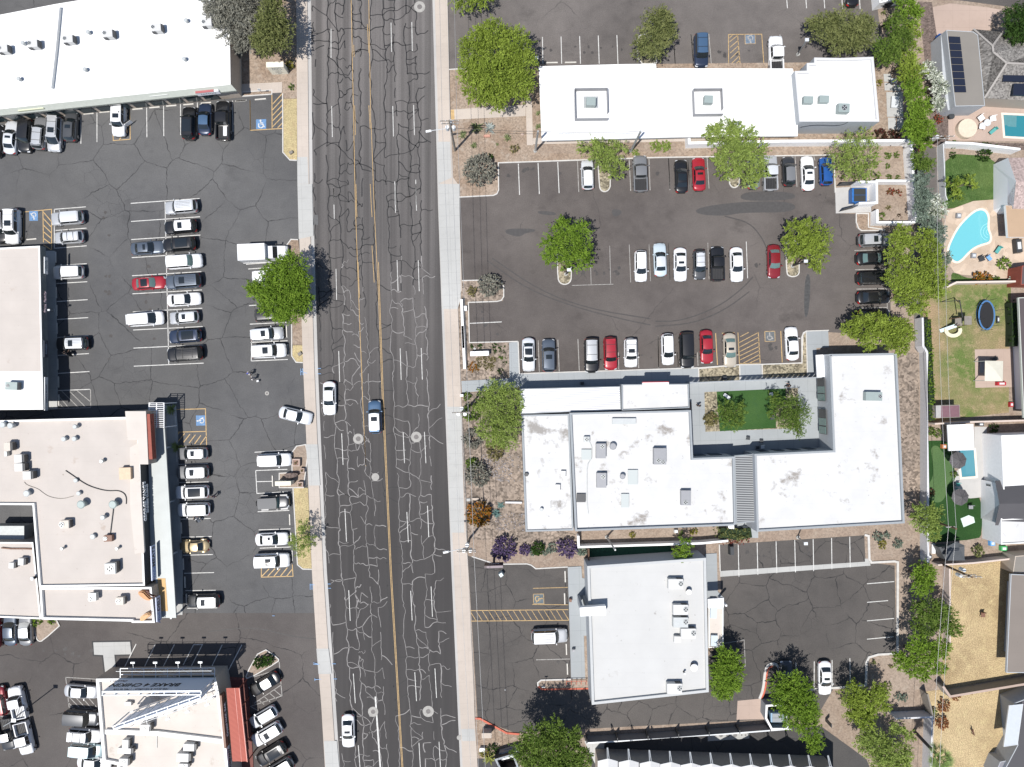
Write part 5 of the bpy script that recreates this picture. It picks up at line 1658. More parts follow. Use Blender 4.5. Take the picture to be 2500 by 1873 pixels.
MB().box(*P('C4',1310,395,1),0,.2,.2,2.5).build('post',[M_TRIMG],cp)
cf = thing('courtyard_wall','thin grey wall with white and black panels along the courtyard front','wall',*cen(PL('C4 850,420',2)),0,0)
a,b_ = Vector(P('C4',285,447,2.4)),Vector(P('C4',1408,400,2.4))
dd = (b_-a)
an = math.atan2(dd.y,dd.x)
m = (a+b_)/2
MB().box(m.x,m.y,2.2,dd.length,.16,.2,an).build('top_rail',[M_TRIMG],cf)
for k in range(26):
 c_ = a+dd*((k+.5)/26)
 if k in (9,):
  continue
 MB().box(c_.x,c_.y,.1,dd.length/26*.78,.07,2.1,an).build('panel',[M_LWHITE if k<17 else M_BLACKW],cf)
MB().box(a.x+.05,a.y,0,.3,.3,2.5,an).build('end_post',[M_TRIMG],cf)
tag(MB().bar((*P('C3',1635,443,4.6),4.45),(*P('C3',1848,440,4.6),4.45),.10,.5).build('red_sign',[flat('sign_red',(.45,.03,.03),.5)]),'thin red edged sign seen from above on the small office wing','sign')
tag(MB().bar((*P('C3',1636,455,4.6),4.40),(*P('C3',1848,452,4.6),4.40),.35,.5).build('parapet_block',[M_LWHITE]),'white parapet block behind the thin red sign on the small office wing','parapet block')
for (v0,v1,lb)in ((410,595,0),(662,865,1)):
 xa,ya = P('C4',1390,v0,3.0)
 xb,yb = P('C4',1390+(18 if lb else 14),v1,3.0)
 wq = MB().box(P('C4',1408+lb*12,400,4.5)[0]-.06,(ya+yb)/2,1.0,.10,abs(ya-yb),2.3,math.radians(2.3)).build('window',[M_FRAME],b6f)
 for kk in range(3):
  MB().box(P('C4',1408+lb*12,400,4.5)[0]-.12,ya+(yb-ya)*(kk+.5)/3,1.1,.06,abs(ya-yb)/3*.86,2.1,math.radians(2.3)).build('pane',[flat('window_green',(.10,.17,.15),.15,0,.8)],wq)
windows_on(b6f,P('C4',1425,993,4.5),P('C4',830,1022,4.5),.1,2.4,4,.55)
windows_on(b6d,P('C4',620,1043,4.6),P('C4',320,1056,4.6),.1,2.3,2,.7)
b7 = building('white_roofed_building','large rectangular white-roofed building with five rooftop units, lower centre','D3 1188,405 2150,338 2172,1425 1226,1528',4.6,M_GREYW,R_W7,flat('trim_lightgrey',(.40,.41,.41),.7,var=.04),.32,.35)
lt_ = building('lean_to','low walled yard with two pale hatches on the right of the lower white building','D4 430,740 548,738 550,1062 430,1067',2.4,M_TANW,R_TANW,M_TRIMW,.15,.12)
pc = thing('porch','square white porch roof on the right side of the lower white building','porch',*cen(PL('D4 488,700',4)),0,0)
MB().prism(PL('D4 424,672 553,665 554,738 426,745',4.1),3.9,4.1).build('porch_roof',[M_LWHITE],pc)
MB().box(*P('D4',540,690,2),0,.25,.25,3.9).build('post',[M_LWHITE],pc)
en = thing('entry_tower','projecting white beam and dark tower over the entrance of the lower white building','tower',*cen(PL('D3 1240,760',5)),0,0)
MB().prism(PL('D3 1128,742 1338,728 1340,803 1132,812',6.0),5.2,6.0).build('beam',[M_LWHITE],en)
MB().prism(PL('D3 1185,742 1235,738 1238,806 1188,810',6.0),0,5.19).build('tower_wall',[M_TRIMG],en)
MB().prism(PL('D3 1140,745 1160,744 1162,808 1142,810',6.0),0,5.19).build('column',[M_GREYW],en)
top = []
pk = [(('F7',u),v)for u,v in ((1420,845),(1610,856),(1800,867),(1985,876),(2170,884))]+[(('F8',u),v)for u,v in ((510,890),(690,895),(870,899),(1050,903),(1225,907),(1400,912),(1580,916))]
zz = []
for i,((c,u),v)in enumerate(pk):
 if c=='F8' and u<400:
  continue
 x,y = P(c,u,v,5.0)
 zz.append((x,y))
pts = []
for i,(x,y)in enumerate(zz):
 pts+=[(x-1.32,y-.52),(x,y),(x+1.32,y-.52)]
b8 = thing('folded_roof_building','row of folded white gabled roofs along the bottom edge','building',*cen(pts),0,0)
yb_ = pts[0][1]-14
m8 = MB()
for i,(x,y)in enumerate(zz):
 z = 5.0
 A_,B_,C_ = (x-1.36,y-.62,z-.55),(x,y,z),(x+1.36,y-.66,z-.55)
 D_,E_,F_ = (x-1.36,yb_,z-.55),(x,yb_,z),(x+1.36,yb_,z-.55)
 m8 = MB()
 m8.add([A_,B_,E_,D_],[(0,3,2,1)])
 m8.add([B_,C_,F_,E_],[(0,3,2,1)])
 m8.add([A_,B_,C_,(C_[0],C_[1],z-.75),(x,y,z-.2),(A_[0],A_[1],z-.75)],[(5,4,3,2,1,0),(0,1,2,3,4,5)])
 m8.build('gable_roof',[R_WHITED],b8)
 br = MB()
 for s_ in (-.12,.12):
  br.bar((x+s_,y-.1,z-.1),(x+s_*.4,y+1.0,z-.9),.08,.12)
 br.build('bracket',[M_LSTEEL],b8)
MB().prism([(zz[0][0]-1.2,yb_),(zz[-1][0]+1.2,yb_),(zz[-1][0]+1.2,zz[-1][1]-1.2),(zz[0][0]-1.2,zz[0][1]-1.2)],0,4.3,top=False).build('wall',[M_TANW],b8)
def gable(name,label,spec_a,spec_b,ridge,h0,h1,wallspec,rm,wm,cat='house'):
 """two roof planes given at eave height h0 with a common ridge line at h1"""
 rd = PL(ridge,h1)
 qa,qb = PL(spec_a,h0),PL(spec_b,h0)
 t = thing(name,label,cat,*cen(qa+qb),0,0)
 MB().prism(PL(wallspec,h0),0,h0-.1,top=True).build('wall',[wm],t)
 r_ = MB()
 for q in (qa,qb):
  v = [(*p,h0)for p in q]+[(*rd[1],h1),(*rd[0],h1)]
  r_.add(v,[tuple(range(len(v)))]).add(v,[tuple(range(len(v)-1,-1,-1))])
 r_.build('roof',[rm],t)
 return t
hA = building('house','grey-brown flat-roofed house with a long solar array, top right','E1 1090,380 1430,400 1490,440 1578,1337 1200,1345',3.6,M_GREYW,R_GREY,M_GREYW,.04,.08,cat='house')
MB().prism(PL('E1 1020,440 1110,400 1185,1040 1195,1380 1110,1395 1050,1090',2.4),0,2.4,mi_top=0).build('side_addition',[M_GREYW],hA)
sp = thing('solar_panel','long black solar array on the grey-brown flat roof','solar panel',*cen(PL('E1 1230,800',3.7)),3.6,0,'solar panels at the top right')
a0,a1,b0,b1_ = [P('E1',*p,3.75)for p in ((1120,455),(1262,462),(1200,1170),(1342,1170))]
for i in range(8):
 k0,k1 = i/8+.006,(i+1)/8-.006
 l = lambda p,q,k:(p[0]+(q[0]-p[0])*k,p[1]+(q[1]-p[1])*k)
 MB().prism([l(a0,b0,k0),l(a1,b1_,k0),l(a1,b1_,k1),l(a0,b0,k1)],3.70,3.75).build('module',[flat('solar_blue',(.02,.024,.04),.15,.2,.8)],sp)
hB = thing('house','grey shingled hip-roofed house with solar panels at the right edge','house',*cen(PL('E1 1900,800',3)),0,0)
MB().prism(PL('E1 1430,372 1800,408 1805,495 2500,540 2500,1290 1570,1235',2.9),0,2.9,top=False).build('wall',[flat('wall_beige',(.36,.32,.27),.8)],hB)
hr = MB()
H1_ = 4.4
V = {k:(*P('E1',u,v,z),z)for k,(u,v,z)in dict(a=(1430,368,2.9),b=(1800,405,2.9),c=(1805,490,2.9),d=(2600,545,2.9),e=(2600,1300,2.9),f=(1570,1240,2.9),r1=(1670,580,H1_),r2=(1680,660,H1_),r3=(1850,800,H1_),r4=(2600,835,H1_)).items()}
for f_ in (('a','b','r1'),('b','c','r2','r1'),('c','d','r4','r3','r2'),('a','r1','r2','r3','f'),('f','r3','r4','e')):
 vv_ = [V[k]for k in f_]
 hr.add(vv_,[tuple(range(len(vv_)))]).add(vv_,[tuple(range(len(vv_)-1,-1,-1))])
hr.build('roof',[R_SH],hB)
for s_ in ('E1 1808,950 2500,965 2500,1045 1805,1032','E1 1940,1058 2500,1065 2500,1215 1930,1205'):
 q = PL(s_,4.0)
 MB().prism(q,3.95,4.05).build('solar_module',[flat('solar_blue',(.02,.024,.04),.15)],hB)
rd = MB()
for ks in (('r1','b'),('r1','r2'),('r2','r3'),('r3','r4'),('r3','f'),('a','r1')):
 p,q = V[ks[0]],V[ks[1]]
 rd.bar((p[0],p[1],p[2]+.05),(q[0],q[1],q[2]+.05),.25,.06)
rd.build('ridge_cap',[flat('ridge_cap',(.30,.28,.26),.9)],hB)
hC = thing('house','pinkish shingle-roofed house beside the kidney pool at the right edge','house',*cen(PL('E2 2100,700',3)),0,0)
MB().prism(PL('E2 1872,400 2500,400 2500,1040 1930,1040 1870,985',3.0),0,2.9,top=False).build('wall',[flat('wall_paleblue',(.72,.74,.77),.8)],hC)
v_ = [(*P('E2',u,v,z),z)for u,v,z in ((1870,390,3.0),(2600,385,3.0),(2600,690,4.6),(1970,690,4.6),(1935,1035,3.0),(2600,1045,3.0))]
MB().add(v_,[(0,3,2,1),(1,2,3,0),(3,4,5,2),(2,5,4,3)]).build('roof',[R_SHP],hC)
v_ = [(v_[0]),(v_[3]),(v_[4]),(v_[4][0],v_[4][1],0),(v_[0][0],v_[0][1],0)]
MB().add(v_,[(0,1,2,3,4),(4,3,2,1,0)]).build('gable_wall',[flat('wall_paleblue',(.72,.74,.77),.8)],hC)
tag(building('patio_roof','flat tan patio roof beside the kidney pool','E2 1838,990 2500,1040 2500,1398 1868,1395',2.9,M_WWALL,R_TANFLAT,flat('trim_tan',(.45,.36,.28),.7),.03,.08,base=2.5,cat='patio roof'),'flat tan patio roof beside the kidney pool',
  'patio roof')
building('house','dark brown-purple roofed house at the right edge beside the trampoline','E3 2000,552 2600,530 E4 2600,500 2068,470',3.2,flat('wall_offwhite',(.75,.75,.77),.8),R_PUR,M_PALE,.03,.1,cat='house',eave=1.2)
building('house_wing','dark roofed wing at the right edge beside the flowering bed','E3 2045,150 2600,100 2600,400 2030,390',2.8,M_BRICK,R_PUR,M_BRICK,.03,.1,cat='house wing')
hD = building('house','white flat-roofed house with dark gable section at the right edge','E4 1785,690 2600,660 2600,1385 1812,1398',4.0,M_WWALL,R_WHITE,M_TRIMW,.2,.15,cat='house')
hE = building('house','lower white flat-roofed part of the white house beside the turf yard','E5 1780,88 1800,145 2600,100 2600,420 1782,465',3.9,M_WWALL,R_WHITED,M_TRIMW,.2,.15,cat='house')
hF = thing('house','charcoal gable-roofed middle of the white house facing the turf yard','house',*cen(PL('E4 1950,1500',3)),0,0)
A_ = [(*P('E4',u,v,z),z)for u,v,z in ((1705,1262,3.4),(1760,1555,4.9),(1705,1825,3.4),(2700,1200,3.4),(2700,1540,4.9),(2700,1860,3.4))]
MB().add(A_,[(0,1,4,3),(3,4,1,0),(1,2,5,4),(4,5,2,1)]).build('roof',[R_DK],hF)
w0 = [(A_[0][0]+.3,A_[0][1]-.3,3.3),(A_[1][0]+.3,A_[1][1],4.7),(A_[2][0]+.3,A_[2][1]+.3,3.3)]
w0+=[(w0[2][0],w0[2][1],0),(w0[0][0],w0[0][1],0)]
MB().add(w0,[(0,1,2,3,4),(4,3,2,1,0)]).build('gable_wall',[M_WWALL],hF)
for yy in (w0[0][1]-1.0,w0[2][1]+2.2):
 wf = MB().box(w0[0][0]-.04,yy,1.2,.08,1.3,1.1).build('window',[M_LSTEEL],hF)
 MB().box(w0[0][0]-.09,yy,1.28,.05,1.1,.94).build('pane',[M_WIN],wf)
building('house','long grey-brown flat roof at the lower right edge','E5 1905,838 2600,860 E6 2600,470 1850,465',3.2,M_GREYW,roofmat('roof_brown',(.19,.165,.145),(.13,.11,.10),.7,.3,.05),M_GREYW,.03,.1,cat='house',eave=1.8)
building('house','tan house corner with small roof beside the dry yard, right edge','E5 1960,610 2600,560 2600,830 1930,820',2.6,flat('wall_beige',(.36,.32,.27),.8),R_GREY,M_TANW,.03,.1,cat='house')
gb = building('garage','grey building at the bottom right corner with dark roof','E6 1945,850 2600,600 2600,1700 1820,1700 1990,1380',2.9,M_GREYW,R_DK,M_GREYW,.03,.1)
building('metal_canopy','pale blue-grey metal canopy beside the dry yard, lower right corner','E6 1885,878 2062,860 1992,1375 1815,1402',3.2,M_LSTEEL,flat('metal_sheet',(.52,.55,.58),.4,.2,var=.04),M_LSTEEL,.02,.06,base=3.0,cat='canopy')
building('shed','small grey ridged shed at the very bottom right','E6 1770,1590 1915,1560 1905,1760 1700,1760',2.4,M_GREYW,flat('shed_grey',(.22,.22,.24),.5,.2),M_GREYW,.02,.08,cat='shed')
building('shed','maroon and grey roofed shed beside the clipped hedge','E4 958,312 1258,303 1264,462 955,470',2.3,M_TANW,flat('shed_maroon',(.15,.075,.09),.7,var=.12),M_WOODG,.02,.08,cat='shed')
tag(MB().prism(PL('E4 958,312 1022,310 1022,468 955,470',2.36),2.3,2.36).build('shed_roof_sheet',[flat('sheet_grey',(.33,.32,.31),.6,var=.1)]),'pale grey sheet on the left end of the maroon shed roof','roof sheet')
gable('shed','dark grey gabled shed at the bottom of the turf yard','E5 988,495 1330,480','E5 1332,665 1080,668','E5 1095,490 1215,428',2.0,2.8,'E5 1000,500 1325,488 1325,655 1085,660',flat('shed_dark',(.06,.065,.07),.6,var=.1),flat('shed_dark2',
  (.07,.075,.08),.6),'shed')
building('carport','white ribbed square canopy beside the small pool','E4 1103,557 1430,545 1442,874 1120,885',2.9,M_LWHITE,R_CORW,M_LWHITE,.02,.06,base=2.7,cat='canopy')
# ================================================================ vegetation
PAL = {}
def pal(k,col,tip,spread=.3,trans=.3):
 PAL[k] = leafmat('leaf_'+k,col,tip,spread,trans)
pal('lime',(.15,.21,.030),(.27,.345,.065),.3,.38)
pal('green',(.075,.135,.025),(.16,.225,.05),.3,.38)
pal('bright',(.105,.19,.022),(.20,.30,.045),.3,.38)
pal('olive',(.12,.145,.050),(.22,.235,.095),.3,.38)
pal('grey',(.15,.15,.125),(.27,.265,.22),.3)
pal('dark',(.022,.05,.012),(.055,.10,.025))
pal('yellow',(.16,.16,.03),(.28,.25,.06))
pal('palegreen',(.18,.25,.055),(.31,.39,.11),.25,.45)
pal('purple',(.075,.055,.115),(.14,.10,.19))
pal('orange',(.075,.105,.02),(.42,.15,.03),.3)
pal('red',(.09,.10,.03),(.30,.05,.05),.3)
pal('white',(.10,.14,.06),(.72,.74,.66),.2)
pal('maroon',(.035,.045,.018),(.10,.03,.03),.3)
pal('dull',(.13,.12,.05),(.24,.21,.10),.3)
pal('sage',(.12,.16,.12),(.20,.25,.20),.25)
pal('dryred',(.20,.085,.04),(.33,.15,.07),.3)
M_BARK = flat('bark',(.12,.09,.07),.9,var=.25,scale=5)
M_BARKG = flat('bark_green',(.16,.17,.08),.8,var=.2,scale=5)
def leaf_cloud(name,centres,radii,parent,mat,dens=60,leaf=(.30,.13),flatk=.62,seed=0,inner=.35,clump=(.9,.30),up=.25,tipbias=.5,cut=0.0,pw=.55):
 """many small leaf faces in sprays around lobe centres (world coordinates)"""
 rs = np.random.RandomState(seed)
 V,T = [],[]
 per = 14
 for (cx,cy,cz),R in zip(centres,radii):
  n = max(6,int(math.pi*R*R*dens*(2.3 if dens<100 else 2.6)/per))
  d = rs.normal(size=(n,3))
  d/=np.linalg.norm(d,axis=1)[:,None]
  d[:,2] = np.where(d[:,2]<-.35,-d[:,2],d[:,2])
  rad = (inner+(1-inner)*rs.rand(n)**pw)*R*(1+rs.normal(size=n)*.06)
  c = np.stack([cx+d[:,0]*rad,cy+d[:,1]*rad,cz+d[:,2]*rad*flatk],1)
  ax = d*np.array([1,1,.35])+rs.normal(size=(n,3))*.45
  ax[:,2]+=.1
  ax/=np.linalg.norm(ax,axis=1)[:,None]
  tone = rs.rand(n)
  kk = np.repeat(np.arange(n),per)
  m = len(kk)
  t = rs.rand(m)
  sc = min(1.0,.35+R*.3)
  p = c[kk]+ax[kk]*((t-.4)*clump[0]*sc)[:,None]+rs.normal(size=(m,3))*clump[1]*.5*sc*(1.1-.7*t)[:,None]
  la = ax[kk]+rs.normal(size=(m,3))*.55
  la/=np.linalg.norm(la,axis=1)[:,None]
  nr = rs.normal(size=(m,3))*.7+np.array([0,0,1.0])*up*3+d[kk]*.5
  sd = np.cross(la,nr)
  sd/=(np.linalg.norm(sd,axis=1)[:,None]+1e-6)
  s = (.7+.6*rs.rand(m))[:,None]
  a,b = la*leaf[0]*.5*s,sd*leaf[1]*.5*s
  q = np.stack([p-a,p+b*.9,p+a,p-b*.9],1)
  V.append(q)
  tone_l = np.clip(tone[kk]*.75+t*.35-.05+rs.normal(size=m)*.12,0,1)**(1.4-tipbias)
  br = np.clip(.5+(tone[kk]-.5)*.7+rs.normal(size=m)*.22,0,1)
  T.append(np.stack([tone_l,br],1))
 V = np.concatenate(V)
 T = np.concatenate(T)
 n = len(V)
 ox,oy,oz = wloc(parent)if parent is not None else (0,0,0)
 vv = V.reshape(-1,3)-np.array([ox,oy,oz])
 if cut>-90:
  vv[:,2] = np.maximum(vv[:,2],cut)
 me = bpy.data.meshes.new(name)
 me.vertices.add(n*4)
 me.loops.add(n*4)
 me.polygons.add(n)
 me.vertices.foreach_set('co',vv.astype(np.float32).ravel())
 me.loops.foreach_set('vertex_index',np.arange(n*4,dtype=np.int32))
 me.polygons.foreach_set('loop_start',np.arange(0,n*4,4,dtype=np.int32))
 me.polygons.foreach_set('loop_total',np.full(n,4,dtype=np.int32))
 ca = me.color_attributes.new('tint','FLOAT_COLOR','POINT')
 col = np.zeros((n*4,4),np.float32)
 col[:,:2] = np.repeat(T,4,axis=0)
 col[:,3] = 1
 ca.data.foreach_set('color',col.ravel())
 me.materials.append(mat)
 me.update()
 me.validate()
 ob = bpy.data.objects.new(name,me)
 COL.objects.link(ob)
 if parent is not None:
  ob.parent = parent
 return ob
TREES = 0
def tree(c,lobes,h,k,label,dens=62,name='tree',group=None,leaf=(.30,.12),trunk=None,bark=None,inner=.35,flatk=.55,base=None,up=.5,clump=(1.05,.34),rk=1.13):
 """lobes 'u,v,r ...' in survey units at crown height; h = height of the crown top"""
 global TREES
 TREES+=1
 L_ = []
 for tok in lobes.split():
  if ',' not in tok:
   c = tok
   continue
  u,v,r = map(float,tok.split(','))
  hc = h*.68
  x,y = P(c,u,v,hc)
  R = r/CR[c][2]*S*(1-hc/100)*rk
  L_.append((x,y,hc+min(0,h*.30-R*flatk)+random.Random(TREES*31+len(L_)).uniform(-.5,.4),R))
 wx = sum(l[0]*l[3]for l in L_)/sum(l[3]for l in L_)
 wy = sum(l[1]*l[3]for l in L_)/sum(l[3]for l in L_)
 if base:
  wx,wy = P(*base)
 t = thing(name,label,'tree',wx,wy,0,0,group)
 m = MB()
 fork = Vector((wx,wy,h*.28))
 m.tube((wx,wy,0),fork,trunk or.04+h*.028,(trunk or.04+h*.028)*.75,9)
 rnd = random.Random(TREES)
 for x,y,z,R in L_:
  e = Vector((x,y,z-R*.15))
  mid = fork.lerp(e,.5)+Vector((rnd.uniform(-.3,.3),rnd.uniform(-.3,.3),.35))
  r0 = .02+h*.011
  m.tube(fork,mid,r0,r0*.7,6,cap=False)
  m.tube(mid,e,r0*.7,r0*.3,6,cap=False)
  for _ in range(4):
   q = e+Vector((rnd.uniform(-1,1)*R*.7,rnd.uniform(-1,1)*R*.7,rnd.uniform(0,.5)*R*flatk))
   m.tube(mid.lerp(e,.6),q,r0*.3,r0*.1,4,cap=False)
 m.build('trunk',[bark or M_BARK],t)
 leaf_cloud('crown',[l[:3]for l in L_],[l[3]for l in L_],t,PAL[k],dens,leaf,flatk,TREES,inner,clump,up,cut=.3)
 return t
tree('A2','250,180,170 340,60,140 130,100,110 330,310,95 240,-60,160 70,20,80 290,380,50',6.5,'grey','grey-leaved olive tree beside the long white-roofed shops',70)
tree('A2','545,180,110 500,300,115 610,330,85 540,60,90 605,215,90 440,325,70 490,410,60 560,-60,90',7.5,'olive','dense green tree right of the grey olive tree, top left',66)
tree('A3','430,640,170 270,420,110 430,290,110 600,370,130 660,520,110 620,680,120 460,790,100 300,720,110 230,580,90 520,520,110 340,330,100',8,'lime','huge round bright green tree beside the sidewalk, top centre',78)
tree('A3','1750,210,115 1700,340,120 1830,290,90 1620,380,75 1740,410,80 1800,160,75',5.5,'olive','feathery tree on the parking island behind the long white roof',50,base=('A3',1670,430))
tree('A4','1350,230,110 1520,240,150 1660,270,110 1480,350,90 1700,190,70 1290,180,60 1600,340,85 1420,150,60',6,'olive','wide feathery tree above the taller white block, top right',62)
tree('A3','190,-30,110 320,-30,90',5,'lime','green tree cut by the top edge beside the sidewalk',50)
gNE = 'trees along the northeast boundary'
tree('E1','560,60,130 640,200,120 560,-100,150 720,150,60',7,'bright','yellowish green tree at the very top of the boundary trees',60,group=gNE)
tree('E1','420,330,120 350,600,150 520,500,140 300,740,90 400,720,90 250,560,60',7,'green','darker green tree of the boundary, beside the taller white block',66,group=gNE)
tree('E1','640,400,120 640,620,110 620,800,120 560,950,110 680,920,110',6,'lime','olive green tree of the boundary, left of the white flowering shrub',66,group=gNE)
tree('E1','640,1080,120 680,1230,130 760,1380,110 690,1500,140 800,1600,110 650,1640,110 E2 740,60,120 860,60,90 700,170,80 820,200,90',6.5,'bright','long green tree of the boundary, left of the patio fire table',66,group=gNE)
tree('E1','1960,230,150 2100,380,180 1980,420,120 2150,180,150',6,'dark','dark tree in the very top right corner',66)
tree('E2','790,420,100 720,360,60 860,480,80 780,490,70',4.5,'green','small green tree outside the corner of the white block wall',60,group=gNE)
tree('E2','760,660,95 780,780,110 860,640,70 800,900,95 760,1020,90 740,1130,75 850,880,55',5,'sage','grey-green shrubby tree left of the second flowering shrub',60,group=gNE)
tree('E2','900,1270,110 980,1330,85 850,1200,80 1000,1450,70 E3 1080,40,70 1100,110,40',4.5,'sage','grey-green tree beside the kidney pool deck',60,group=gNE)
gR = 'large feathery trees beside the alley wall'
tree('E2','560,1310,90 480,1430,120 620,1470,110 E3 420,40,120 580,120,120',7.5,'lime','feathery tree over the dark cars, top of the alley trees',56,group=gR,flatk=.45)
tree('E2','800,1400,110 880,1520,130 E3 880,60,130 960,200,130 800,200,140',7.5,'lime','feathery tree right of the alley wall near the kidney pool',56,group=gR,flatk=.45)
tree('E3','400,300,120 560,350,150 720,430,150 860,420,130 960,480,100 540,530,100 720,620,120 1010,330,90 800,700,80 640,700,70',8,'lime','largest feathery tree spreading across the alley wall',58,group=gR,flatk=.45)
tree('E3','40,940,150 -110,960,110 90,1110,110 -20,830,80 230,820,90 240,960,100',6,'lime','feathery tree above the east office wing, left of a pair',62,flatk=.5)
tree('E3','420,900,120 560,900,100 400,1060,140 560,1080,120 470,1180,100 620,1000,80',6,'lime','feathery tree above the east office wing, right of a pair',62,flatk=.5)
tree('A3','1200,1185,80 1310,1210,110 1430,1215,80 1350,1310,80 1450,1370,60 1290,1280,80 1400,1410,45',4.5,'palegreen','thin pale green tree over the first island of the east lot',32,leaf=(.30,.12),base=('A3',1325,1400))
tree('A4','560,1090,110 700,1140,115 640,1270,130 800,1250,105 510,1290,60 720,1420,85 840,1380,70 460,1070,70 640,1030,60 560,1400,55 760,1500,40',6,'palegreen','wide pale green tree over the second island of the east lot',44,leaf=(.30,
  .13),base=('A4',630,1400))
tree('A4','1500,1230,90 1600,1160,90 1690,1110,70 1600,1290,100 1710,1260,90 1740,1390,65 1500,1390,70 1620,1410,70 1440,1320,50',4.5,'palegreen','very thin tree over the round clipped shrubs',30,leaf=(.28,.11))
tree('B3','980,690,85 1130,730,90 900,810,85 1040,840,110 1160,860,80 890,920,70 1010,950,80 1140,950,75 995,640,45',5.5,'bright','round bright tree on the left island in the middle of the east lot',50,base=('B3',1010,1040))
tree('B4','1130,710,80 1250,680,80 1350,750,75 1180,830,100 1320,860,90 1110,890,60 1320,970,65 1070,800,50 1240,790,90',5.5,'lime','round pale tree on the right island in the middle of the east lot',46,base=('B4',1110,990))
tree('B2','700,670,105 570,710,90 770,770,80 620,850,150 740,880,110 470,850,90 390,840,60 560,960,110 700,1000,115 800,960,65 640,1060,65',7.5,'bright','large saturated green tree between the white truck and the street',84)
tree('C2','790,1370,85 800,1270,55 740,1390,60 850,1400,50 780,1470,55',4,'palegreen','small wispy palo verde on the dry grass strip by the street',34,leaf=(.26,.09),bark=M_BARKG)
tree('C3','450,510,85 570,550,85 380,590,85 470,680,120 390,810,85 530,820,105 540,920,70 330,610,55 610,630,50 430,900,60 600,740,50',6,'palegreen','tall light green tree at the corner of the office beside the sidewalk',62,leaf=(.28,
  .11))
tree('C4','570,650,60 650,690,75 600,770,65 700,640,40 530,720,45 680,780,45',4.2,'green','small tree on the left of the courtyard lawn',50,leaf=(.24,.09))
tree('C4','1000,620,60 1100,630,85 1180,700,75 1050,740,85 1170,810,55 940,560,40 1100,780,65 960,680,45 1160,860,35',5,'green','larger tree on the right of the courtyard lawn',58,leaf=(.24,.09))
tree('D4','240,220,50 210,330,55 180,280,40 270,330,30',5.2,'bright','small bright tree in the narrow yard behind the lower white building',70,leaf=(.24,.12))
tree('D4','570,1130,70 640,1160,60 520,1220,70 590,1290,105 540,1390,80 620,1380,65 500,1320,55 660,1230,45 570,1450,50',6,'bright','tree at the right corner of the lower white building',78)
gS = 'trees at the lower right'
tree('D4','1130,1290,45 1030,1370,80 1170,1390,90 1080,1470,125 1200,1520,95 1130,1610,110 1260,1600,75 F8 1400,600,90 1430,700,70',6.5,'bright','tree hanging over the trash enclosure beside the curved kerb',68,group=gS)
tree('D4','1600,1440,90 1740,1460,90 1830,1420,65 1680,1550,105 1820,1520,75 1590,1570,70 1700,1640,80',5.5,'lime','yellow green tree below the white sedan of the southeast lot',64,group=gS)
tree('F8','2000,740,120 2130,790,140 1900,660,80 2050,890,120 1870,720,60 2230,850,90 E6 500,1180,90 620,1260,70',6,'palegreen','pale green tree at the bottom beside the driveway curve',64,group=gS)
tree('E5','800,800,120 760,980,115 870,960,85 730,880,80 900,830,70',5.5,'bright','upper tree of the chain beside the dry yard',72,group=gS)
tree('E5','900,1300,150 1060,1400,140 850,1480,140 740,1300,90 1180,1540,90 1010,1280,90 700,1480,60',6.5,'green','middle tree of the chain beside the dry yard',74,group=gS)
tree('E6','700,90,120 850,190,140 1010,150,120 560,340,110 700,400,120 900,360,110 820,500,75 1020,400,60 500,250,60',6.5,'bright','lower tree of the chain beside the dry yard',74,group=gS)
tree('E5','800,110,150 920,60,110 960,250,90 720,50,80 820,240,90 960,370,50 880,380,50',6,'palegreen','tree leaning over the alley wall beside the leaning pole',54,group=gS)
tree('F7','750,650,105 920,620,115 1080,660,90 670,780,110 880,800,150 1090,800,120 1210,850,70 790,920,120 1050,930,120 930,960,110',10,'green','very large dark green tree at the bottom centre',88)
tree('E2','1200,720,85 1400,670,70 1240,840,75 1100,700,45 1440,740,45',3.2,'lime','low yellow green tree in the lawn above the kidney pool',42)
gF = 'white flowering oleanders'
for c_,lb,ls in (('E1','white flowering shrub beside the grey-brown house','860,850,85 940,960,90 980,1120,105 1010,1270,80 960,1330,70 1040,1040,60'),('E2','white flowering shrub above the kidney pool deck','930,1000,110 1010,1080,75 860,1110,65 950,900,50 880,1010,60')):
 tree(c_,ls,4,'white',lb,66,name='flowering_shrub',group=gF,leaf=(.20,.16))
def shrub(c,u,v,r,k,label,h=None,name='shrub',group=None,dens=150,leaf=(.16,.09),fl=.7,cat='shrub'):
 global TREES
 TREES+=1
 R = r/CR[c][2]*S
 h = h or R*1.1
 x,y = P(c,u,v,h*.5)
 t = thing(name,label,cat,x,y,0,0,group)
 m = MB()
 for k_ in range(5):
  a = k_*1.3
  m.tube((x,y,.05),(x+math.cos(a)*R*.5,y+math.sin(a)*R*.5,h*.6),.025,.01,5)
 m.build('stem',[M_BARK],t)
 leaf_cloud('foliage',[(x,y,h*.45)],[R*.98],t,PAL[k],dens*1.3,(.21,.13)if R>.8 else leaf,min(.9,h/R*.55),TREES,.5,(.3,.12),.5,cut=.05)
 return t
gB = 'round clipped shrubs in the corner gravel bed'
for i,(u,v,r)in enumerate(((1785,1255,26),(1880,1260,30),(1950,1252,27))):
 shrub('A4',u,v,r,'green',f'round clipped shrub, {ORD[i]} from the left in the top row of the corner bed',group=gB)
for i,(u,v,r)in enumerate(((1690,1350,22),(1785,1340,25),(1880,1343,23))):
 shrub('A4',u,v,r,'green',f'round clipped shrub, {ORD[i]} from the left in the middle row of the corner bed',group=gB)
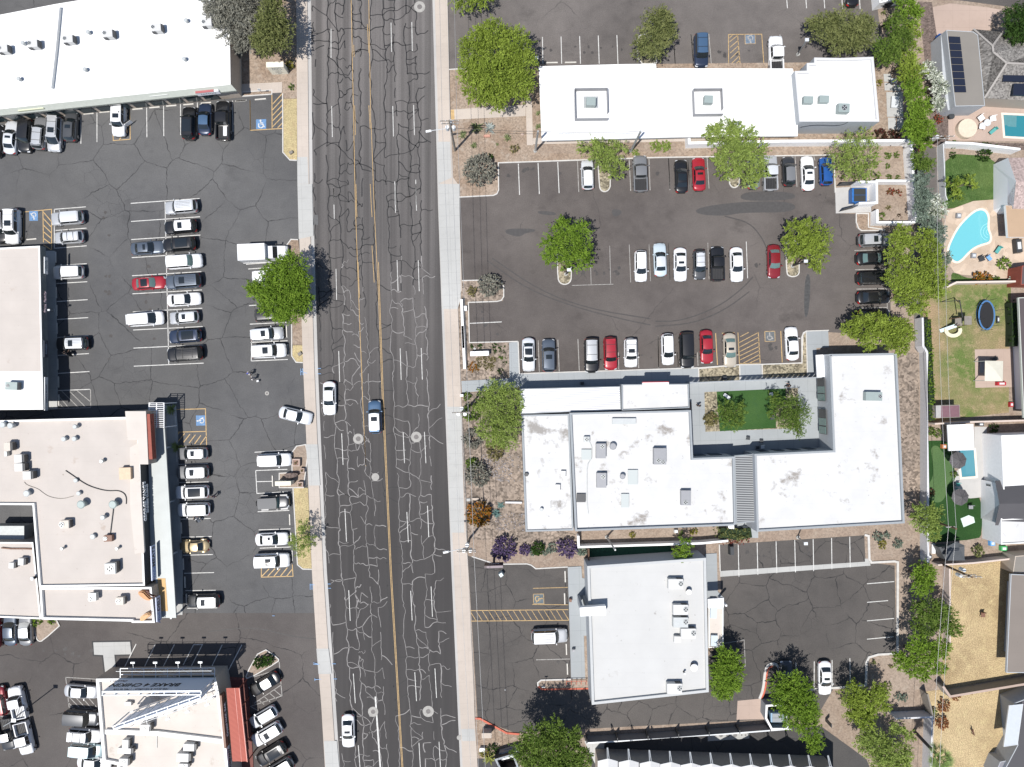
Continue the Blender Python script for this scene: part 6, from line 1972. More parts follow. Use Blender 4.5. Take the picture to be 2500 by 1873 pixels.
for i,(u,v,r)in enumerate(((1518,1435,22),(1605,1440,20),(1690,1440,22),(1790,1433,26),(1887,1440,28),(1960,1440,26))):
 shrub('A4',u,v,r,'green',f'round clipped shrub, {ORD[i]} from the left in the bottom row of the corner bed',group=gB)
for u,v,r,k,lb in ((1905,395,38,'red','reddish shrub beside the enclosure wall, larger of a pair'),(1968,400,30,'red','reddish shrub beside the enclosure wall, smaller of a pair'),(1885,525,27,'dull','lone brownish green shrub in the middle of the walled gravel bed'),
  (1832,590,32,'green','low green shrub at the lower left of the walled gravel bed'),(1973,588,22,'maroon','small brown shrub at the lower right of the walled gravel bed')):
 shrub('B4',u,v,r,k,lb,dens=110)
for c,u,v,r,k,lb in (('A3',320,1375,135,'grey','big grey thorny shrub at the corner of the east lot'),('A3',400,1275,30,'dark','dark green bush behind the big grey shrub'),('A3',600,1200,38,'dull','low yellowish shrub on the gravel below the path'),
  ('A3',1740,1185,48,'palegreen','pale grass tuft below the long white roof, left of a pair'),('A3',1820,1180,48,'palegreen','pale grass tuft below the long white roof, right of a pair'),('A3',1580,1240,35,'palegreen','pale grass tuft beside the slanted grey pole'),
  ('A2',698,708,27,'green','single small green shrub on the gravel by the west sidewalk'),('A2',690,530,42,'yellow','yellow grassy bush behind the cream monument sign'),('B3',400,1150,100,'grey','grey shrub on the rounded island by the east lot entrance'),
  ('B3',258,1200,45,'dull','brownish shrub left of the grey shrub on the rounded island'),('C3',260,900,85,'grey','thin grey shrub below the light green corner tree'),('C3',300,1190,105,'grey','wide grey-green shrub on the rocky bed by the sidewalk'),
  ('C3',250,690,80,'green','dark green bush beside the east sidewalk utility pole'),('C3',255,1105,55,'green','small green bush in the rocky bed above the wide grey shrub'),('C3',440,1000,80,'dull','sparse twiggy shrub in the rocky bed beside the office wing'),
  ('C3',215,560,38,'green','little green shrub beside the pale utility box'),('C3',310,1505,108,'orange','large orange flowering shrub beside the east sidewalk'),('C4',450,740,62,'dull','brownish green shrub at the left end of the courtyard bed'),
  ('D2',437,812,50,'dark','left half of the dark bush on the triangular island'),('D2',512,788,50,'dark','right half of the dark bush on the triangular island'),('D1',293,478,40,'bright','round bright bush beside the grey sedan below the restaurant block'),
  ('D1',418,466,36,'bright','bright bush half under the roof edge below the restaurant block'),('D3',515,262,104,'purple','largest purple shrub of the row above the southeast lot'),('D3',683,275,50,'purple','small purple shrub, second from the left of the shrub row'),
  ('D3',792,262,58,'dark','dark green shrub, middle of the shrub row'),('D3',900,262,45,'sage','pale green shrub right of the dark green shrub in the row'),('D3',1022,258,88,'purple','dark purple shrub at the right of the shrub row'),
  ('D3',850,292,28,'sage','tiny sage shrub in the shrub row right of the dark green one'),('D3',745,300,26,'sage','tiny sage shrub in the shrub row left of the dark green one'),('D3',1145,275,46,'sage','pale ground shrub at the right end of the shrub row'),
  ('D4',1800,165,42,'sage','silvery ball shrub, left of the pair beside the southeast lot'),('D4',1875,160,32,'sage','silvery ball shrub, right of the pair beside the southeast lot'),('D4',1960,225,42,'sage','silvery ball shrub standing alone near the alley wall'),
  ('D4',1835,228,40,'yellow','yellow green shrub below the silvery pair'),('D4',1970,1465,36,'sage','silvery ball shrub, left of the lower pair'),('D4',2020,1470,30,'sage','silvery ball shrub, right of the lower pair'),('D4',1875,1375,
  36,'olive','olive shrub above the lower silvery pair'),('D4',312,130,32,'yellow','round yellow green bush between the office and the low white wall'),('D4',212,140,26,'green','small dark bush between the office and the low white wall'),
  ('D3',1550,155,28,'yellow','round lime bush near the slanted light pole'),('E2',1170,355,48,'dark','clipped bush inside the lawn below the white yard wall, left'),('E2',1570,350,95,'dark','large clipped bush against the white yard wall'),
  ('E2',1460,232,34,'green','round bush between the lap pool patio and the white wall, middle'),('E2',1175,215,60,'green','flat bush at the left of the strip above the white wall'),('E2',1590,252,62,'dark','wide dark bush in the strip above the white wall'),
  ('E2',1712,254,32,'green','round bush right of the wide dark one above the white wall'),('E2',1845,282,38,'green','small bush at the right end of the strip above the white wall'),('E2',1765,560,42,'green','green shrub against the pale house wall by the lawn'),
  ('E2',1785,722,48,'yellow','lime shrub against the pale house wall by the lawn'),('E3',1815,125,85,'bright','round green shrub on the stone deck below the kidney pool'),('E3',1480,300,85,'orange','orange flowering bush below the kidney pool, left part'),
  ('E3',1590,305,80,'orange','orange flowering bush below the kidney pool, right part'),('E3',1945,312,78,'white','white flowering bush below the kidney pool deck'),('E3',1720,330,48,'green','low green bush below the kidney pool deck'),
  ('E4',900,640,60,'green','green shrub behind the putting green, left part'),('E4',975,660,60,'green','green shrub behind the putting green, right part'),('E4',898,1412,50,'maroon','dark purple leaved plant on the edge of the putting green'),
  ('E4',1190,1190,48,'green','low plant beside the small grey umbrella pool'),('E5',1490,540,82,'olive','leafy shrub beside the dark grey shed'),('E4',1690,600,62,'dark','dark bush behind the white house patio'),('E2',250,110,90,'maroon',
  'dark reddish bush behind the block wall, left part'),('E2',400,140,100,'maroon','dark reddish bush behind the block wall, right part'),('E1',990,1500,62,'red','red leaved bush below the white flowering shrub'),('E2',780,270,55,'red',
  'magenta bougainvillea beside the wall corner'),('E1',240,1050,45,'yellow','leafy strip bush beside the taller white block'),('E1',300,160,35,'olive','little shrub on the gravel beside the top trash enclosure'),('E1',320,330,50,'dark',
  'dark bush under the boundary trees at the top'),('E6',1210,760,62,'dryred','rusty dry bush below the grey yard wall'),('E6',1410,680,55,'dryred','small rusty bush against the grey yard wall'),('E6',1060,880,85,'dryred','rusty dry vine patch in the lower yard, middle'),
  ('E6',1030,1100,95,'dryred','rusty dry vine patch in the lower yard, bottom'),('E6',890,960,75,'green','green plant beside the rusty vine patch'),('E6',170,325,35,'olive','small dry shrub in the gravel corner, left'),('E6',385,385,
  30,'dull','small dry shrub in the gravel corner, middle'),('F7',300,790,48,'yellow','yellow green plant near the bottom monument sign'),('F7',380,760,50,'dark','dark plant beside the black enclosure at the bottom')):
 shrub(c,u,v,r,k,lb,dens=130 if r<70 else 85,group=None)
gC = 'low plants in the bed beside the white monument'
for i,(u,v,r,k)in enumerate(((290,490,78,'dark'),(580,490,82,'dark'),(1050,470,95,'dark'),(1240,500,66,'dark'),(1425,490,36,'dark'),(1085,655,82,'dark'),(1255,630,58,'dark'),(1405,655,62,'dark'),(1280,870,88,'green'),(1430,880,40,'green'),
  (1415,1060,72,'dark'),(1260,1330,100,'dark'))):
 lab = {0:'dark plant at the upper left corner behind the white monument',1:'dark plant directly above the middle of the white monument',2:'widest dark plant above the right end of the white monument',3:'dark plant, first right of the widest one beside the white monument',
  4:'tiny plant nearest the path at the upper right of the monument bed',5:'round dark plant touching the right end of the white monument',6:'small dark plant between two others right of the white monument',7:'dark plant beside the path right of the white monument',
  8:'greyish green plant right of the orange groundcover',9:'tiny green plant beside the path right of the groundcover',10:'round dark plant beside the path lower in the monument bed',11:'tall dark plant at the lower right of the monument bed'}[i]
 shrub('G7',u,v,r,k,lab,group=gC,dens=170,leaf=(.14,.07))
gcx = []
for (c,pts_,k,lb,r)in (('G7','520,960 700,900 900,900 1060,950 560,1120 760,1080 950,1100 760,1200 950,1200','dull','low brownish yellow groundcover right below the white monument',130),('G7','330,1080 250,1180 350,1240 430,1160 300,1300 470,1260',
  'orange','red and green flowering mat at the left of the groundcover',100)):
 t = thing('groundcover',lb,'groundcover',*P(c,500,1100),0,0)
 L_ = [(*P(c,*map(float,q.split(',')),.2),.15)for q in pts_.split()]
 leaf_cloud('foliage',L_,[r/CR[c][2]*S]*len(L_),t,PAL[k],120,(.14,.08),.4,99,.1,(.25,.1),.4,cut=.03)
def hedge(spec,w,h,k,label,group=None,dens=75):
 q = PL(spec,h*.5)
 t = thing('hedge',label,'hedge',*q[0],0,0,group)
 c_,r_ = [],[]
 for a,b in zip(q,q[1:]):
  n = max(1,int(math.dist(a,b)/(w*.5)))
  for i in range(n):
   c_.append((a[0]+(b[0]-a[0])*i/n,a[1]+(b[1]-a[1])*i/n,h*.55))
   r_.append(w*.55)
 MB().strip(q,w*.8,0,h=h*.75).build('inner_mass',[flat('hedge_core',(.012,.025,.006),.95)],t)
 leaf_cloud('foliage',c_,r_,t,PAL[k],dens,(.18,.10),h*.5/(w*.55),7,.55,(.3,.12),.3,cut=.05)
 return t
hedge('E3 830,830 850,1250 868,1657 E4 875,150 885,500',1.0,2.0,'bright','long clipped green hedge between the alley wall and the patchy lawn')
hedge('E3 1915,620 1930,900 1925,1170',1.05,1.8,'dark','short dark hedge between the trampoline lawn and the white house wall')
hedge('D4 520,130 650,150 770,130',1.7,1.6,'olive','broad clipped hedge at the end of the low white wall')
tag(leaf_cloud('red_flower_mat',[(*P('D4',560+k*30,205,.3),.2)for k in range(7)],[.5]*7,None,PAL['red'],80,(.14,.09),.5,5,.2,(.2,.1),.3,cut=.02),'red flowering edge below the broad clipped hedge','flowers')
def agave(c,u,v,r,col,label,name='agave',n=46,h=.9,group=None):
 global TREES
 TREES+=1
 rnd = random.Random(TREES)
 R = r/CR[c][2]*S
 x,y = P(c,u,v,.4)
 m = MB()
 for k in range(n):
  a = rnd.uniform(0,2*math.pi)
  L_ = R*rnd.uniform(.6,1.05)
  el = rnd.uniform(.1,1.2)
  d = Vector((math.cos(a)*math.cos(el),math.sin(a)*math.cos(el),math.sin(el)))
  s = Vector((-math.sin(a),math.cos(a),0))*R*.065
  b = Vector((x,y,.12))
  mid,tip = b+d*L_*.5,b+d*L_-Vector((0,0,L_*.1))
  m.add([b-s*.6,b+s*.6,mid+s,tip,mid-s],[(0,1,2,3,4)])
 m.cyl(x,y,0,.15,R*.15,R*.1,8)
 o = m.build(name,[flat('agave_'+col[0],col[1],.7,var=.25,scale=8)])
 return tag(o,label,name.replace('_',' '),group)
CG,CGR,CY = ('green',(.16,.19,.08)),('grey',(.30,.33,.31)),('teal',(.14,.24,.22))
agave('A3',290,1030,75,CG,'yellow green agave, left of a touching pair near the pole')
agave('A3',395,1035,68,CGR,'pale grey agave, right of a touching pair near the pole')
agave('A3',180,1090,48,CG,'dark spiky agave in the shade beside the utility pole')
agave('A3',270,1175,40,CG,'small agave above the big grey thorny shrub')
agave('A3',540,1115,46,CG,'spiky green agave in the open gravel below the path')
agave('A3',460,1165,20,CG,'tiny agave left of the open gravel agave')
agave('A3',795,915,32,CG,'agave against the end of the long white building, upper')
agave('A3',795,1020,38,CG,'agave against the end of the long white building, lower')
agave('C3',490,1440,42,CY,'blue green agave, upper of the pair beside the orange shrub')
agave('C3',450,1505,52,CY,'blue green agave, lower of the pair beside the orange shrub')
for u,v,lb in ((1380,330,'yucca at the top of the restaurant canopy walkway'),(1425,635,'yucca beside the grey car at the restaurant canopy')):
 agave('C1',u,v,62,('yucca',(.22,.27,.09)),lb,'yucca',70,1.6)
agave('F7',350,850,75,('lime',(.26,.28,.07)),'lime coloured succulent in the bottom bed','agave',50)
agave('F7',290,780,45,('lime',(.26,.28,.07)),'small lime succulent beside the bottom monument sign','agave',40)
x0,y0 = P('E6',680,1200,0)
pt_ = thing('palm_tree','tall fan palm with a long leaning trunk at the bottom right','palm tree',x0,y0,0,0)
tx,ty = P('E6',1010,1540,7.2)
MB().tube((x0,y0,0),(tx,ty,7.0),.24,.19,10).build('trunk',[flat('palm_bark',(.10,.085,.075),.9,var=.3,scale=6)],pt_)
m = MB()
rnd = random.Random(3)
for k in range(44):
 a = rnd.uniform(0,2*math.pi)
 el = rnd.uniform(-.35,1.1)
 L_ = rnd.uniform(1.5,2.1)
 b = Vector((tx,ty,7.1))
 d = Vector((math.cos(a)*math.cos(el),math.sin(a)*math.cos(el),math.sin(el)))
 e = b+d*L_*.45
 m.tube(b,e,.025,.02,4,cap=False)
 sdir = d.cross(Vector((0,0,1))).normalized()
 for j in range(15):
  f_ = (j-7)/7*1.15
  q = (d*math.cos(f_)+sdir*math.sin(f_))
  q.z-=.25
  tip = e+q*L_*.55
  w_ = sdir*.045*math.cos(f_)+d*.045*math.sin(f_)
  m.add([e,e.lerp(tip,.5)+w_,tip,e.lerp(tip,.5)-w_],[(0,1,2,3)])
m.build('crown',[flat('palm_leaf',(.13,.19,.045),.7,var=.35,scale=2)],pt_)
# ================================================================ roof units
M_UNITW = flat('unit_white',(.50,.50,.49),.6,.1,var=.06)
M_UNITL = flat('unit_pale',(.40,.42,.42),.55,.1,var=.06)
M_UNITB = flat('unit_beige',(.46,.42,.37),.6,.1,var=.08)
def fan(mb,x,y,z,r):
 mb.cyl(x,y,z,z+.07,r,n=18,mi=1)
 mb.disc(x,y,z+.075,r*.82,18,2)
 for k in range(4):
  a = k*math.pi/2+.5
  mb.add([(x,y,z+.085),(x+r*.75*math.cos(a),y+r*.75*math.sin(a),z+.085),(x+r*.75*math.cos(a+.6),y+r*.75*math.sin(a+.6),z+.085)],[(0,1,2)],1)
 mb.disc(x,y,z+.09,r*.2,8,1)
def unit(c,u,v,hr,w,d,ht,label,style='pack',mat=None,rot=-2.0,fan_at=((.22,0),),fr=.3,side=None,group='rooftop units',cat='air conditioner'):
 """w, d in survey units at roof height; hr roof height"""
 k = S/CR[c][2]*(1-hr/100)
 w,d = w*k,d*k
 x,y = P(c,u,v,hr+ht)
 t = thing('rooftop_unit',label,cat,x,y,hr,math.radians(rot),group)
 mat = mat or M_UNITW
 MB().box(0,0,.12,w,d,ht-.12).box(0,0,.02,w*.8,d*.8,.1).build('casing',[mat],t,False)
 if fan_at:
  for fx,fy in fan_at:
   g = MB()
   fan(g,fx*w,fy*d,ht,fr*min(w,d))
   g.build('fan',[mat,M_STEEL,M_BLK],t,False)
 if side:
  for sx_,sy_,sw,sd in side:
   MB().box(sx_*w,sy_*d,.2,sw*w,sd*d,ht-.3).build('louvre',[M_DSTEEL],t,False)
 return t
def vent(c,u,v,hr,r,ht,label,mat=None,cap=None,group='roof vents'):
 R = r/CR[c][2]*S
 x,y = P(c,u,v,hr+ht)
 t = thing('roof_vent',label,'vent',x,y,hr,0,group)
 MB().cyl(0,0,0,ht,R*.75,n=14).build('pipe',[mat or M_UNITL],t,False)
 MB().cyl(0,0,ht,ht+.10,R,R*.8,n=14).build('cap',[cap or mat or M_UNITL],t,False)
 return t
def rank(i,n,where):
 return f'{ORD[i]} from the left {where}'
wh = 'on the long white shop roof'
for i,(u,v)in enumerate(((20,390),(262,350),(548,312),(870,268),(1262,220),(1672,178))):
 unit('A1',u,v,4.1,75,60,.95,f'white box unit with fan, {rank(i, 6, wh)}',rot=4,fan_at=((-.35,.05),),fr=.24,side=((.5,0,.25,.9),(-.35,-.5,.4,.1)))
for i,(u,v)in enumerate(((148,636),(183,346),(683,560),(710,258),(1487,475),(1502,163))):
 vent('A1',u,v,4.1,16,.5,f'little pipe vent, {rank(i, 6, "on the long white shop roof")}')
unit('A3',1220,820,3.44,75,65,1.0,'grey unit inside the left square screen',mat=M_GRG,fan_at=())
unit('A4',432,802,3.44,68,60,1.0,'grey unit inside the right square screen',mat=M_GRG,fan_at=())
tag(MB().poly(PL('A3 1158,780 1278,780 1280,874 1160,874',3.46),3.452).build('roof_pad',[M_STEEL]),'flat grey pad under the unit inside the left square screen','pad')
unit('A4',1240,806,4.4,76,55,.8,'plain grey unit, left of a pair on the taller white block',mat=M_GRG,fan_at=())
unit('A4',1368,800,4.4,76,55,.8,'plain grey unit, right of a pair on the taller white block',mat=M_GRG,fan_at=())
unit('A4',1528,872,4.4,88,70,1.0,'grey unit with round domed fan on the taller white block',mat=M_GRG,fan_at=((0,0),),fr=.34)
unit('B1',90,1632,3.9,95,62,.9,'grey unit on the white part of the left shop block roof',mat=M_GRG,fan_at=((-.3,0),),fr=.22,side=((.45,0,.2,1.0),))
for u,v,w,d,ht,lb,fa,rr in ((1300,998,78,118,.8,'grey unit with one fan, upper left of the office roof',((.14,.30),),.24),(1305,1236,78,118,.8,'grey unit with one fan, below the upper left one on the office roof',((.16,.25),),.24),
  (1778,1042,98,130,1.0,'largest grey unit with two fans on the office roof',((-.12,-.25),(.24,-.35)),.18),(1988,1378,78,118,.8,'grey unit near the lower right of the main office roof',((-.05,-.30),),.24)):
 unit('C3',u,v,4.15,w,d,ht,lb,mat=M_GREYPAINT,fan_at=fa,fr=rr,rot=0)
unit('C3',1185,905,4.15,45,45,.6,'small square condenser on a grey pad on the office roof',mat=M_UNITL,fan_at=((0,0),),fr=.4,rot=0)
unit('C3',1487,758,4.15,190,48,.5,'long pale box with rusty centre on the office roof',mat=M_UNITL,fan_at=(),rot=0)
vent('C3',1397,960,4.15,28,.6,'round dark vent, upper one on the office roof',M_STEEL,M_GREYPAINT)
vent('C3',1474,1204,4.15,22,.6,'round dark vent, lower one on the office roof',M_STEEL,M_GREYPAINT)
for u,v,w,d,lb in ((1182,1027,80,82,'square milky skylight beside the top office unit'),(1558,1210,80,118,'brown stained skylight in the middle of the office roof'),(1495,1400,62,110,'plain white skylight in the lower office roof'),
  (1139,1378,72,68,'dark open hatch with ducts on the office roof')):
 unit('C3',u,v,4.15,w,d,.3,lb,mat=flat('skylight',(.42,.45,.44),.25)if 'dark' not in lb else M_DSTEEL,fan_at=(),rot=0,cat='skylight' if 'hatch' not in lb else 'hatch',group='skylights on the office roof')
unit('C4',1770,556,4.15,130,70,.9,'grey green unit with bright duct on the east office wing',mat=M_GRG,fan_at=((.36,0),),fr=.22,rot=-1,side=None)
for u,v,lb in ((995,1185,'small white box on the narrow office wing, upper'),(950,1295,'small white frame on the narrow office wing, lower')):
 unit('C3',u,v,3.7,38,50,.5,lb,fan_at=(),mat=M_UNITW)
vent('C3',697,1188,3.7,16,.3,'round drain vent at the left edge of the narrow office wing',M_DSTEEL)
vent('C3',818,1470,3.7,14,.4,'little pipe in a round patch on the narrow office wing')
hr7 = 4.28
for u,v,lb,mt,n_ in ((1905,552,'white unit with fan, topmost on the lower white building',M_UNITW,0),(1945,760,'white unit with fan, second from the top on the lower white building',M_UNITW,0),(1945,862,'greenish unit with fan on the lower white building',
  M_UNITL,0),(2008,952,'white unit with fan joined to a duct box on the lower white building',M_UNITW,1),(1895,1398,'white unit at the bottom of the lower white building',M_UNITW,0)):
 unit('D3',u,v,hr7,118,80,.95,lb,mat=mt,fan_at=((.34,.05),),fr=.27,rot=0,side=((.28,.46,.4,.14),))
unit('D3',1920,1000,hr7,55,50,.7,'small white duct box on the lower white building',fan_at=())
for u,v,r,lb in ((2012,615,22,'round vent with white cap near the top unit'),(2055,1228,30,'large round vent with white cap on the lower white building'),(1978,1275,9,'tiny vent beside the large round vent')):
 vent('D3',u,v,hr7,r,.7,lb,M_DSTEEL,M_LWHITE)
for u,v,lb in ((472,785,'pale hatch in the walled lean-to, upper'),(477,1010,'pale hatch in the walled lean-to, lower')):
 unit('D4',u,v,2.27,52,85,.5,lb,mat=flat('skylight2',(.48,.55,.60),.3),fan_at=(),cat='hatch')
hr3 = 4.87
for c,u,v,w,d,ht,lb,mt,fa,sd in (('G2',135,400,120,160,1.1,'beige roof cooler beside tangled pipes, left end of the restaurant roof',M_UNITB,(),((.55,0,.45,.9),)),('G2',345,630,145,150,1.1,'square roof cooler, upper of the stacked trio on the restaurant roof',
  M_UNITW,(),((.6,0,.3,.9),)),('G2',355,800,150,150,1.1,'square roof cooler, middle of the stacked trio on the restaurant roof',M_UNITW,(),((.6,0,.3,.9),)),('G2',515,955,150,150,1.1,'square roof cooler, lower right of the trio on the restaurant roof',
  M_UNITW,(),((.6,0,.3,.9),)),('G2',105,540,50,90,.7,'narrow silver box near the left edge of the restaurant roof',M_STEEL,(),None),('C1',520,1262,70,65,.9,'beige unit with rusty fan on the lower restaurant roof',M_UNITB,((-.3,0),),
  ((.5,0,.2,.9),)),('C1',890,1620,85,85,1.1,'pale square unit with large fan near the deli',M_UNITL,((-.02,0),),((.5,.1,.2,1.0),)),('C1',872,1375,65,50,.7,'rusty brown unit on the lower restaurant roof',M_BRWN,((-.3,0),),None),('C1',
  745,1850,60,60,.8,'silver unit with loose hoses on the deli roof',M_STEEL,((-.2,-.2),),None),('C1',968,1882,60,60,.8,'beige unit with fan on the deli roof',M_UNITB,((-.2,0),),((.5,0,.3,.9),)),('C1',1010,850,92,95,.9,'curved metal duct with an orange box on the restaurant roof',
  flat('duct_orange',(.50,.36,.24),.5,var=.1),(),None)):
 unit(c,u,v,hr3,w,d,ht,lb,mat=mt,fan_at=fa,fr=.32,side=sd,rot=2)
for c,u,v,r,ht,lb,mt in (('C1',655,1100,32,.9,'round green-grey condenser on the restaurant roof seam, left',M_GRG),('C1',912,1100,32,.9,'round green-grey condenser on the restaurant roof seam, right',M_GRG),('C1',605,470,18,.7,'white pipe vent with dark shadow at the top of the restaurant roof',
  None),('C1',515,570,20,.5,'low vent in a square patch, left of two',None),('C1',600,568,20,.5,'low vent in a square patch, right of two',None),('C1',820,750,16,.6,'thin vent in the middle of the restaurant roof',M_STEEL),('C1',612,
  905,18,.3,'low vent below the long black hose',None),('C1',635,1010,18,.4,'low vent above the left round condenser',None),('C1',830,1205,20,.7,'white vent below the right round condenser',None),('C1',750,1360,22,.4,'low vent in a round patch left of the rusty unit',
  None),('C1',500,1457,13,.6,'thin pipe vent at the lower left of the restaurant roof',M_STEEL),('C1',945,1457,13,.6,'thin pipe vent at the lower right of the restaurant roof',M_STEEL),('C1',215,1010,26,.6,'shadowed white vent at the left of the restaurant roof',
  None),('C1',83,462,24,.8,'round white exhaust fan at the top left of the restaurant roof',None),('C1',20,455,24,.8,'round exhaust fan cut by the left edge of the restaurant roof',None)):
 vent(c,u,v,hr3,r,ht,lb,mt)
for c,u,v,w,d,lb in (('G3',180,670,80,90,'small white box unit, left of two on the cream back roof'),('G3',335,610,90,110,'small white box unit, right of two on the cream back roof')):
 unit(c,u,v,4.1,w,d,.8,lb,fan_at=(),side=((.6,0,.4,.9),))
vent('G3',520,880,4.1,30,.9,'white capped round vent in a dark stain on the cream back roof',M_DSTEEL,M_LWHITE)
for c,u,v,w,d,ht,lb,fa in (('H3',745,1085,135,105,1.1,'pale unit with large fan under the billboard',((0,0),)),('H3',430,1590,130,110,1.1,'pale unit with fan at the lower left of the billboard building',((0,0),)),('H3',445,1420,190,
  80,.9,'wide white duct box at the lower left of the billboard building',()),('H3',460,1320,90,120,.9,'tall white duct stack at the lower left of the billboard building',()),('H3',1310,1520,170,120,1.1,'big white unit at the lower right of the billboard building',
  ()),('H3',1400,1370,160,100,.9,'white duct cluster at the lower right of the billboard building',()),('H3',1320,1640,130,60,1.0,'pale fan unit cut by the bottom edge',((0,0),)),('H3',500,720,90,50,.5,'low white box behind the billboard on the roof',
  ())):
 unit(c,u,v,3.62,w,d,ht,lb,fan_at=fa,fr=.3,side=((.55,.05,.25,.9),),mat=M_UNITW)
def hose(spec,h,r,label,mat,name='roof_pipe',cat='pipe'):
 q = PL(spec,h)
 if name=='hose':
  q = smooth_poly(q,2,False)
 m_ = MB()
 for a,b in zip(q,q[1:]):
  m_.tube((*a,h+r),(*b,h+r),r,n=5,cap=False)
 tag(m_.build(name,[mat]),label,cat)
hose('C1 533,825 600,870 700,940 800,975 880,990 960,985 1010,1010 1025,1050 1022,1095',hr3,.06,'long black hose curving over the tan restaurant roof',M_BLK,'hose','hose')
hose('C1 920,1130 905,1250 893,1345',hr3,.07,'bent pipe down to the rusty unit',M_DSTEEL)
hose('G2 470,1080 520,1140 740,1210 830,1290 960,1370 1200,1410 1420,1350',hr3,.03,'thin brown cable sagging over the restaurant roof',M_WOODG,'hose','cable')
hose('C3 1205,920 1225,970 1225,1050 1195,1100 1186,1150 1186,1400 1195,1505',4.15,.06,'long grey pipe bent along the left of the office roof',M_STEEL)
hose('G3 30,380 180,395 400,395 550,400',4.15,.10,'straight brown pipe on blocks on the cream back roof',flat('rust',(.22,.13,.09),.8,var=.2))
hose('D1 860,1368 1270,1378 1270,1500',3.62,.05,'thin pipe beside the roof divider of the billboard building',M_STEEL)
hose('A4 1175,1030 1290,1010 1500,1020 1565,985',4.5,.03,'thin dark cable on the face of the taller white block',M_BLK,'hose','cable')
for (ps,lb,mt)in (('D1 1100,245 1150,235 1200,290 1225,300 1190,320 1130,290','large curved bread roll figure on the deli roof, upper',flat('bread',(.50,.24,.10),.6,var=.15)),('D1 1120,470 1130,440 1190,410 1215,430 1165,470 1135,490',
  'large long sandwich figure on the deli roof, lower',flat('bread2',(.52,.30,.14),.6,var=.15))):
 q = smooth_poly(PL(ps,5.6),1)
 t = thing('bread_statue',lb,'statue',*cen(q),4.65,0)
 MB().prism(q,4.66,5.3).prism(inset(q,.12),5.3,5.5).build('bread',[mt],t)
 MB().prism([(x+.55,y+(.25 if 'upper' in lb else.4))for x,y in inset(q,.25)],4.66,5.15).build('filling',[flat('filling',(.16,.07,.05),.7,var=.3)],t)
# ================================================================ billboard
zt_,zb_ = 9.0,5.1
def lerp3(a,b,k):
 return Vector(a).lerp(Vector(b),k)
bbA = (Vector((*P('D1',1625,1045,zt_),0)),Vector((*P('D1',826,1050,zt_),0)))
bbB = (Vector((*P('D1',918,1352,zt_),0)),Vector((*P('D1',1622,1100,zt_),0)))
bb = thing('billboard','V-shaped billboard on one thick post, standing over the cream roof','billboard',*P('D1',1500,865,0),0,0)
base = Vector((*P('D1',1500,865,0),0))
apex = (bbA[0]+bbB[1])/2
MB().tube(base,base+Vector((0,0,5.2)),.5,n=20).build('post',[flat('billboard_post',(.33,.32,.37),.6,var=.06)],bb)
for i,(a,b)in enumerate((bbA,bbB)):
 d = (b-a).normalized()
 n = Vector((-d.y,d.x,0))
 if (n.y>0)!=(i==0):
  n = -n
 L_ = (b-a).length
 ang = math.atan2(d.y,d.x)
 mid = (a+b)/2
 MB().box(mid.x,mid.y,zb_,L_,.18,zt_-zb_,ang).build('panel',[flat('billboard_face',(.62,.68,.78),.5)],bb)
 fr = MB()
 for zz_ in (zb_-.05,zt_):
  fr.bar(a+Vector((0,0,zz_))+n*.1,b+Vector((0,0,zz_))+n*.1,.10,.12)
  fr.bar(a+Vector((0,0,zz_))-n*.4,b+Vector((0,0,zz_))-n*.4,.10,.12)
 for k in range(9):
  p = a.lerp(b,k/8)
  fr.bar(p-n*.4+Vector((0,0,zb_)),p-n*.4+Vector((0,0,zt_)),.12,.12)
  fr.bar(p-n*.4+Vector((0,0,zt_-.1)),p+Vector((0,0,zt_-.1)),.10,.10)
 fr.build('frame',[M_LSTEEL],bb)
 cw = MB()
 for s_ in (.55,1.35):
  cw.bar(a+n*s_+Vector((0,0,zb_-.3)),b+n*s_+Vector((0,0,zb_-.3)),.09,.12)
  cw.bar(a+n*s_+Vector((0,0,zb_+.7)),b+n*s_+Vector((0,0,zb_+.7)),.04,.04)if s_>1 else None
 for k in range(9):
  p = a.lerp(b,k/8)
  cw.bar(p+n*.1+Vector((0,0,zb_-.35)),p+n*1.4+Vector((0,0,zb_-.35)),.09,.09)
  cw.bar(p+n*1.35+Vector((0,0,zb_-.3)),p+n*1.35+Vector((0,0,zb_+.7)),.05,.05)
  if k<8 and k%2==0:
   cw.bar(p+n*.5+Vector((0,0,zb_-.35)),a.lerp(b,(k+1)/8)+n*1.35+Vector((0,0,zb_-.35)),.05,.05)
 cw.build('catwalk',[M_LSTEEL],bb)
 for k in range(4):
  p = a.lerp(b,(k+.6)/4.2)+n*2.2
  l_ = MB().box(p.x,p.y,zb_-.2,.55,.22,.18,ang).build('lamp',[M_LSTEEL],bb)
  MB().bar(p-n*.85+Vector((0,0,zb_-.25)),p+Vector((0,0,zb_-.1)),.05,.05).build('lamp_arm',[M_LSTEEL],l_)
MB().bar(base+Vector((0,0,5.0)),(bbA[0]+bbA[1]+bbB[0]+bbB[1])/4+Vector((0,0,5.0)),.7,.6).bar(apex+Vector((0,0,4.9)),bbA[1]*.8+bbB[0]*.2+Vector((0,0,4.9)),.35,.35).build('main_beam',[M_LSTEEL],bb)
a,b = bbA
d = (b-a).normalized()
n = Vector((-d.y,d.x,0))
n = n if n.y>0 else -n
up = Vector((0,0,1))
A0 = a+n*.12
text(bb,'BRAKE 4 CHIKIN',A0+d*8.1+up*(zb_+2.0),d,up,1.35,M_BLK,'lettering',bold=.02,shear=.1,sx_=.92)
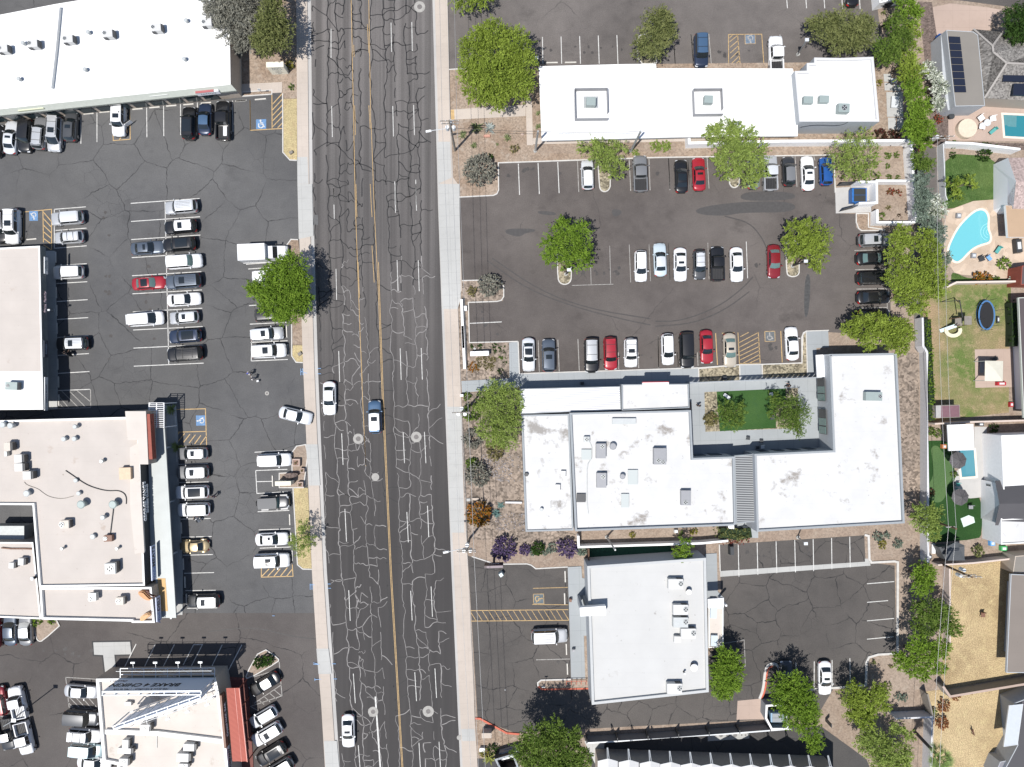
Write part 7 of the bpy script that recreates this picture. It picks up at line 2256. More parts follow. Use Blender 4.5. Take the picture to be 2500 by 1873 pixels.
text(bb,'16th Street & Camelback - 1 Mile on Left',A0+d*8.0+up*(zb_+3.35),d,up,.5,M_BLK,'lettering',sx_=.85)
text(bb,'Chick-fil-A',A0+d*12.3+up*(zb_+.75),d,up,.55,flat('script_grey',(.13,.08,.10),.5),'lettering',shear=.3)
text(bb,'OUTFRONT/',A0+n*.05+d*6.4+up*(zb_-.45),d,up,.42,M_LWHITE,'lettering')
MB().box(*(A0+n*-.05+d*L_*.5).xy,zb_-.85,L_,.05,.75,math.atan2(d.y,d.x)).build('apron',[flat('apron_teal',(.03,.06,.08),.5)],bb)
# ================================================================ poles, wires, lamps
def utility_pole(c,bu,bv,tu,tv,h,label,cans=3,lamp=None,wood=M_WOODG,arms=((.0,2.4),(-.9,2.2))):
 b = Vector((*P(c,bu,bv,0),0))
 tp = Vector((*P(c,tu,tv,h),h))
 t = thing('utility_pole',label,'utility pole',b.x,b.y,0,0,'utility poles')
 MB().tube(b,tp,.17,.11,10).build('pole',[wood],t)
 for dz,w in arms:
  MB().bar(tp+Vector((-w/2,0,dz-.2)),tp+Vector((w/2,.05,dz-.2)),.10,.12).build('crossarm',[M_WOODG],t)
  for k in (-.95,-.4,.4,.95):
   MB().tube(tp+Vector((w/2*k,0,dz-.13)),tp+Vector((w/2*k,0,dz+.08)),.05,.035,6).build('insulator',[M_LWHITE],t)
 for k in range(cans):
  a = math.radians(90+k*120)
  MB().cyl(tp.x+.48*math.cos(a),tp.y+.48*math.sin(a),h-2.5,h-1.6,.24,n=14).build('transformer',[M_LSTEEL],t)
 if lamp:
  e = Vector((*P(c,lamp[0],lamp[1],h-2.2),h-2.2))
  s_ = tp+Vector((0,0,-2.6))
  MB().tube(s_,e,.045,n=6).build('lamp_arm',[M_LSTEEL],t)
  g = MB().box(e.x,e.y,e.z-.08,.75,.30,.14,math.atan2(e.y-s_.y,e.x-s_.x),top=.7)
  g.build('lamp_head',[M_LWHITE],t)
 return tp
t1 = utility_pole('A3',120,1220,72,975,11.5,'utility pole with three transformers and a street lamp, upper sidewalk',lamp=(-95,1060))
t2 = utility_pole('C3',205,672,165,690,10.5,'utility pole with three transformers in the middle of the east sidewalk')
t3 = utility_pole('D3',238,180,210,292,10.5,'utility pole with street lamp beside the purple shrubs',lamp=(45,293))
t4 = utility_pole('E2',930,210,1075,115,10,'utility pole behind the lap pool patio',cans=1,wood=M_WOOD)
t5 = utility_pole('E5',985,690,1420,880,9.5,'brown utility pole leaning over the dry yard with pale hardware',cans=2,wood=M_WOOD)
t6 = utility_pole('E5',840,140,1215,265,9.5,'brown utility pole over the dark turf yard',cans=0,wood=M_WOOD,arms=((-1.0,1.2),))
M_WIRE = flat('wire',(.05,.05,.05),.5)
M_WIREL = flat('wire_pale',(.38,.38,.38),.4,.3)
def wire(a,b,sag,r,mat,label,k0=None):
 m_ = MB()
 N = 14
 pr = None
 for i in range(N+1):
  k = i/N
  p = Vector(a).lerp(Vector(b),k)-Vector((0,0,sag*4*k*(1-k)))
  if pr is not None:
   m_.tube(pr,p,r,n=4,cap=False)
  pr = p
 tag(m_.build('overhead_wire',[mat]),label,'wire','overhead wires')
north = t1+Vector((-1.2,52,0))
south = t3+Vector((2.6,-50,0))
for i,dx in enumerate((-.9,.1,.95)):
 nm_ = ('left','middle','right')[i]
 o_ = Vector((dx,0,-.1))
 wire(t1+o_,t2+o_,.6,.022,M_WIREL,f'{nm_} overhead wire over the sidewalk between the top two poles')
 wire(t2+o_,t3+o_,.4,.022,M_WIREL,f'{nm_} overhead wire over the sidewalk between the lower two poles')
 wire(t3+o_,south+o_,.5,.022,M_WIREL,f'{nm_} overhead wire running to the bottom edge')
 wire(t1+o_,north+o_,.5,.022,M_WIREL,f'{nm_} overhead wire running to the top edge')
wire(t2-Vector((0,0,3)),t3-Vector((0,0,3)),.5,.035,M_WIRE,'thick low cable between the lower two street poles')
for i,dx in enumerate((-.5,.5)):
 nm_ = ('left','right')[i]
 o_ = Vector((dx,0,-.8))
 wire(t4+o_,t6+o_,.8,.022,M_WIREL,f'{nm_} yard wire between the lap pool pole and the turf pole')
 wire(t6+o_,t6+o_+Vector((-2.5,-40,0)),.5,.022,M_WIREL,f'{nm_} yard wire running down over the dry yards')
def lamp_pole(c,bu,bv,tu,tv,h,label,r=.11,head=.5,mat=None):
 b = Vector((*P(c,bu,bv,0),.0))
 tp = Vector((*P(c,tu,tv,h),h))
 t = thing('light_pole',label,'light pole',b.x,b.y,0,0,'slim poles')
 MB().tube(b,tp,r,r*.75,10).build('pole',[mat or M_STEEL],t)
 MB().cyl(b.x,b.y,0,.3,.25,n=12).build('base',[M_CONG],t)
 if head:
  MB().box(tp.x,tp.y,h,head,head*.8,.15).build('lamp_head',[M_LSTEEL],t)
 return tp
p1 = lamp_pole('A3',768,1225,790,1062,8.2,'grey slanted pole at the corner of the long white roof',.17,0)
p2 = lamp_pole('A3',1540,1225,1622,1062,8.2,'grey slanted pole beside the grey pickup',.17,0)
wire(t1-Vector((0,0,2.5)),p1,.4,.025,M_WIRE,'thin cable from the street pole to the first slanted pole')
wire(p1,p2,.5,.025,M_WIRE,'thin cable looping over the long white roof')
lamp_pole('A4',1150,445,1224,325,6.5,'lamp pole beside the white pickup in the north lot')
lamp_pole('A3',775,520,777,470,4.5,'lamp pole right of the huge round tree')
lamp_pole('B4',1105,995,1215,955,5.5,'lamp pole on the right island in the middle of the east lot',mat=M_DSTEEL)
lamp_pole('B3',1015,1060,1040,1025,5.5,'lamp pole on the left island in the middle of the east lot',mat=M_DSTEEL)
lamp_pole('D3',1345,168,1415,275,7.8,'grey slanted pole over the narrow fenced yard',.15,0)
lamp_pole('D4',1150,170,1215,222,4.2,'lamp pole at the wall above the southeast stalls')
lamp_pole('G5',40,960,245,838,6,'lamp pole with round white head between the corner pickups',.09,.6)
lamp_pole('B1',435,1020,398,1018,3.2,'short lamp under the edge of the tan shop roof',.06,.3)
for c,bu,bv,tu,tv,lb in (('A2',460,750,435,720,'small sign post between the two walkway shadows'),('F7',845,190,835,205,'small sign post on the red kerbed island')):
 b = Vector((*P(c,bu,bv,0),.1))
 tp = Vector((*P(c,tu,tv,2.2),2.2))
 t = thing('sign_post',lb,'sign post',b.x,b.y,0,0)
 MB().tube(b,tp,.03,n=6).build('pole',[M_DSTEEL],t)
 MB().box(tp.x,tp.y,1.7,.4,.04,.5).build('sign_plate',[M_LSTEEL],t)
# ================================================================ walls and fences
def wall(spec,w,h,mat,label,name='wall',z=0,cat='wall',cap=None,closed=False,toph=None):
 q = PL(spec,toph or 0)
 x,y = q[0]
 t = thing(name,label,cat,x,y,0,0)
 MB().strip(q,w,z,h=h-z,closed=closed).build('wall_body',[mat],t)
 if cap:
  MB().strip(q,w+.06,h+.003,h=.06,closed=closed).build('coping',[cap],t)
 return t
M_BLOCKG = flat('block_grey',(.52,.52,.53),.9,var=.08)
M_BLOCKP = flat('block_pink',(.50,.42,.37),.9,var=.08)
wall('A4 245,1120 247,1195 1000,1180 1990,1176 2020,1188 B4 2010,60 2030,350 2050,660',.30,1.9,M_WWALL,'long white block wall around the top and right of the east lot',cap=M_LWHITE)
wall('C3 185,-10 200,335',.35,1.0,M_LWHITE,'low straight white wall beside the east sidewalk')
wall('B3 175,1268 190,1660',.34,1.0,M_LWHITE,'upper half of the low white wall beside the east sidewalk')
wall('B4 1740,480 1740,330 2030,332',.22,1.7,M_WWALL,'white wall between the trash enclosure and the clipped shrub bed',cap=M_LWHITE)
wall('B4 1745,560 1745,662 2050,660',.22,1.7,M_WWALL,'white wall around the lower side of the walled gravel bed',cap=M_LWHITE)
te = wall('B4 1580,345 1730,345 1732,510 1590,515',.25,2.0,M_WWALL,'white trash enclosure walls around the blue dumpster','enclosure',cap=M_LWHITE)
struct('enclosure_slab',MB().prism(PL('B4 1452,362 1740,345 1745,560 1458,568'),0,.10),[M_CONW])
for sp_,lb in (('B4 1462,348 1572,342','dark open gate above the trash enclosure'),('B4 1480,555 1590,528','dark open gate below the trash enclosure')):
 q = PL(sp_)
 t = thing('gate',lb,'gate',*q[0],0,0,'gates of the trash enclosure')
 MB().bar((*q[0],1.0),(*q[1],1.0),.06,1.7).build('gate_leaf',[M_DSTEEL],t)
 MB().bar((*q[1],.9),(*q[1],1.9),.1,.1).build('hinge_post',[M_LSTEEL],t)
wall('E3 700,820 705,1170 755,1250 757,1657 E4 757,0 765,1370 E5 765,395 770,660',.25,1.7,M_BLOCKG,'long plain grey block wall along the alley behind the east office wing',cap=M_BLOCKG)
wall('E2 970,262 1000,900 1020,960',.12,1.5,M_LSTEEL,'thin pale fence between the alley and the lawn','fence',cat='fence')
wall('E2 970,258 1300,268 1900,340',.25,1.9,M_WWALL,'white yard wall between the two swimming pools',cap=M_LWHITE)
wall('E3 1000,440 1120,382 2030,368',.25,1.8,flat('wall_cream',(.55,.48,.42),.9),'cream yard wall below the kidney pool')
wall('E4 850,535 1300,512 2060,490',.22,1.7,M_BLOCKP,'pinkish yard wall between the patchy lawn and the turf yard')
wall('E5 900,688 1340,662 1900,600 2100,578',.22,1.6,M_BLOCKP,'yard wall between the grey shed and the dry yard')
wall('E5 1050,735 1055,1180 E6 1055,60',.2,1.5,M_BLOCKP,'pinkish wall on the left side of the dry yard')
wall('E6 940,560 1030,688 2100,510',.25,1.9,flat('block_brown',(.24,.22,.19),.9,var=.08),'brown block wall crossing between the two dry yards',cap=M_CONP)
wall('E6 360,965 815,945 790,1657',.22,1.9,M_BLOCKG,'grey wall corner beside the pale tree at the bottom')
wall('E6 755,660 820,930',.2,1.9,M_WOODG,'dark slatted gate wall beside the thorny heap')
wall('D3 1108,140 1110,230 1500,218 D4 350,200 560,180',.22,1.6,M_WWALL,'low white wall between the office block and the narrow yard',cap=M_LWHITE)
wall('D3 530,1405 520,1405',.1,.1,M_BLOCKG,'short concrete kerb stub on the red kerbed island')
wall('C3 525,1410 660,1412',.25,.5,M_BLOCKG,'short dark low wall beside the blue green agaves')
wf_ = wall('F7 1215,645 1460,632 1990,596 F8 0,605 610,565 1180,520',.12,1.8,flat('steel_fence',(.17,.17,.175),.6),'long grey fence above the bottom driveway','fence',cat='fence',cap=M_LSTEEL)
for k in range(9):
 x,y = P('F7',1215+k*270,648-k*17.5)
 MB().box(x,y+.25,0,.12,.5,1.9).build('post',[M_DSTEEL],wf_)
ns = PL('D3 1195,255 1860,225 1890,330 1195,395')
struct('narrow_yard',MB().prism(ns,0,.03),[flat('green_carpet',(.012,.055,.035),.95,var=.3)])
wall('D3 1190,240 1192,400',.12,1.9,M_WOOD,'dark wooden fence at the left end of the narrow yard','fence',cat='fence')
te2 = wall('F8 955,310 1130,300 1140,515 1000,515 950,420',.2,2.0,M_TRIMG,'grey trash enclosure under the overhanging tree','enclosure',cap=M_LWHITE,closed=True)
te3 = wall('G4 480,1210 960,1070 1090,1420 640,1540',.2,2.2,M_DSTEEL,'black metal enclosure beside the bottom tree','enclosure',cap=M_TRIMG,closed=True)
te4 = wall('E1 160,125 470,50 470,-100 140,-80',.2,2.0,M_WWALL,'white trash enclosure cut by the top edge','enclosure',cap=M_LWHITE,closed=True)
def dumpster(c,u,v,w,d,h,label,body,lid,rot=0):
 x,y = P(c,u,v,h*.5)
 t = thing('dumpster',label,'dumpster',x,y,.1,math.radians(rot),'dumpsters')
 MB().box(0,0,.12,w,d,h-.1,top=1.08).build('bin_body',[body],t,False)
 for s_ in (-1,1):
  MB().box(.02,s_*d*.25,h+.05,w*.85,d*.47,.06).build('lid',[lid],t,False)
  MB().box(s_*w*.35,-d*.45,0,.15,.08,.12).build('caster',[M_RUBBER],t,False)
  MB().box(0,s_*(d/2+.09),h*.6,w*.5,.1,.12).build('lift_pocket',[body],t,False)
dumpster('G8',1030,370,1.9,1.85,1.3,'blue dumpster with black lids in the white enclosure',flat('dumpster_blue',(.02,.12,.36),.5,var=.15),flat('lid_black',(.03,.032,.03),.5))
dumpster('F8',1080,455,1.7,1.2,1.2,'pale blue dumpster in the grey enclosure under the tree',flat('dumpster_pale',(.22,.34,.46),.5),M_TRIMG)
dumpster('G4',860,1220,2.6,1.0,1.2,'grey ribbed dumpster inside the black enclosure',M_GREYPAINT,M_STEEL,15)
dumpster('E1',290,10,2.0,1.5,1.3,'dark dumpster in the white enclosure at the top edge',M_DSTEEL,M_BLACKW)
dumpster('E1',995,490,.65,.75,1.0,'bright blue wheelie bin beside the grey-brown house',flat('bin_blue',(.02,.17,.62),.4),flat('bin_blue',(.02,.17,.62),.4))
M_STOP = flat('wheel_stop_concrete',(.50,.48,.44),.85,var=.1)
def stops(c,items,w,rot,where,g):
 for i,(u,v)in enumerate(items):
  x,y = P(c,u,v,.1)
  k = w/CR[c][2]*S
  o = MB().box(0,0,.01,k,.17,.13,0,top=.94).build('wheel_stop',[M_STOP])
  o.location = (x,y,0)
  o.rotation_euler = (0,0,math.radians(rot))
  tag(o,f'concrete wheel stop, {ORD[i]} {where}','wheel stop',g)
stops('A1',[(487,945),(717,920),(847,906),(1113,882),(1250,869),(1386,856),(1525,845),(1667,833),(1950,816)],88,5,'from the left in front of the long white shops','wheel stops')
stops('A2',[(293,815),(450,803)],95,5,'from the left beside the blue accessible sign bay','wheel stops')
stops('B1',[(450,590),(453,876),(456,1020),(459,1165),(465,1455),(471,1600)],90,91,'from the top beside the tan shop block','wheel stops')
stops('C1',[(475,255),(1420,430),(1430,710),(1437,870),(1465,1290),(1482,1583),(1495,1730),(1508,1868)],92,92,'from the top along the restaurant canopy','wheel stops')
stops('B2',[(662,1193),(670,1340)],92,92,'from the top below the large green street tree','wheel stops')
stops('C2',[(548,910),(680,1075),(687,1222),(697,1370),(708,1515)],92,92,'from the top beside the dry grass strip','wheel stops')
stops('A3',[(905,507),(1055,505)],95,1,'from the left behind the long white roof','wheel stops')
stops('D3',[(1006,670),(1020,1078),(1028,1238),(1010,490)],95,92,'in the column beside the lower white building','wheel stops')
stops('B1',[(255,445)],85,5,'and only one below the upper left blue accessible bay','wheel stops')
# ================================================================ signs and street furniture
def slab_sign(c,u,v,h,w,d,ht,rot,label,mat,lines=(),tcol=None,face=-1,name='monument_sign'):
 x,y = P(c,u,v,h)
 t = thing(name,label,'sign',x,y,0,math.radians(rot),None)
 MB().box(0,0,0,w,d,ht).build('sign_body',[mat],t,False)
 MB().box(0,0,ht,w+.1,d+.1,.08).build('cap',[mat],t,False)
 for i,(s_,sz)in enumerate(lines):
  o = text(None,s_,(0,face*(d/2+.015),ht-.35-i*.42),(1,0,0),(0,0,1),sz,tcol or M_BLK)
  o.parent = t
 return t
M_CREAM = flat('sign_cream',(.66,.63,.52),.7,var=.04)
slab_sign('A2',585,548,1.5,2.3,.65,2.4,2,'cream monument sign with rows of small lines by the top of the road',M_CREAM,(('SHOPS',.45),('SUITES 1-9',.3),('NAILS',.3),('TAILOR',.3),('5021',.28)),flat('sign_line',(.25,.26,.25),.6))
slab_sign('G7',570,740,.8,2.5,.55,1.2,2,'plain white monument block among the dark plants',M_LWHITE)
slab_sign('C2',650,922,.9,2.1,.5,1.8,1,'cream monument sign by the stone planters',M_CREAM)
slab_sign('G4',215,700,1.0,1.3,.6,1.6,0,'tan stone monument sign at the bottom sidewalk',M_TANW)
slab_sign('G4',85,1160,.5,.65,.4,.6,0,'small white box among the bottom plants',M_LWHITE,name='utility_box')
x,y = P('D3',436,360,1.5)
ks = thing('pylon_sign','dark maroon sign on one post beside the sloping kerb','sign',x,y,0,math.radians(2))
M_MAR = flat('sign_maroon',(.035,.018,.024),.5,var=.15)
MB().box(0,.15,0,.28,.28,2.6).build('post',[M_BLACKW],ks,False)
MB().box(0,-.15,2.6,2.55,.35,1.7).build('sign_box',[M_MAR],ks,False)
o = text(None,'SUMMIT',(0,.035,3.4),(-1,0,0),(0,0,1),.42,M_LWHITE)
o.parent = ks
MB().box(.15,-.15,4.31,2.2,.30,.05).build('sign_cap',[flat('capgrey',(.24,.20,.21),.7)],ks,False)
x,y = P('D3',492,470,.5)
tag(MB().box(x,y,0,.62,.62,1.0,.6,top=.8).build('utility_cabinet',[flat('cabinet_pale',(.50,.58,.58),.5,var=.05)]),'pale blue-white cabinet beside the maroon sign','cabinet')
for c,u,v,w,d,h,col,lb,cat_ in (('C3',175,548,.5,.35,1.0,M_LWHITE,'white utility box beside the east sidewalk','utility box'),('B3',203,1336,.45,.75,.6,M_LWHITE,'white electrical box behind the low sidewalk wall','utility box'),('A3',
  663,1088,.45,.35,.15,M_CONP,'small pinkish block in the gravel bed','block'),('A3',378,1102,1.0,.35,.35,flat('salmon',(.45,.24,.18),.8),'salmon coloured block beside the grey agave','block'),('C3',228,1392,.6,.45,.3,M_CONG,'pale slab box beside the sidewalk above the orange shrub',
  'slab'),('C3',285,1385,1.0,.35,.45,M_TANW,'long tan box beside the sidewalk above the orange shrub','bench'),('C3',1148,450,.45,.4,.9,M_BLACKW,'black bin on the office sidewalk','bin'),('H6',628,170,.6,.55,.9,M_BLACKW,'black box on the olive gravel beside the courtyard fence',
  'box'),('D3',1052,678,.35,.45,.8,M_BRWN,'upper small bin on the walk of the lower white building','bin'),('D3',1076,1082,.38,.4,.8,M_GREYPAINT,'lower small bin on the walk of the lower white building','bin'),('G7',400,575,.35,.35,
  .25,M_CONG,'pale rock behind the white monument','rock'),('G7',193,915,.35,.5,.12,M_CONP,'pink ground box beside the low white wall','ground box'),('D4',612,275,.55,1.3,1.1,M_BLACKW,'black cart parked in the first shaded stall','cart'),
  ('D4',165,122,.5,.45,.6,M_LSTEEL,'small grey box on the gravel between office and low wall','box'),('D4',728,100,.8,.55,.7,M_LSTEEL,'tilted grey box at the end of the slatted passage','box'),('D4',605,82,.9,.8,1.0,M_LWHITE,'white frame at the corner of the office roof edge',
  'frame'),('A2',700,1235,.6,.4,.4,M_WOODG,'rock on the dry grass beside the west sidewalk','rock'),('B2',770,1372,.6,.5,.4,M_WOODG,'rock on the dry grass below the large green tree','rock')):
 x,y = P(c,u,v,h*.5)
 tag(MB().box(x,y,0,w,d,h,.03 if cat_!='rock' else.6,top=.9).box(x,y,h,w*.7,d*.7,.04).build(cat_.replace(' ','_'),[col]),lb,cat_)
for c,u,v,w,lb in (('C2',741,760,1.05,'square stone planter, largest of three by the street'),('C2',790,823,.6,'small square stone planter, middle of three by the street'),('C2',775,937,.75,'square stone planter, lowest of three by the street')):
 x,y = P(c,u,v,.5)
 t = thing('planter',lb,'planter',x,y,0,0,'stone planters by the street')
 MB().ring([(-w/2,-w/2),(w/2,-w/2),(w/2,w/2),(-w/2,w/2)],[(-w*.34,-w*.34),(w*.34,-w*.34),(w*.34,w*.34),(-w*.34,w*.34)],.7).prism([(-w/2,-w/2),(w/2,-w/2),(w/2,w/2),(-w/2,w/2)],0,.7,top=False).build('planter_box',[M_CONP],t,False)
 MB().poly([(-w*.34,-w*.34),(w*.34,-w*.34),(w*.34,w*.34),(-w*.34,w*.34)],.6).build('soil',[M_BRWN],t,False)
 leaf_cloud('plant',[(x,y,.8)],[w*.22],t,PAL['dull'],150,(.14,.07),.8,3,.2,(.2,.1),.3)
x,y = P('C2',685,870,.8)
tag(MB().prism(smooth_poly(PL('C2 640,848 750,842 755,868 690,890 650,880',.8),1),0,.9).build('curved_planter',[M_GRAVB]),'dark curved planter wall behind the cream monument sign','planter')
br = thing('bike_rack','red metal rack on the red kerbed island','bike rack',*P('D3',1100,1345,.5),0,0)
for k in range(5):
 x,y = P('D3',1020+k*40,1332,.6)
 x2,y2 = P('D3',1018+k*40,1362,.6)
 MB().bar((x,y,.1),(x,y,.8),.05,.05).bar((x,y,.8),(x2,y2,.8),.05,.05).bar((x2,y2,.8),(x2,y2,.1),.05,.05).build('hoop',[M_RED],br)
a,b = P('D3',1020,1332,.6),P('D3',1182,1330,.6)
MB().bar((*a,.8),(*b,.8),.05,.05).build('rail',[M_RED],br)
for c,u,v,w,d,h,rot,col,lb,cat_ in (('H6',675,483,1.0,.42,.75,-35,M_LSTEEL,'white table on the courtyard lawn beside the left tree','table'),('H6',1448,450,.5,.5,.5,10,M_LSTEEL,'small white seat under the right courtyard tree','seat'),
  ('H6',1470,850,.6,.6,.7,5,M_BLACKW,'dark cube seat under the right courtyard tree','seat'),('H6',1048,1212,.48,.48,.5,-8,M_BLACKW,'dark square stool, leftmost on the courtyard paving','stool'),('H6',1280,1265,.48,.48,.5,-5,M_BLACKW,
  'dark square stool above the pale chair on the courtyard paving','stool'),('H6',1213,1378,.45,.4,.5,0,M_BLACKW,'dark square stool against the courtyard wall','stool'),('H6',1297,1362,.5,.5,.6,5,M_LSTEEL,'pale chair against the courtyard wall',
  'chair'),('E1',440,1290,1.0,1.6,.5,-3,M_LSTEEL,'long concrete table on the paved terrace beside the taller white block','table'),('E1',425,1022,.75,.65,.45,-3,M_LSTEEL,'square concrete seat on the paved terrace','seat'),('E1',1210,
  1470,.0,.0,0,0,None,'',''),('E1',1530,1490,.8,.75,.5,35,M_LWHITE,'white lounge chair, upper left around the round patio table','chair'),('E1',1680,1500,.8,.7,.5,10,M_LWHITE,'white lounge chair, upper right around the round patio table',
  'chair'),('E1',1545,1600,.8,.7,.5,-10,M_LWHITE,'white lounge chair, lower left around the round patio table','chair'),('E2',1250,1120,.7,.7,.35,-3,M_GREYPAINT,'grey umbrella base above the kidney pool','umbrella base'),('E2',1440,
  1625,.7,.7,.35,-3,M_GREYPAINT,'grey umbrella base below the kidney pool','umbrella base'),('E2',1745,1555,.5,1.0,.5,-35,flat('teal_seat',(.08,.30,.28),.6),'teal folding chair on the stone deck','chair'),('E2',1680,50,.45,1.1,.4,-50,
  flat('teal_seat',(.08,.30,.28),.6),'teal lounger beside the lap pool','lounger'),('E3',1540,60,.7,.7,.5,20,M_DSTEEL,'dark chair with white frame on the stone deck','chair'),('E3',1630,50,.5,.8,.5,40,flat('seat_blue',(.15,.33,.60),
  .6),'blue lounger on the stone deck','lounger'),('E2',2010,1500,.9,2.0,.8,5,M_DSTEEL,'dark grill and seats at the house edge below the tan patio roof','grill'),('E3',1705,1330,.9,.5,.5,20,M_DSTEEL,'dark covered seat on the pink patio',
  'seat'),('E3',1540,1430,.6,1.6,.4,-5,M_GREYPAINT,'grey string lounger on the pink patio','lounger'),('E4',1790,35,1.3,.55,.5,0,flat('cooler_red',(.38,.02,.03),.5),'red and white cooler at the edge of the pink patio','cooler'),('E4',
  1915,300,.5,.7,.4,0,flat('cooler_red',(.38,.02,.03),.5),'red toy cart beside the house wall','toy cart'),('E4',1530,550,.8,.5,.8,0,M_DSTEEL,'dark barbecue beside the white canopy','barbecue'),('E4',1240,1310,.5,.5,.5,0,flat('teal_seat',
  (.08,.30,.28),.6),'teal chair beside the umbrellas, upper','chair'),('E4',1235,1380,.5,.5,.5,0,flat('teal_seat',(.08,.30,.28),.6),'teal chair beside the umbrellas, lower','chair'),('E4',1065,830,.6,.6,.5,0,flat('orange_box',(.50,
  .18,.07),.7),'orange planter box beside the putting green','planter'),('E4',1400,1595,.6,.55,.5,0,M_GREYPAINT,'grey chair on the dark turf beside the lower umbrella','chair'),('E5',930,520,.5,1.4,.4,0,M_LWHITE,'stack of white boxes beside the dark grey shed',
  'boxes'),('E5',880,620,.6,.6,.6,0,M_BLACKW,'dark junk beside the dark grey shed','junk'),('E5',1675,450,.7,.7,.5,5,flat('toy_blue',(.10,.30,.60),.5),'blue and pink toy house beside the white house','toy'),('E5',1820,515,.9,.7,.5,
  0,flat('toy_green',(.05,.32,.10),.5),'green plastic toy beside the white house','toy'),('E5',1555,1350,.55,.7,.5,0,M_BRWN,'brown chair standing alone in the dry yard','chair'),('E5',1940,710,1.0,.4,.3,-10,flat('toy_red',(.45,.04,
  .04),.5),'red toy slide at the edge of the dry yard','toy'),('E3',1745,830,.35,1.0,.3,0,M_DSTEEL,'tray of toys beside the trampoline','toys')):
 if col is not None:
  x,y = P(c,u,v,h)
  t = thing(cat_.replace(' ','_'),lb,cat_,x,y,.03,math.radians(rot))
  if cat_ in ('table','chair','seat','stool','lounger'):
   MB().box(0,0,h-.07,w,d,.07).build('top' if cat_=='table' else 'seat',[col],t,False)
   for dx in (-.42,.42):
    for dy in (-.42,.42):
     MB().box(dx*w,dy*d,0,.05,.05,h-.07).build('leg',[M_DSTEEL],t,False)
   if cat_ in ('chair','lounger'):
    MB().box(0,d*.46,h,w,.06,.4).build('backrest',[col],t,False)
  else:
   MB().box(0,0,0,w,d,h,top=.92).build('box_body',[col],t,False)
   MB().box(0,0,h,w*.55,d*.5,.05).build('box_top',[M_LSTEEL],t,False)
ps_ = MB()
for sp_ in ('E1 290,940 385,940 390,1040 298,1038','E1 300,1050 405,1055 408,1150 305,1148','E1 412,1075 500,1075 505,1155 415,1152','E1 325,1170 530,1165 540,1480 335,1480','E1 345,1492 445,1492 450,1640 350,1640','E1 458,1492 540,1492 540,1650 462,1650'):
 ps_.prism(PL(sp_),0,.12)
struct('terrace_slab',ps_,[M_CONG])
for c,u,v,r,h,col,lb,nm_ in (('E1',1610,1550,.5,.7,M_LSTEEL,'round grey patio table between white chairs','patio_table'),('E1',1360,1620,1.35,.8,flat('cover_cream',(.55,.47,.37),.8,var=.08),'large round cream covered table beside the utility pole',
  'covered_table'),('E1',1160,1470,.4,.8,M_BLACKW,'black round barbecue by the patio wall','barbecue')):
 x,y = P(c,u,v,h)
 t = thing(nm_,lb,'table' if 'table' in nm_ else 'barbecue',x,y,.03,0)
 MB().cyl(0,0,h-.1,h,r,r*.97,28).build('top',[col],t,False)
 MB().cyl(0,0,0,h-.1,r*.35 if nm_!='covered_table' else r,r*.3 if nm_!='covered_table' else r,20).build('pedestal',[col],t,False)
def umbrella(c,u,v,r,h,label,col,n=8):
 x,y = P(c,u,v,h)
 R = r/CR[c][2]*S
 t = thing('patio_umbrella',label,'umbrella',x,y,0,math.radians(10),'grey patio umbrellas')
 vs = [(0,0,h)]+[(R*math.cos(2*math.pi*k/n),R*math.sin(2*math.pi*k/n),h-.45)for k in range(n)]
 m_ = MB().add(vs,[(0,k+1,(k+1)%n+1)for k in range(n)]).add(vs,[((k+1)%n+1,k+1,0)for k in range(n)])
 m_.build('canopy',[col],t,False)
 for k in range(n):
  MB().bar(vs[0],vs[k+1],.03,.03).build('rib',[M_DSTEEL],t,False)
 MB().tube((0,0,0),(0,0,h),.03,n=8).build('pole',[M_DSTEEL],t,False)
M_UMB = flat('umbrella_grey',(.17,.16,.165),.8,var=.05)
umbrella('E4',1262,1010,108,2.7,'grey umbrella over the small pool',M_UMB)
umbrella('E4',1290,1475,108,2.7,'lower grey umbrella beside the dark turf, over more chairs',M_UMB)
sq = thing('gazebo','square cream canopy with ribs on the pink patio','gazebo',*P('E3',1700,1480,2.6),0,math.radians(-1))
gz = MB().add([(-1.25,-1.4,2.45),(1.25,-1.4,2.45),(1.25,1.4,2.45),(-1.25,1.4,2.45),(0,0,2.8)],[(0,1,4),(1,2,4),(2,3,4),(3,0,4),(3,2,1,0)])
gz.build('canopy',[flat('canvas_cream',(.52,.50,.42),.8,var=.06,scale=1.5)],sq,False)
for dx in (-1.2,1.2):
 for dy in (-1.35,1.35):
  MB().box(dx,dy,0,.08,.08,2.45).build('post',[M_LSTEEL],sq,False)
x,y = P('E3',1600,775,.9)
tp_ = thing('trampoline','oval black trampoline with a blue rim on the patchy lawn','trampoline',x,y,0,0)
el = lambda a,b,n_ = 40:[(a*math.cos(2*math.pi*k/n_),b*math.sin(2*math.pi*k/n_))for k in range(n_)]
MB().add([(px_,py_,.85)for px_,py_ in el(1.0,1.9)],[tuple(range(40))]).build('mat',[flat('net_black',(.010,.010,.012),.8)],tp_,False)
MB().ring(el(1.20,2.1),el(.98,1.88),.9).ring(el(1.28,2.2),el(1.30,2.22),.6).build('rim_pad',[flat('pad_blue',(.05,.14,.30),.6,var=.1)],tp_,False)
for k in range(6):
 a = 2*math.pi*k/6+.3
 MB().bar((1.22*math.cos(a),2.12*math.sin(a),0),(1.3*math.cos(a),2.2*math.sin(a),2.6),.05,.05).build('pole',[M_DSTEEL],tp_,False)
x,y = P('E3',1200,860,1.2)
pl_ = thing('play_set','wooden play set with slide and swing beam on the patchy lawn','play set',x,y,0,0)
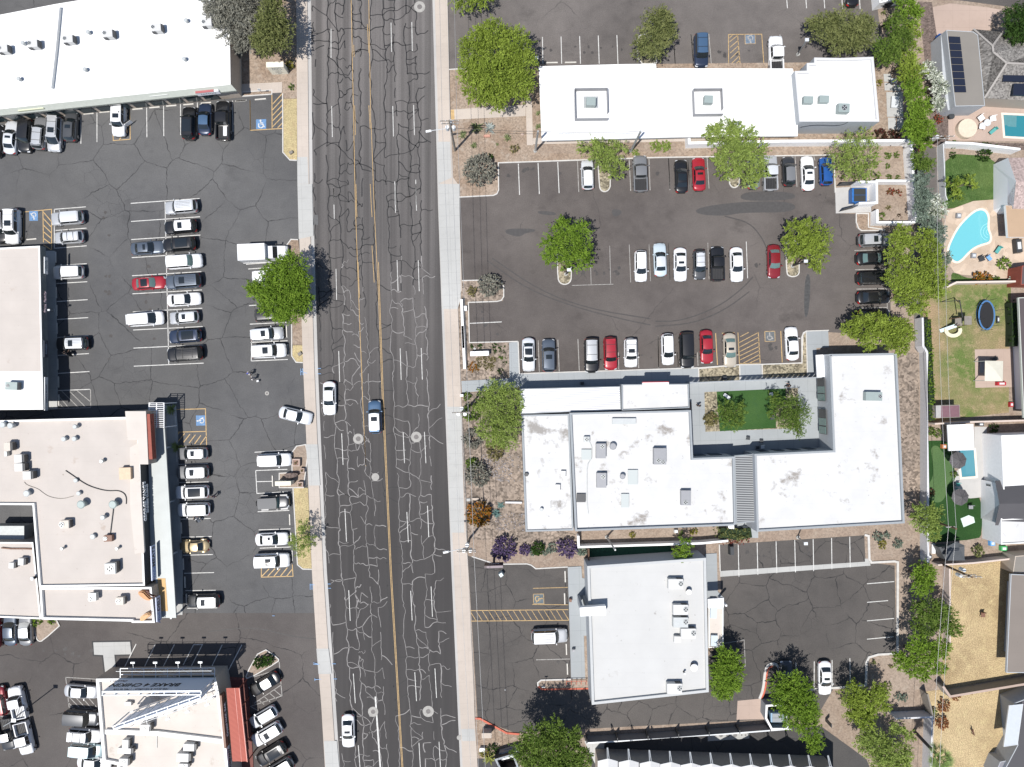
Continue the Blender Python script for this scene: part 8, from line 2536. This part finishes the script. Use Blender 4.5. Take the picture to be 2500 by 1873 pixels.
MB().box(.4,0,1.3,1.0,1.1,.1).box(1.0,.1,2.4,1.0,1.2,.08).build('tower',[M_WOODG],pl_,False)
for dx in (-.1,.9):
 for dy in (-.5,.5):
  MB().box(dx,dy,0,.1,.1,2.4).build('post',[M_WOOD],pl_,False)
MB().bar((0,2.9,2.2),(.4,.5,2.2),.1,.1).bar((-1.4,2.9,0),(0,2.9,2.2),.08,.08).bar((1.2,2.9,0),(0,2.9,2.2),.08,.08).build('swing_beam',[M_DSTEEL],pl_,False)
MB().bar((.1,-.5,1.3),(-1.5,-1.2,.2),.5,.06).build('slide',[flat('slide_blue',(.35,.48,.50),.4)],pl_,False)
MB().strip([(.9+1.0*math.cos(a)-.8,-1.1+.8*math.sin(a))for a in np.linspace(math.pi*.9,math.pi*2.1,12)],.5,.5,h=.15).build('tube_slide',[flat('slide_cream',(.62,.58,.42),.4)],pl_,False)
m_ = MB().poly(PL('E5 1268,135 1370,92 1435,118 1450,185 1305,245'),.03)
tag(m_.build('foam_mat',[flat('mat_mint',(.48,.58,.52),.7)]),'pale mint mat lying on the dark turf','mat')
rk = MB()
rnd = random.Random(11)
for k in range(420):
 t_ = rnd.random()
 if t_<.7:
  u,v = 330+rnd.gauss(0,45)+rnd.random()*260,1020+rnd.random()*230
  if v-1000>(u-300)*.55+150:
   continue
 else:
  u,v = 440+rnd.random()*240,1500+rnd.random()*140
 x,y = P('C3',u,v)
 s_ = rnd.uniform(.08,.22)
 rk.box(x,y,.09,s_,s_*.8,s_*.6,rnd.random()*3,top=.6)
o = rk.build('river_rocks',[flat('river_rock',(.27,.25,.25),.85,var=.35,scale=3)])
o['kind'] = 'stuff'
tag(o,'dry creek of loose grey river rocks in the bed beside the office','rocks',kind='stuff')
# ================================================================ people and a dog
def skin_mesh(name,verts,edges,radii,mat,parent,sub=1,root=0):
 me = bpy.data.meshes.new(name)
 me.from_pydata(verts,edges,[])
 ob = bpy.data.objects.new(name,me)
 COL.objects.link(ob)
 ob.modifiers.new('s','SKIN')
 for i,r in enumerate(radii):
  sv = me.skin_vertices[0].data[i]
  sv.radius = (r,r)
  sv.use_root = (i==root)
 m2 = ob.modifiers.new('u','SUBSURF')
 m2.levels = m2.render_levels = sub
 dg = bpy.context.evaluated_depsgraph_get()
 dg.update()
 nme = bpy.data.meshes.new_from_object(ob.evaluated_get(dg))
 bpy.data.objects.remove(ob)
 bpy.data.meshes.remove(me)
 nme.materials.clear()
 nme.materials.append(mat)
 for p in nme.polygons:
  p.use_smooth = True
 nme.name = name
 o = bpy.data.objects.new(name,nme)
 COL.objects.link(o)
 o.parent = parent
 return o
M_SKIN = flat('skin',(.42,.26,.19),.6)
def person(c,u,v,rot,label,top,bottom,hair,step=.18,bend=0.0,reach=.1,hat=None,hgt=1.72):
 x,y = P(c,u,v,0)
 t = thing('person',label,'person',x,y,.02,math.radians(rot))
 b = bend
 hip,ch,nk = (0,0,.92),(b*.4,0,1.28),(b*.62,0,1.46)
 V = [hip,(b*.2,0,1.1),ch,nk,(b*.7,0,1.55),(b*.75,0,1.66)]
 R = [.13,.125,.15,.055,.085,.09]
 E = [(0,1),(1,2),(2,3),(3,4),(4,5)]
 for s_ in (-1,1):
  i = len(V)
  st = step*s_
  V+=[(0,s_*.10,.86),(st*.55,s_*.10,.48),(st,s_*.11,.09),(st+.14,s_*.12,.04)]
  R+=[.095,.06,.042,.04]
  E+=[(0,i),(i,i+1),(i+1,i+2),(i+2,i+3)]
  i = len(V)
  sh = Vector(ch)+Vector((0,s_*.20,.12))
  el_ = sh+Vector((reach*.5-st*.3,s_*.06,-.27))
  wr = el_+Vector((reach-st*.3+.06,-s_*.01,-.20+reach*.3))
  pm = wr+Vector((.04,0,-.06))
  V+=[tuple(sh),tuple(el_),tuple(wr),tuple(pm)]
  R+=[.06,.042,.028,.032]
  E+=[(2,i),(i,i+1),(i+1,i+2),(i+2,i+3)]
  for f in range(5):
   j = len(V)
   off = Vector((.02+.03*math.cos(f),(-.03+.015*f),-.05-.01*(2-abs(f-2))))if f<4 else Vector((.06,0,-.01))
   V.append(tuple(pm+off))
   R.append(.009)
   E.append((i+3,j))
 skin_mesh('body',V,E,R,M_SKIN,t)
 Vs = [hip,(b*.2,0,1.1),ch,(b*.55,0,1.42)]
 Rs = [.145,.14,.17,.08]
 Es = [(0,1),(1,2),(2,3)]
 Vp,Rp,Ep = [(0,0,.96),(0,0,.88)],[.145,.14],[(0,1)]
 for s_ in (-1,1):
  i = len(Vs)
  sh = Vector(ch)+Vector((0,s_*.20,.12))
  el_ = sh+Vector((reach*.5-step*s_*.3,s_*.06,-.27))
  Vs+=[tuple(sh),tuple(sh.lerp(el_,.75))]
  Rs+=[.085,.065]
  Es+=[(2,i),(i,i+1)]
  i = len(Vp)
  st = step*s_
  Vp+=[(0,s_*.10,.84),(st*.55,s_*.10,.48),(st*.95,s_*.11,.12)]
  Rp+=[.115,.08,.062]
  Ep+=[(1,i),(i,i+1),(i+1,i+2)]
 skin_mesh('shirt',Vs,Es,Rs,top,t)
 skin_mesh('trousers',Vp,Ep,Rp,bottom,t)
 hx = b*.75
 MB().tube((hx-.03,0,1.62),(hx-.025,0,1.78),.115,.06,12).build('hair',[hair],t,False)
 if hat:
  MB().cyl(hx,0,1.70,1.79,.12,.09,14).box(hx+.13,0,1.69,.12,.18,.02).build('cap',[hat],t,False)
 fc = MB()
 for s_ in (-1,1):
  fc.box(hx+.085,s_*.035,1.63,.02,.025,.015)
 fc.box(hx+.09,0,1.565,.02,.05,.01)
 fc.build('face_features',[M_BLK],t,False)
 MB().tube((hx+.08,0,1.62),(hx+.115,0,1.585),.012,.018,6).build('nose',[M_SKIN],t,False)
 return t
CW,CB,CN,CG_,CR_ = [flat('cloth_'+k,c_,.9)for k,c_ in (('white',(.68,.68,.68)),('black',(.012,.012,.014)),('navy',(.02,.03,.07)),('grey',(.25,.26,.28)),('red',(.55,.22,.22)))]
HB = flat('hair_dark',(.015,.01,.008),.8)
person('B2',385,1530,200,'person in white shirt and blue cap walking in the west lot',CW,CB,HB,hat=flat('cap_blue',(.05,.07,.30),.7))
pp = person('B2',410,1570,190,'person in white beside the one with the blue cap',CW,CG_,HB,step=.14)
tag(MB().box(*P('B2',428,1592,.5),.25,.30,.22,.32,.4).build('shopping_bag',[CW]),'white bag carried beside the person in white','bag')
person('C1',1755,1022,230,'person in navy walking alone behind the restaurant canopy cars',CN,CN,HB,step=.2)
person('C1',1612,1212,100,'person in white leaning at the open door of the white SUV',CW,CG_,HB,bend=.25,reach=.25)
person('B1',568,1375,75,'person in black at the open door of the dark SUV',CB,CB,HB,bend=.25,reach=.2)
person('A1',1025,945,170,'person in pale red top at the open door of the white SUV by the shops',CR_,CW,HB,bend=.3,reach=.2)
person('C4',1055,468,170,'person in black walking on the courtyard path',CB,CB,HB,step=.22)
person('C4',335,630,90,'person in black and white at the left end of the courtyard',CB,CB,HB,step=.1)
x,y = P('E6',1412,1205,.2)
dg_ = thing('dog','brown dog standing in the lower dry yard','dog',x,y,.02,math.radians(110))
Vd = [(-.28,0,.46),(0,0,.45),(.25,0,.48),(.38,0,.60),(.50,0,.66),(.62,0,.62),(-.42,0,.52),(-.55,0,.62)]
Rd = [.11,.10,.13,.08,.08,.045,.03,.015]
Ed = [(0,1),(1,2),(2,3),(3,4),(4,5),(0,6),(6,7)]
for s_ in (-1,1):
 i = len(Vd)
 Vd+=[(-.26,s_*.08,.36),(-.22,s_*.09,.24),(-.32,s_*.09,.14),(-.30,s_*.09,.02),(.24,s_*.09,.34),(.25,s_*.09,.18),(.24,s_*.09,.02),(.47,s_*.06,.76)]
 Rd+=[.07,.045,.03,.028,.055,.035,.028,.02]
 Ed+=[(0,i),(i,i+1),(i+1,i+2),(i+2,i+3),(2,i+4),(i+4,i+5),(i+5,i+6),(4,i+7)]
skin_mesh('body',Vd,Ed,Rd,flat('fur_brown',(.09,.04,.025),.9),dg_,1,1)
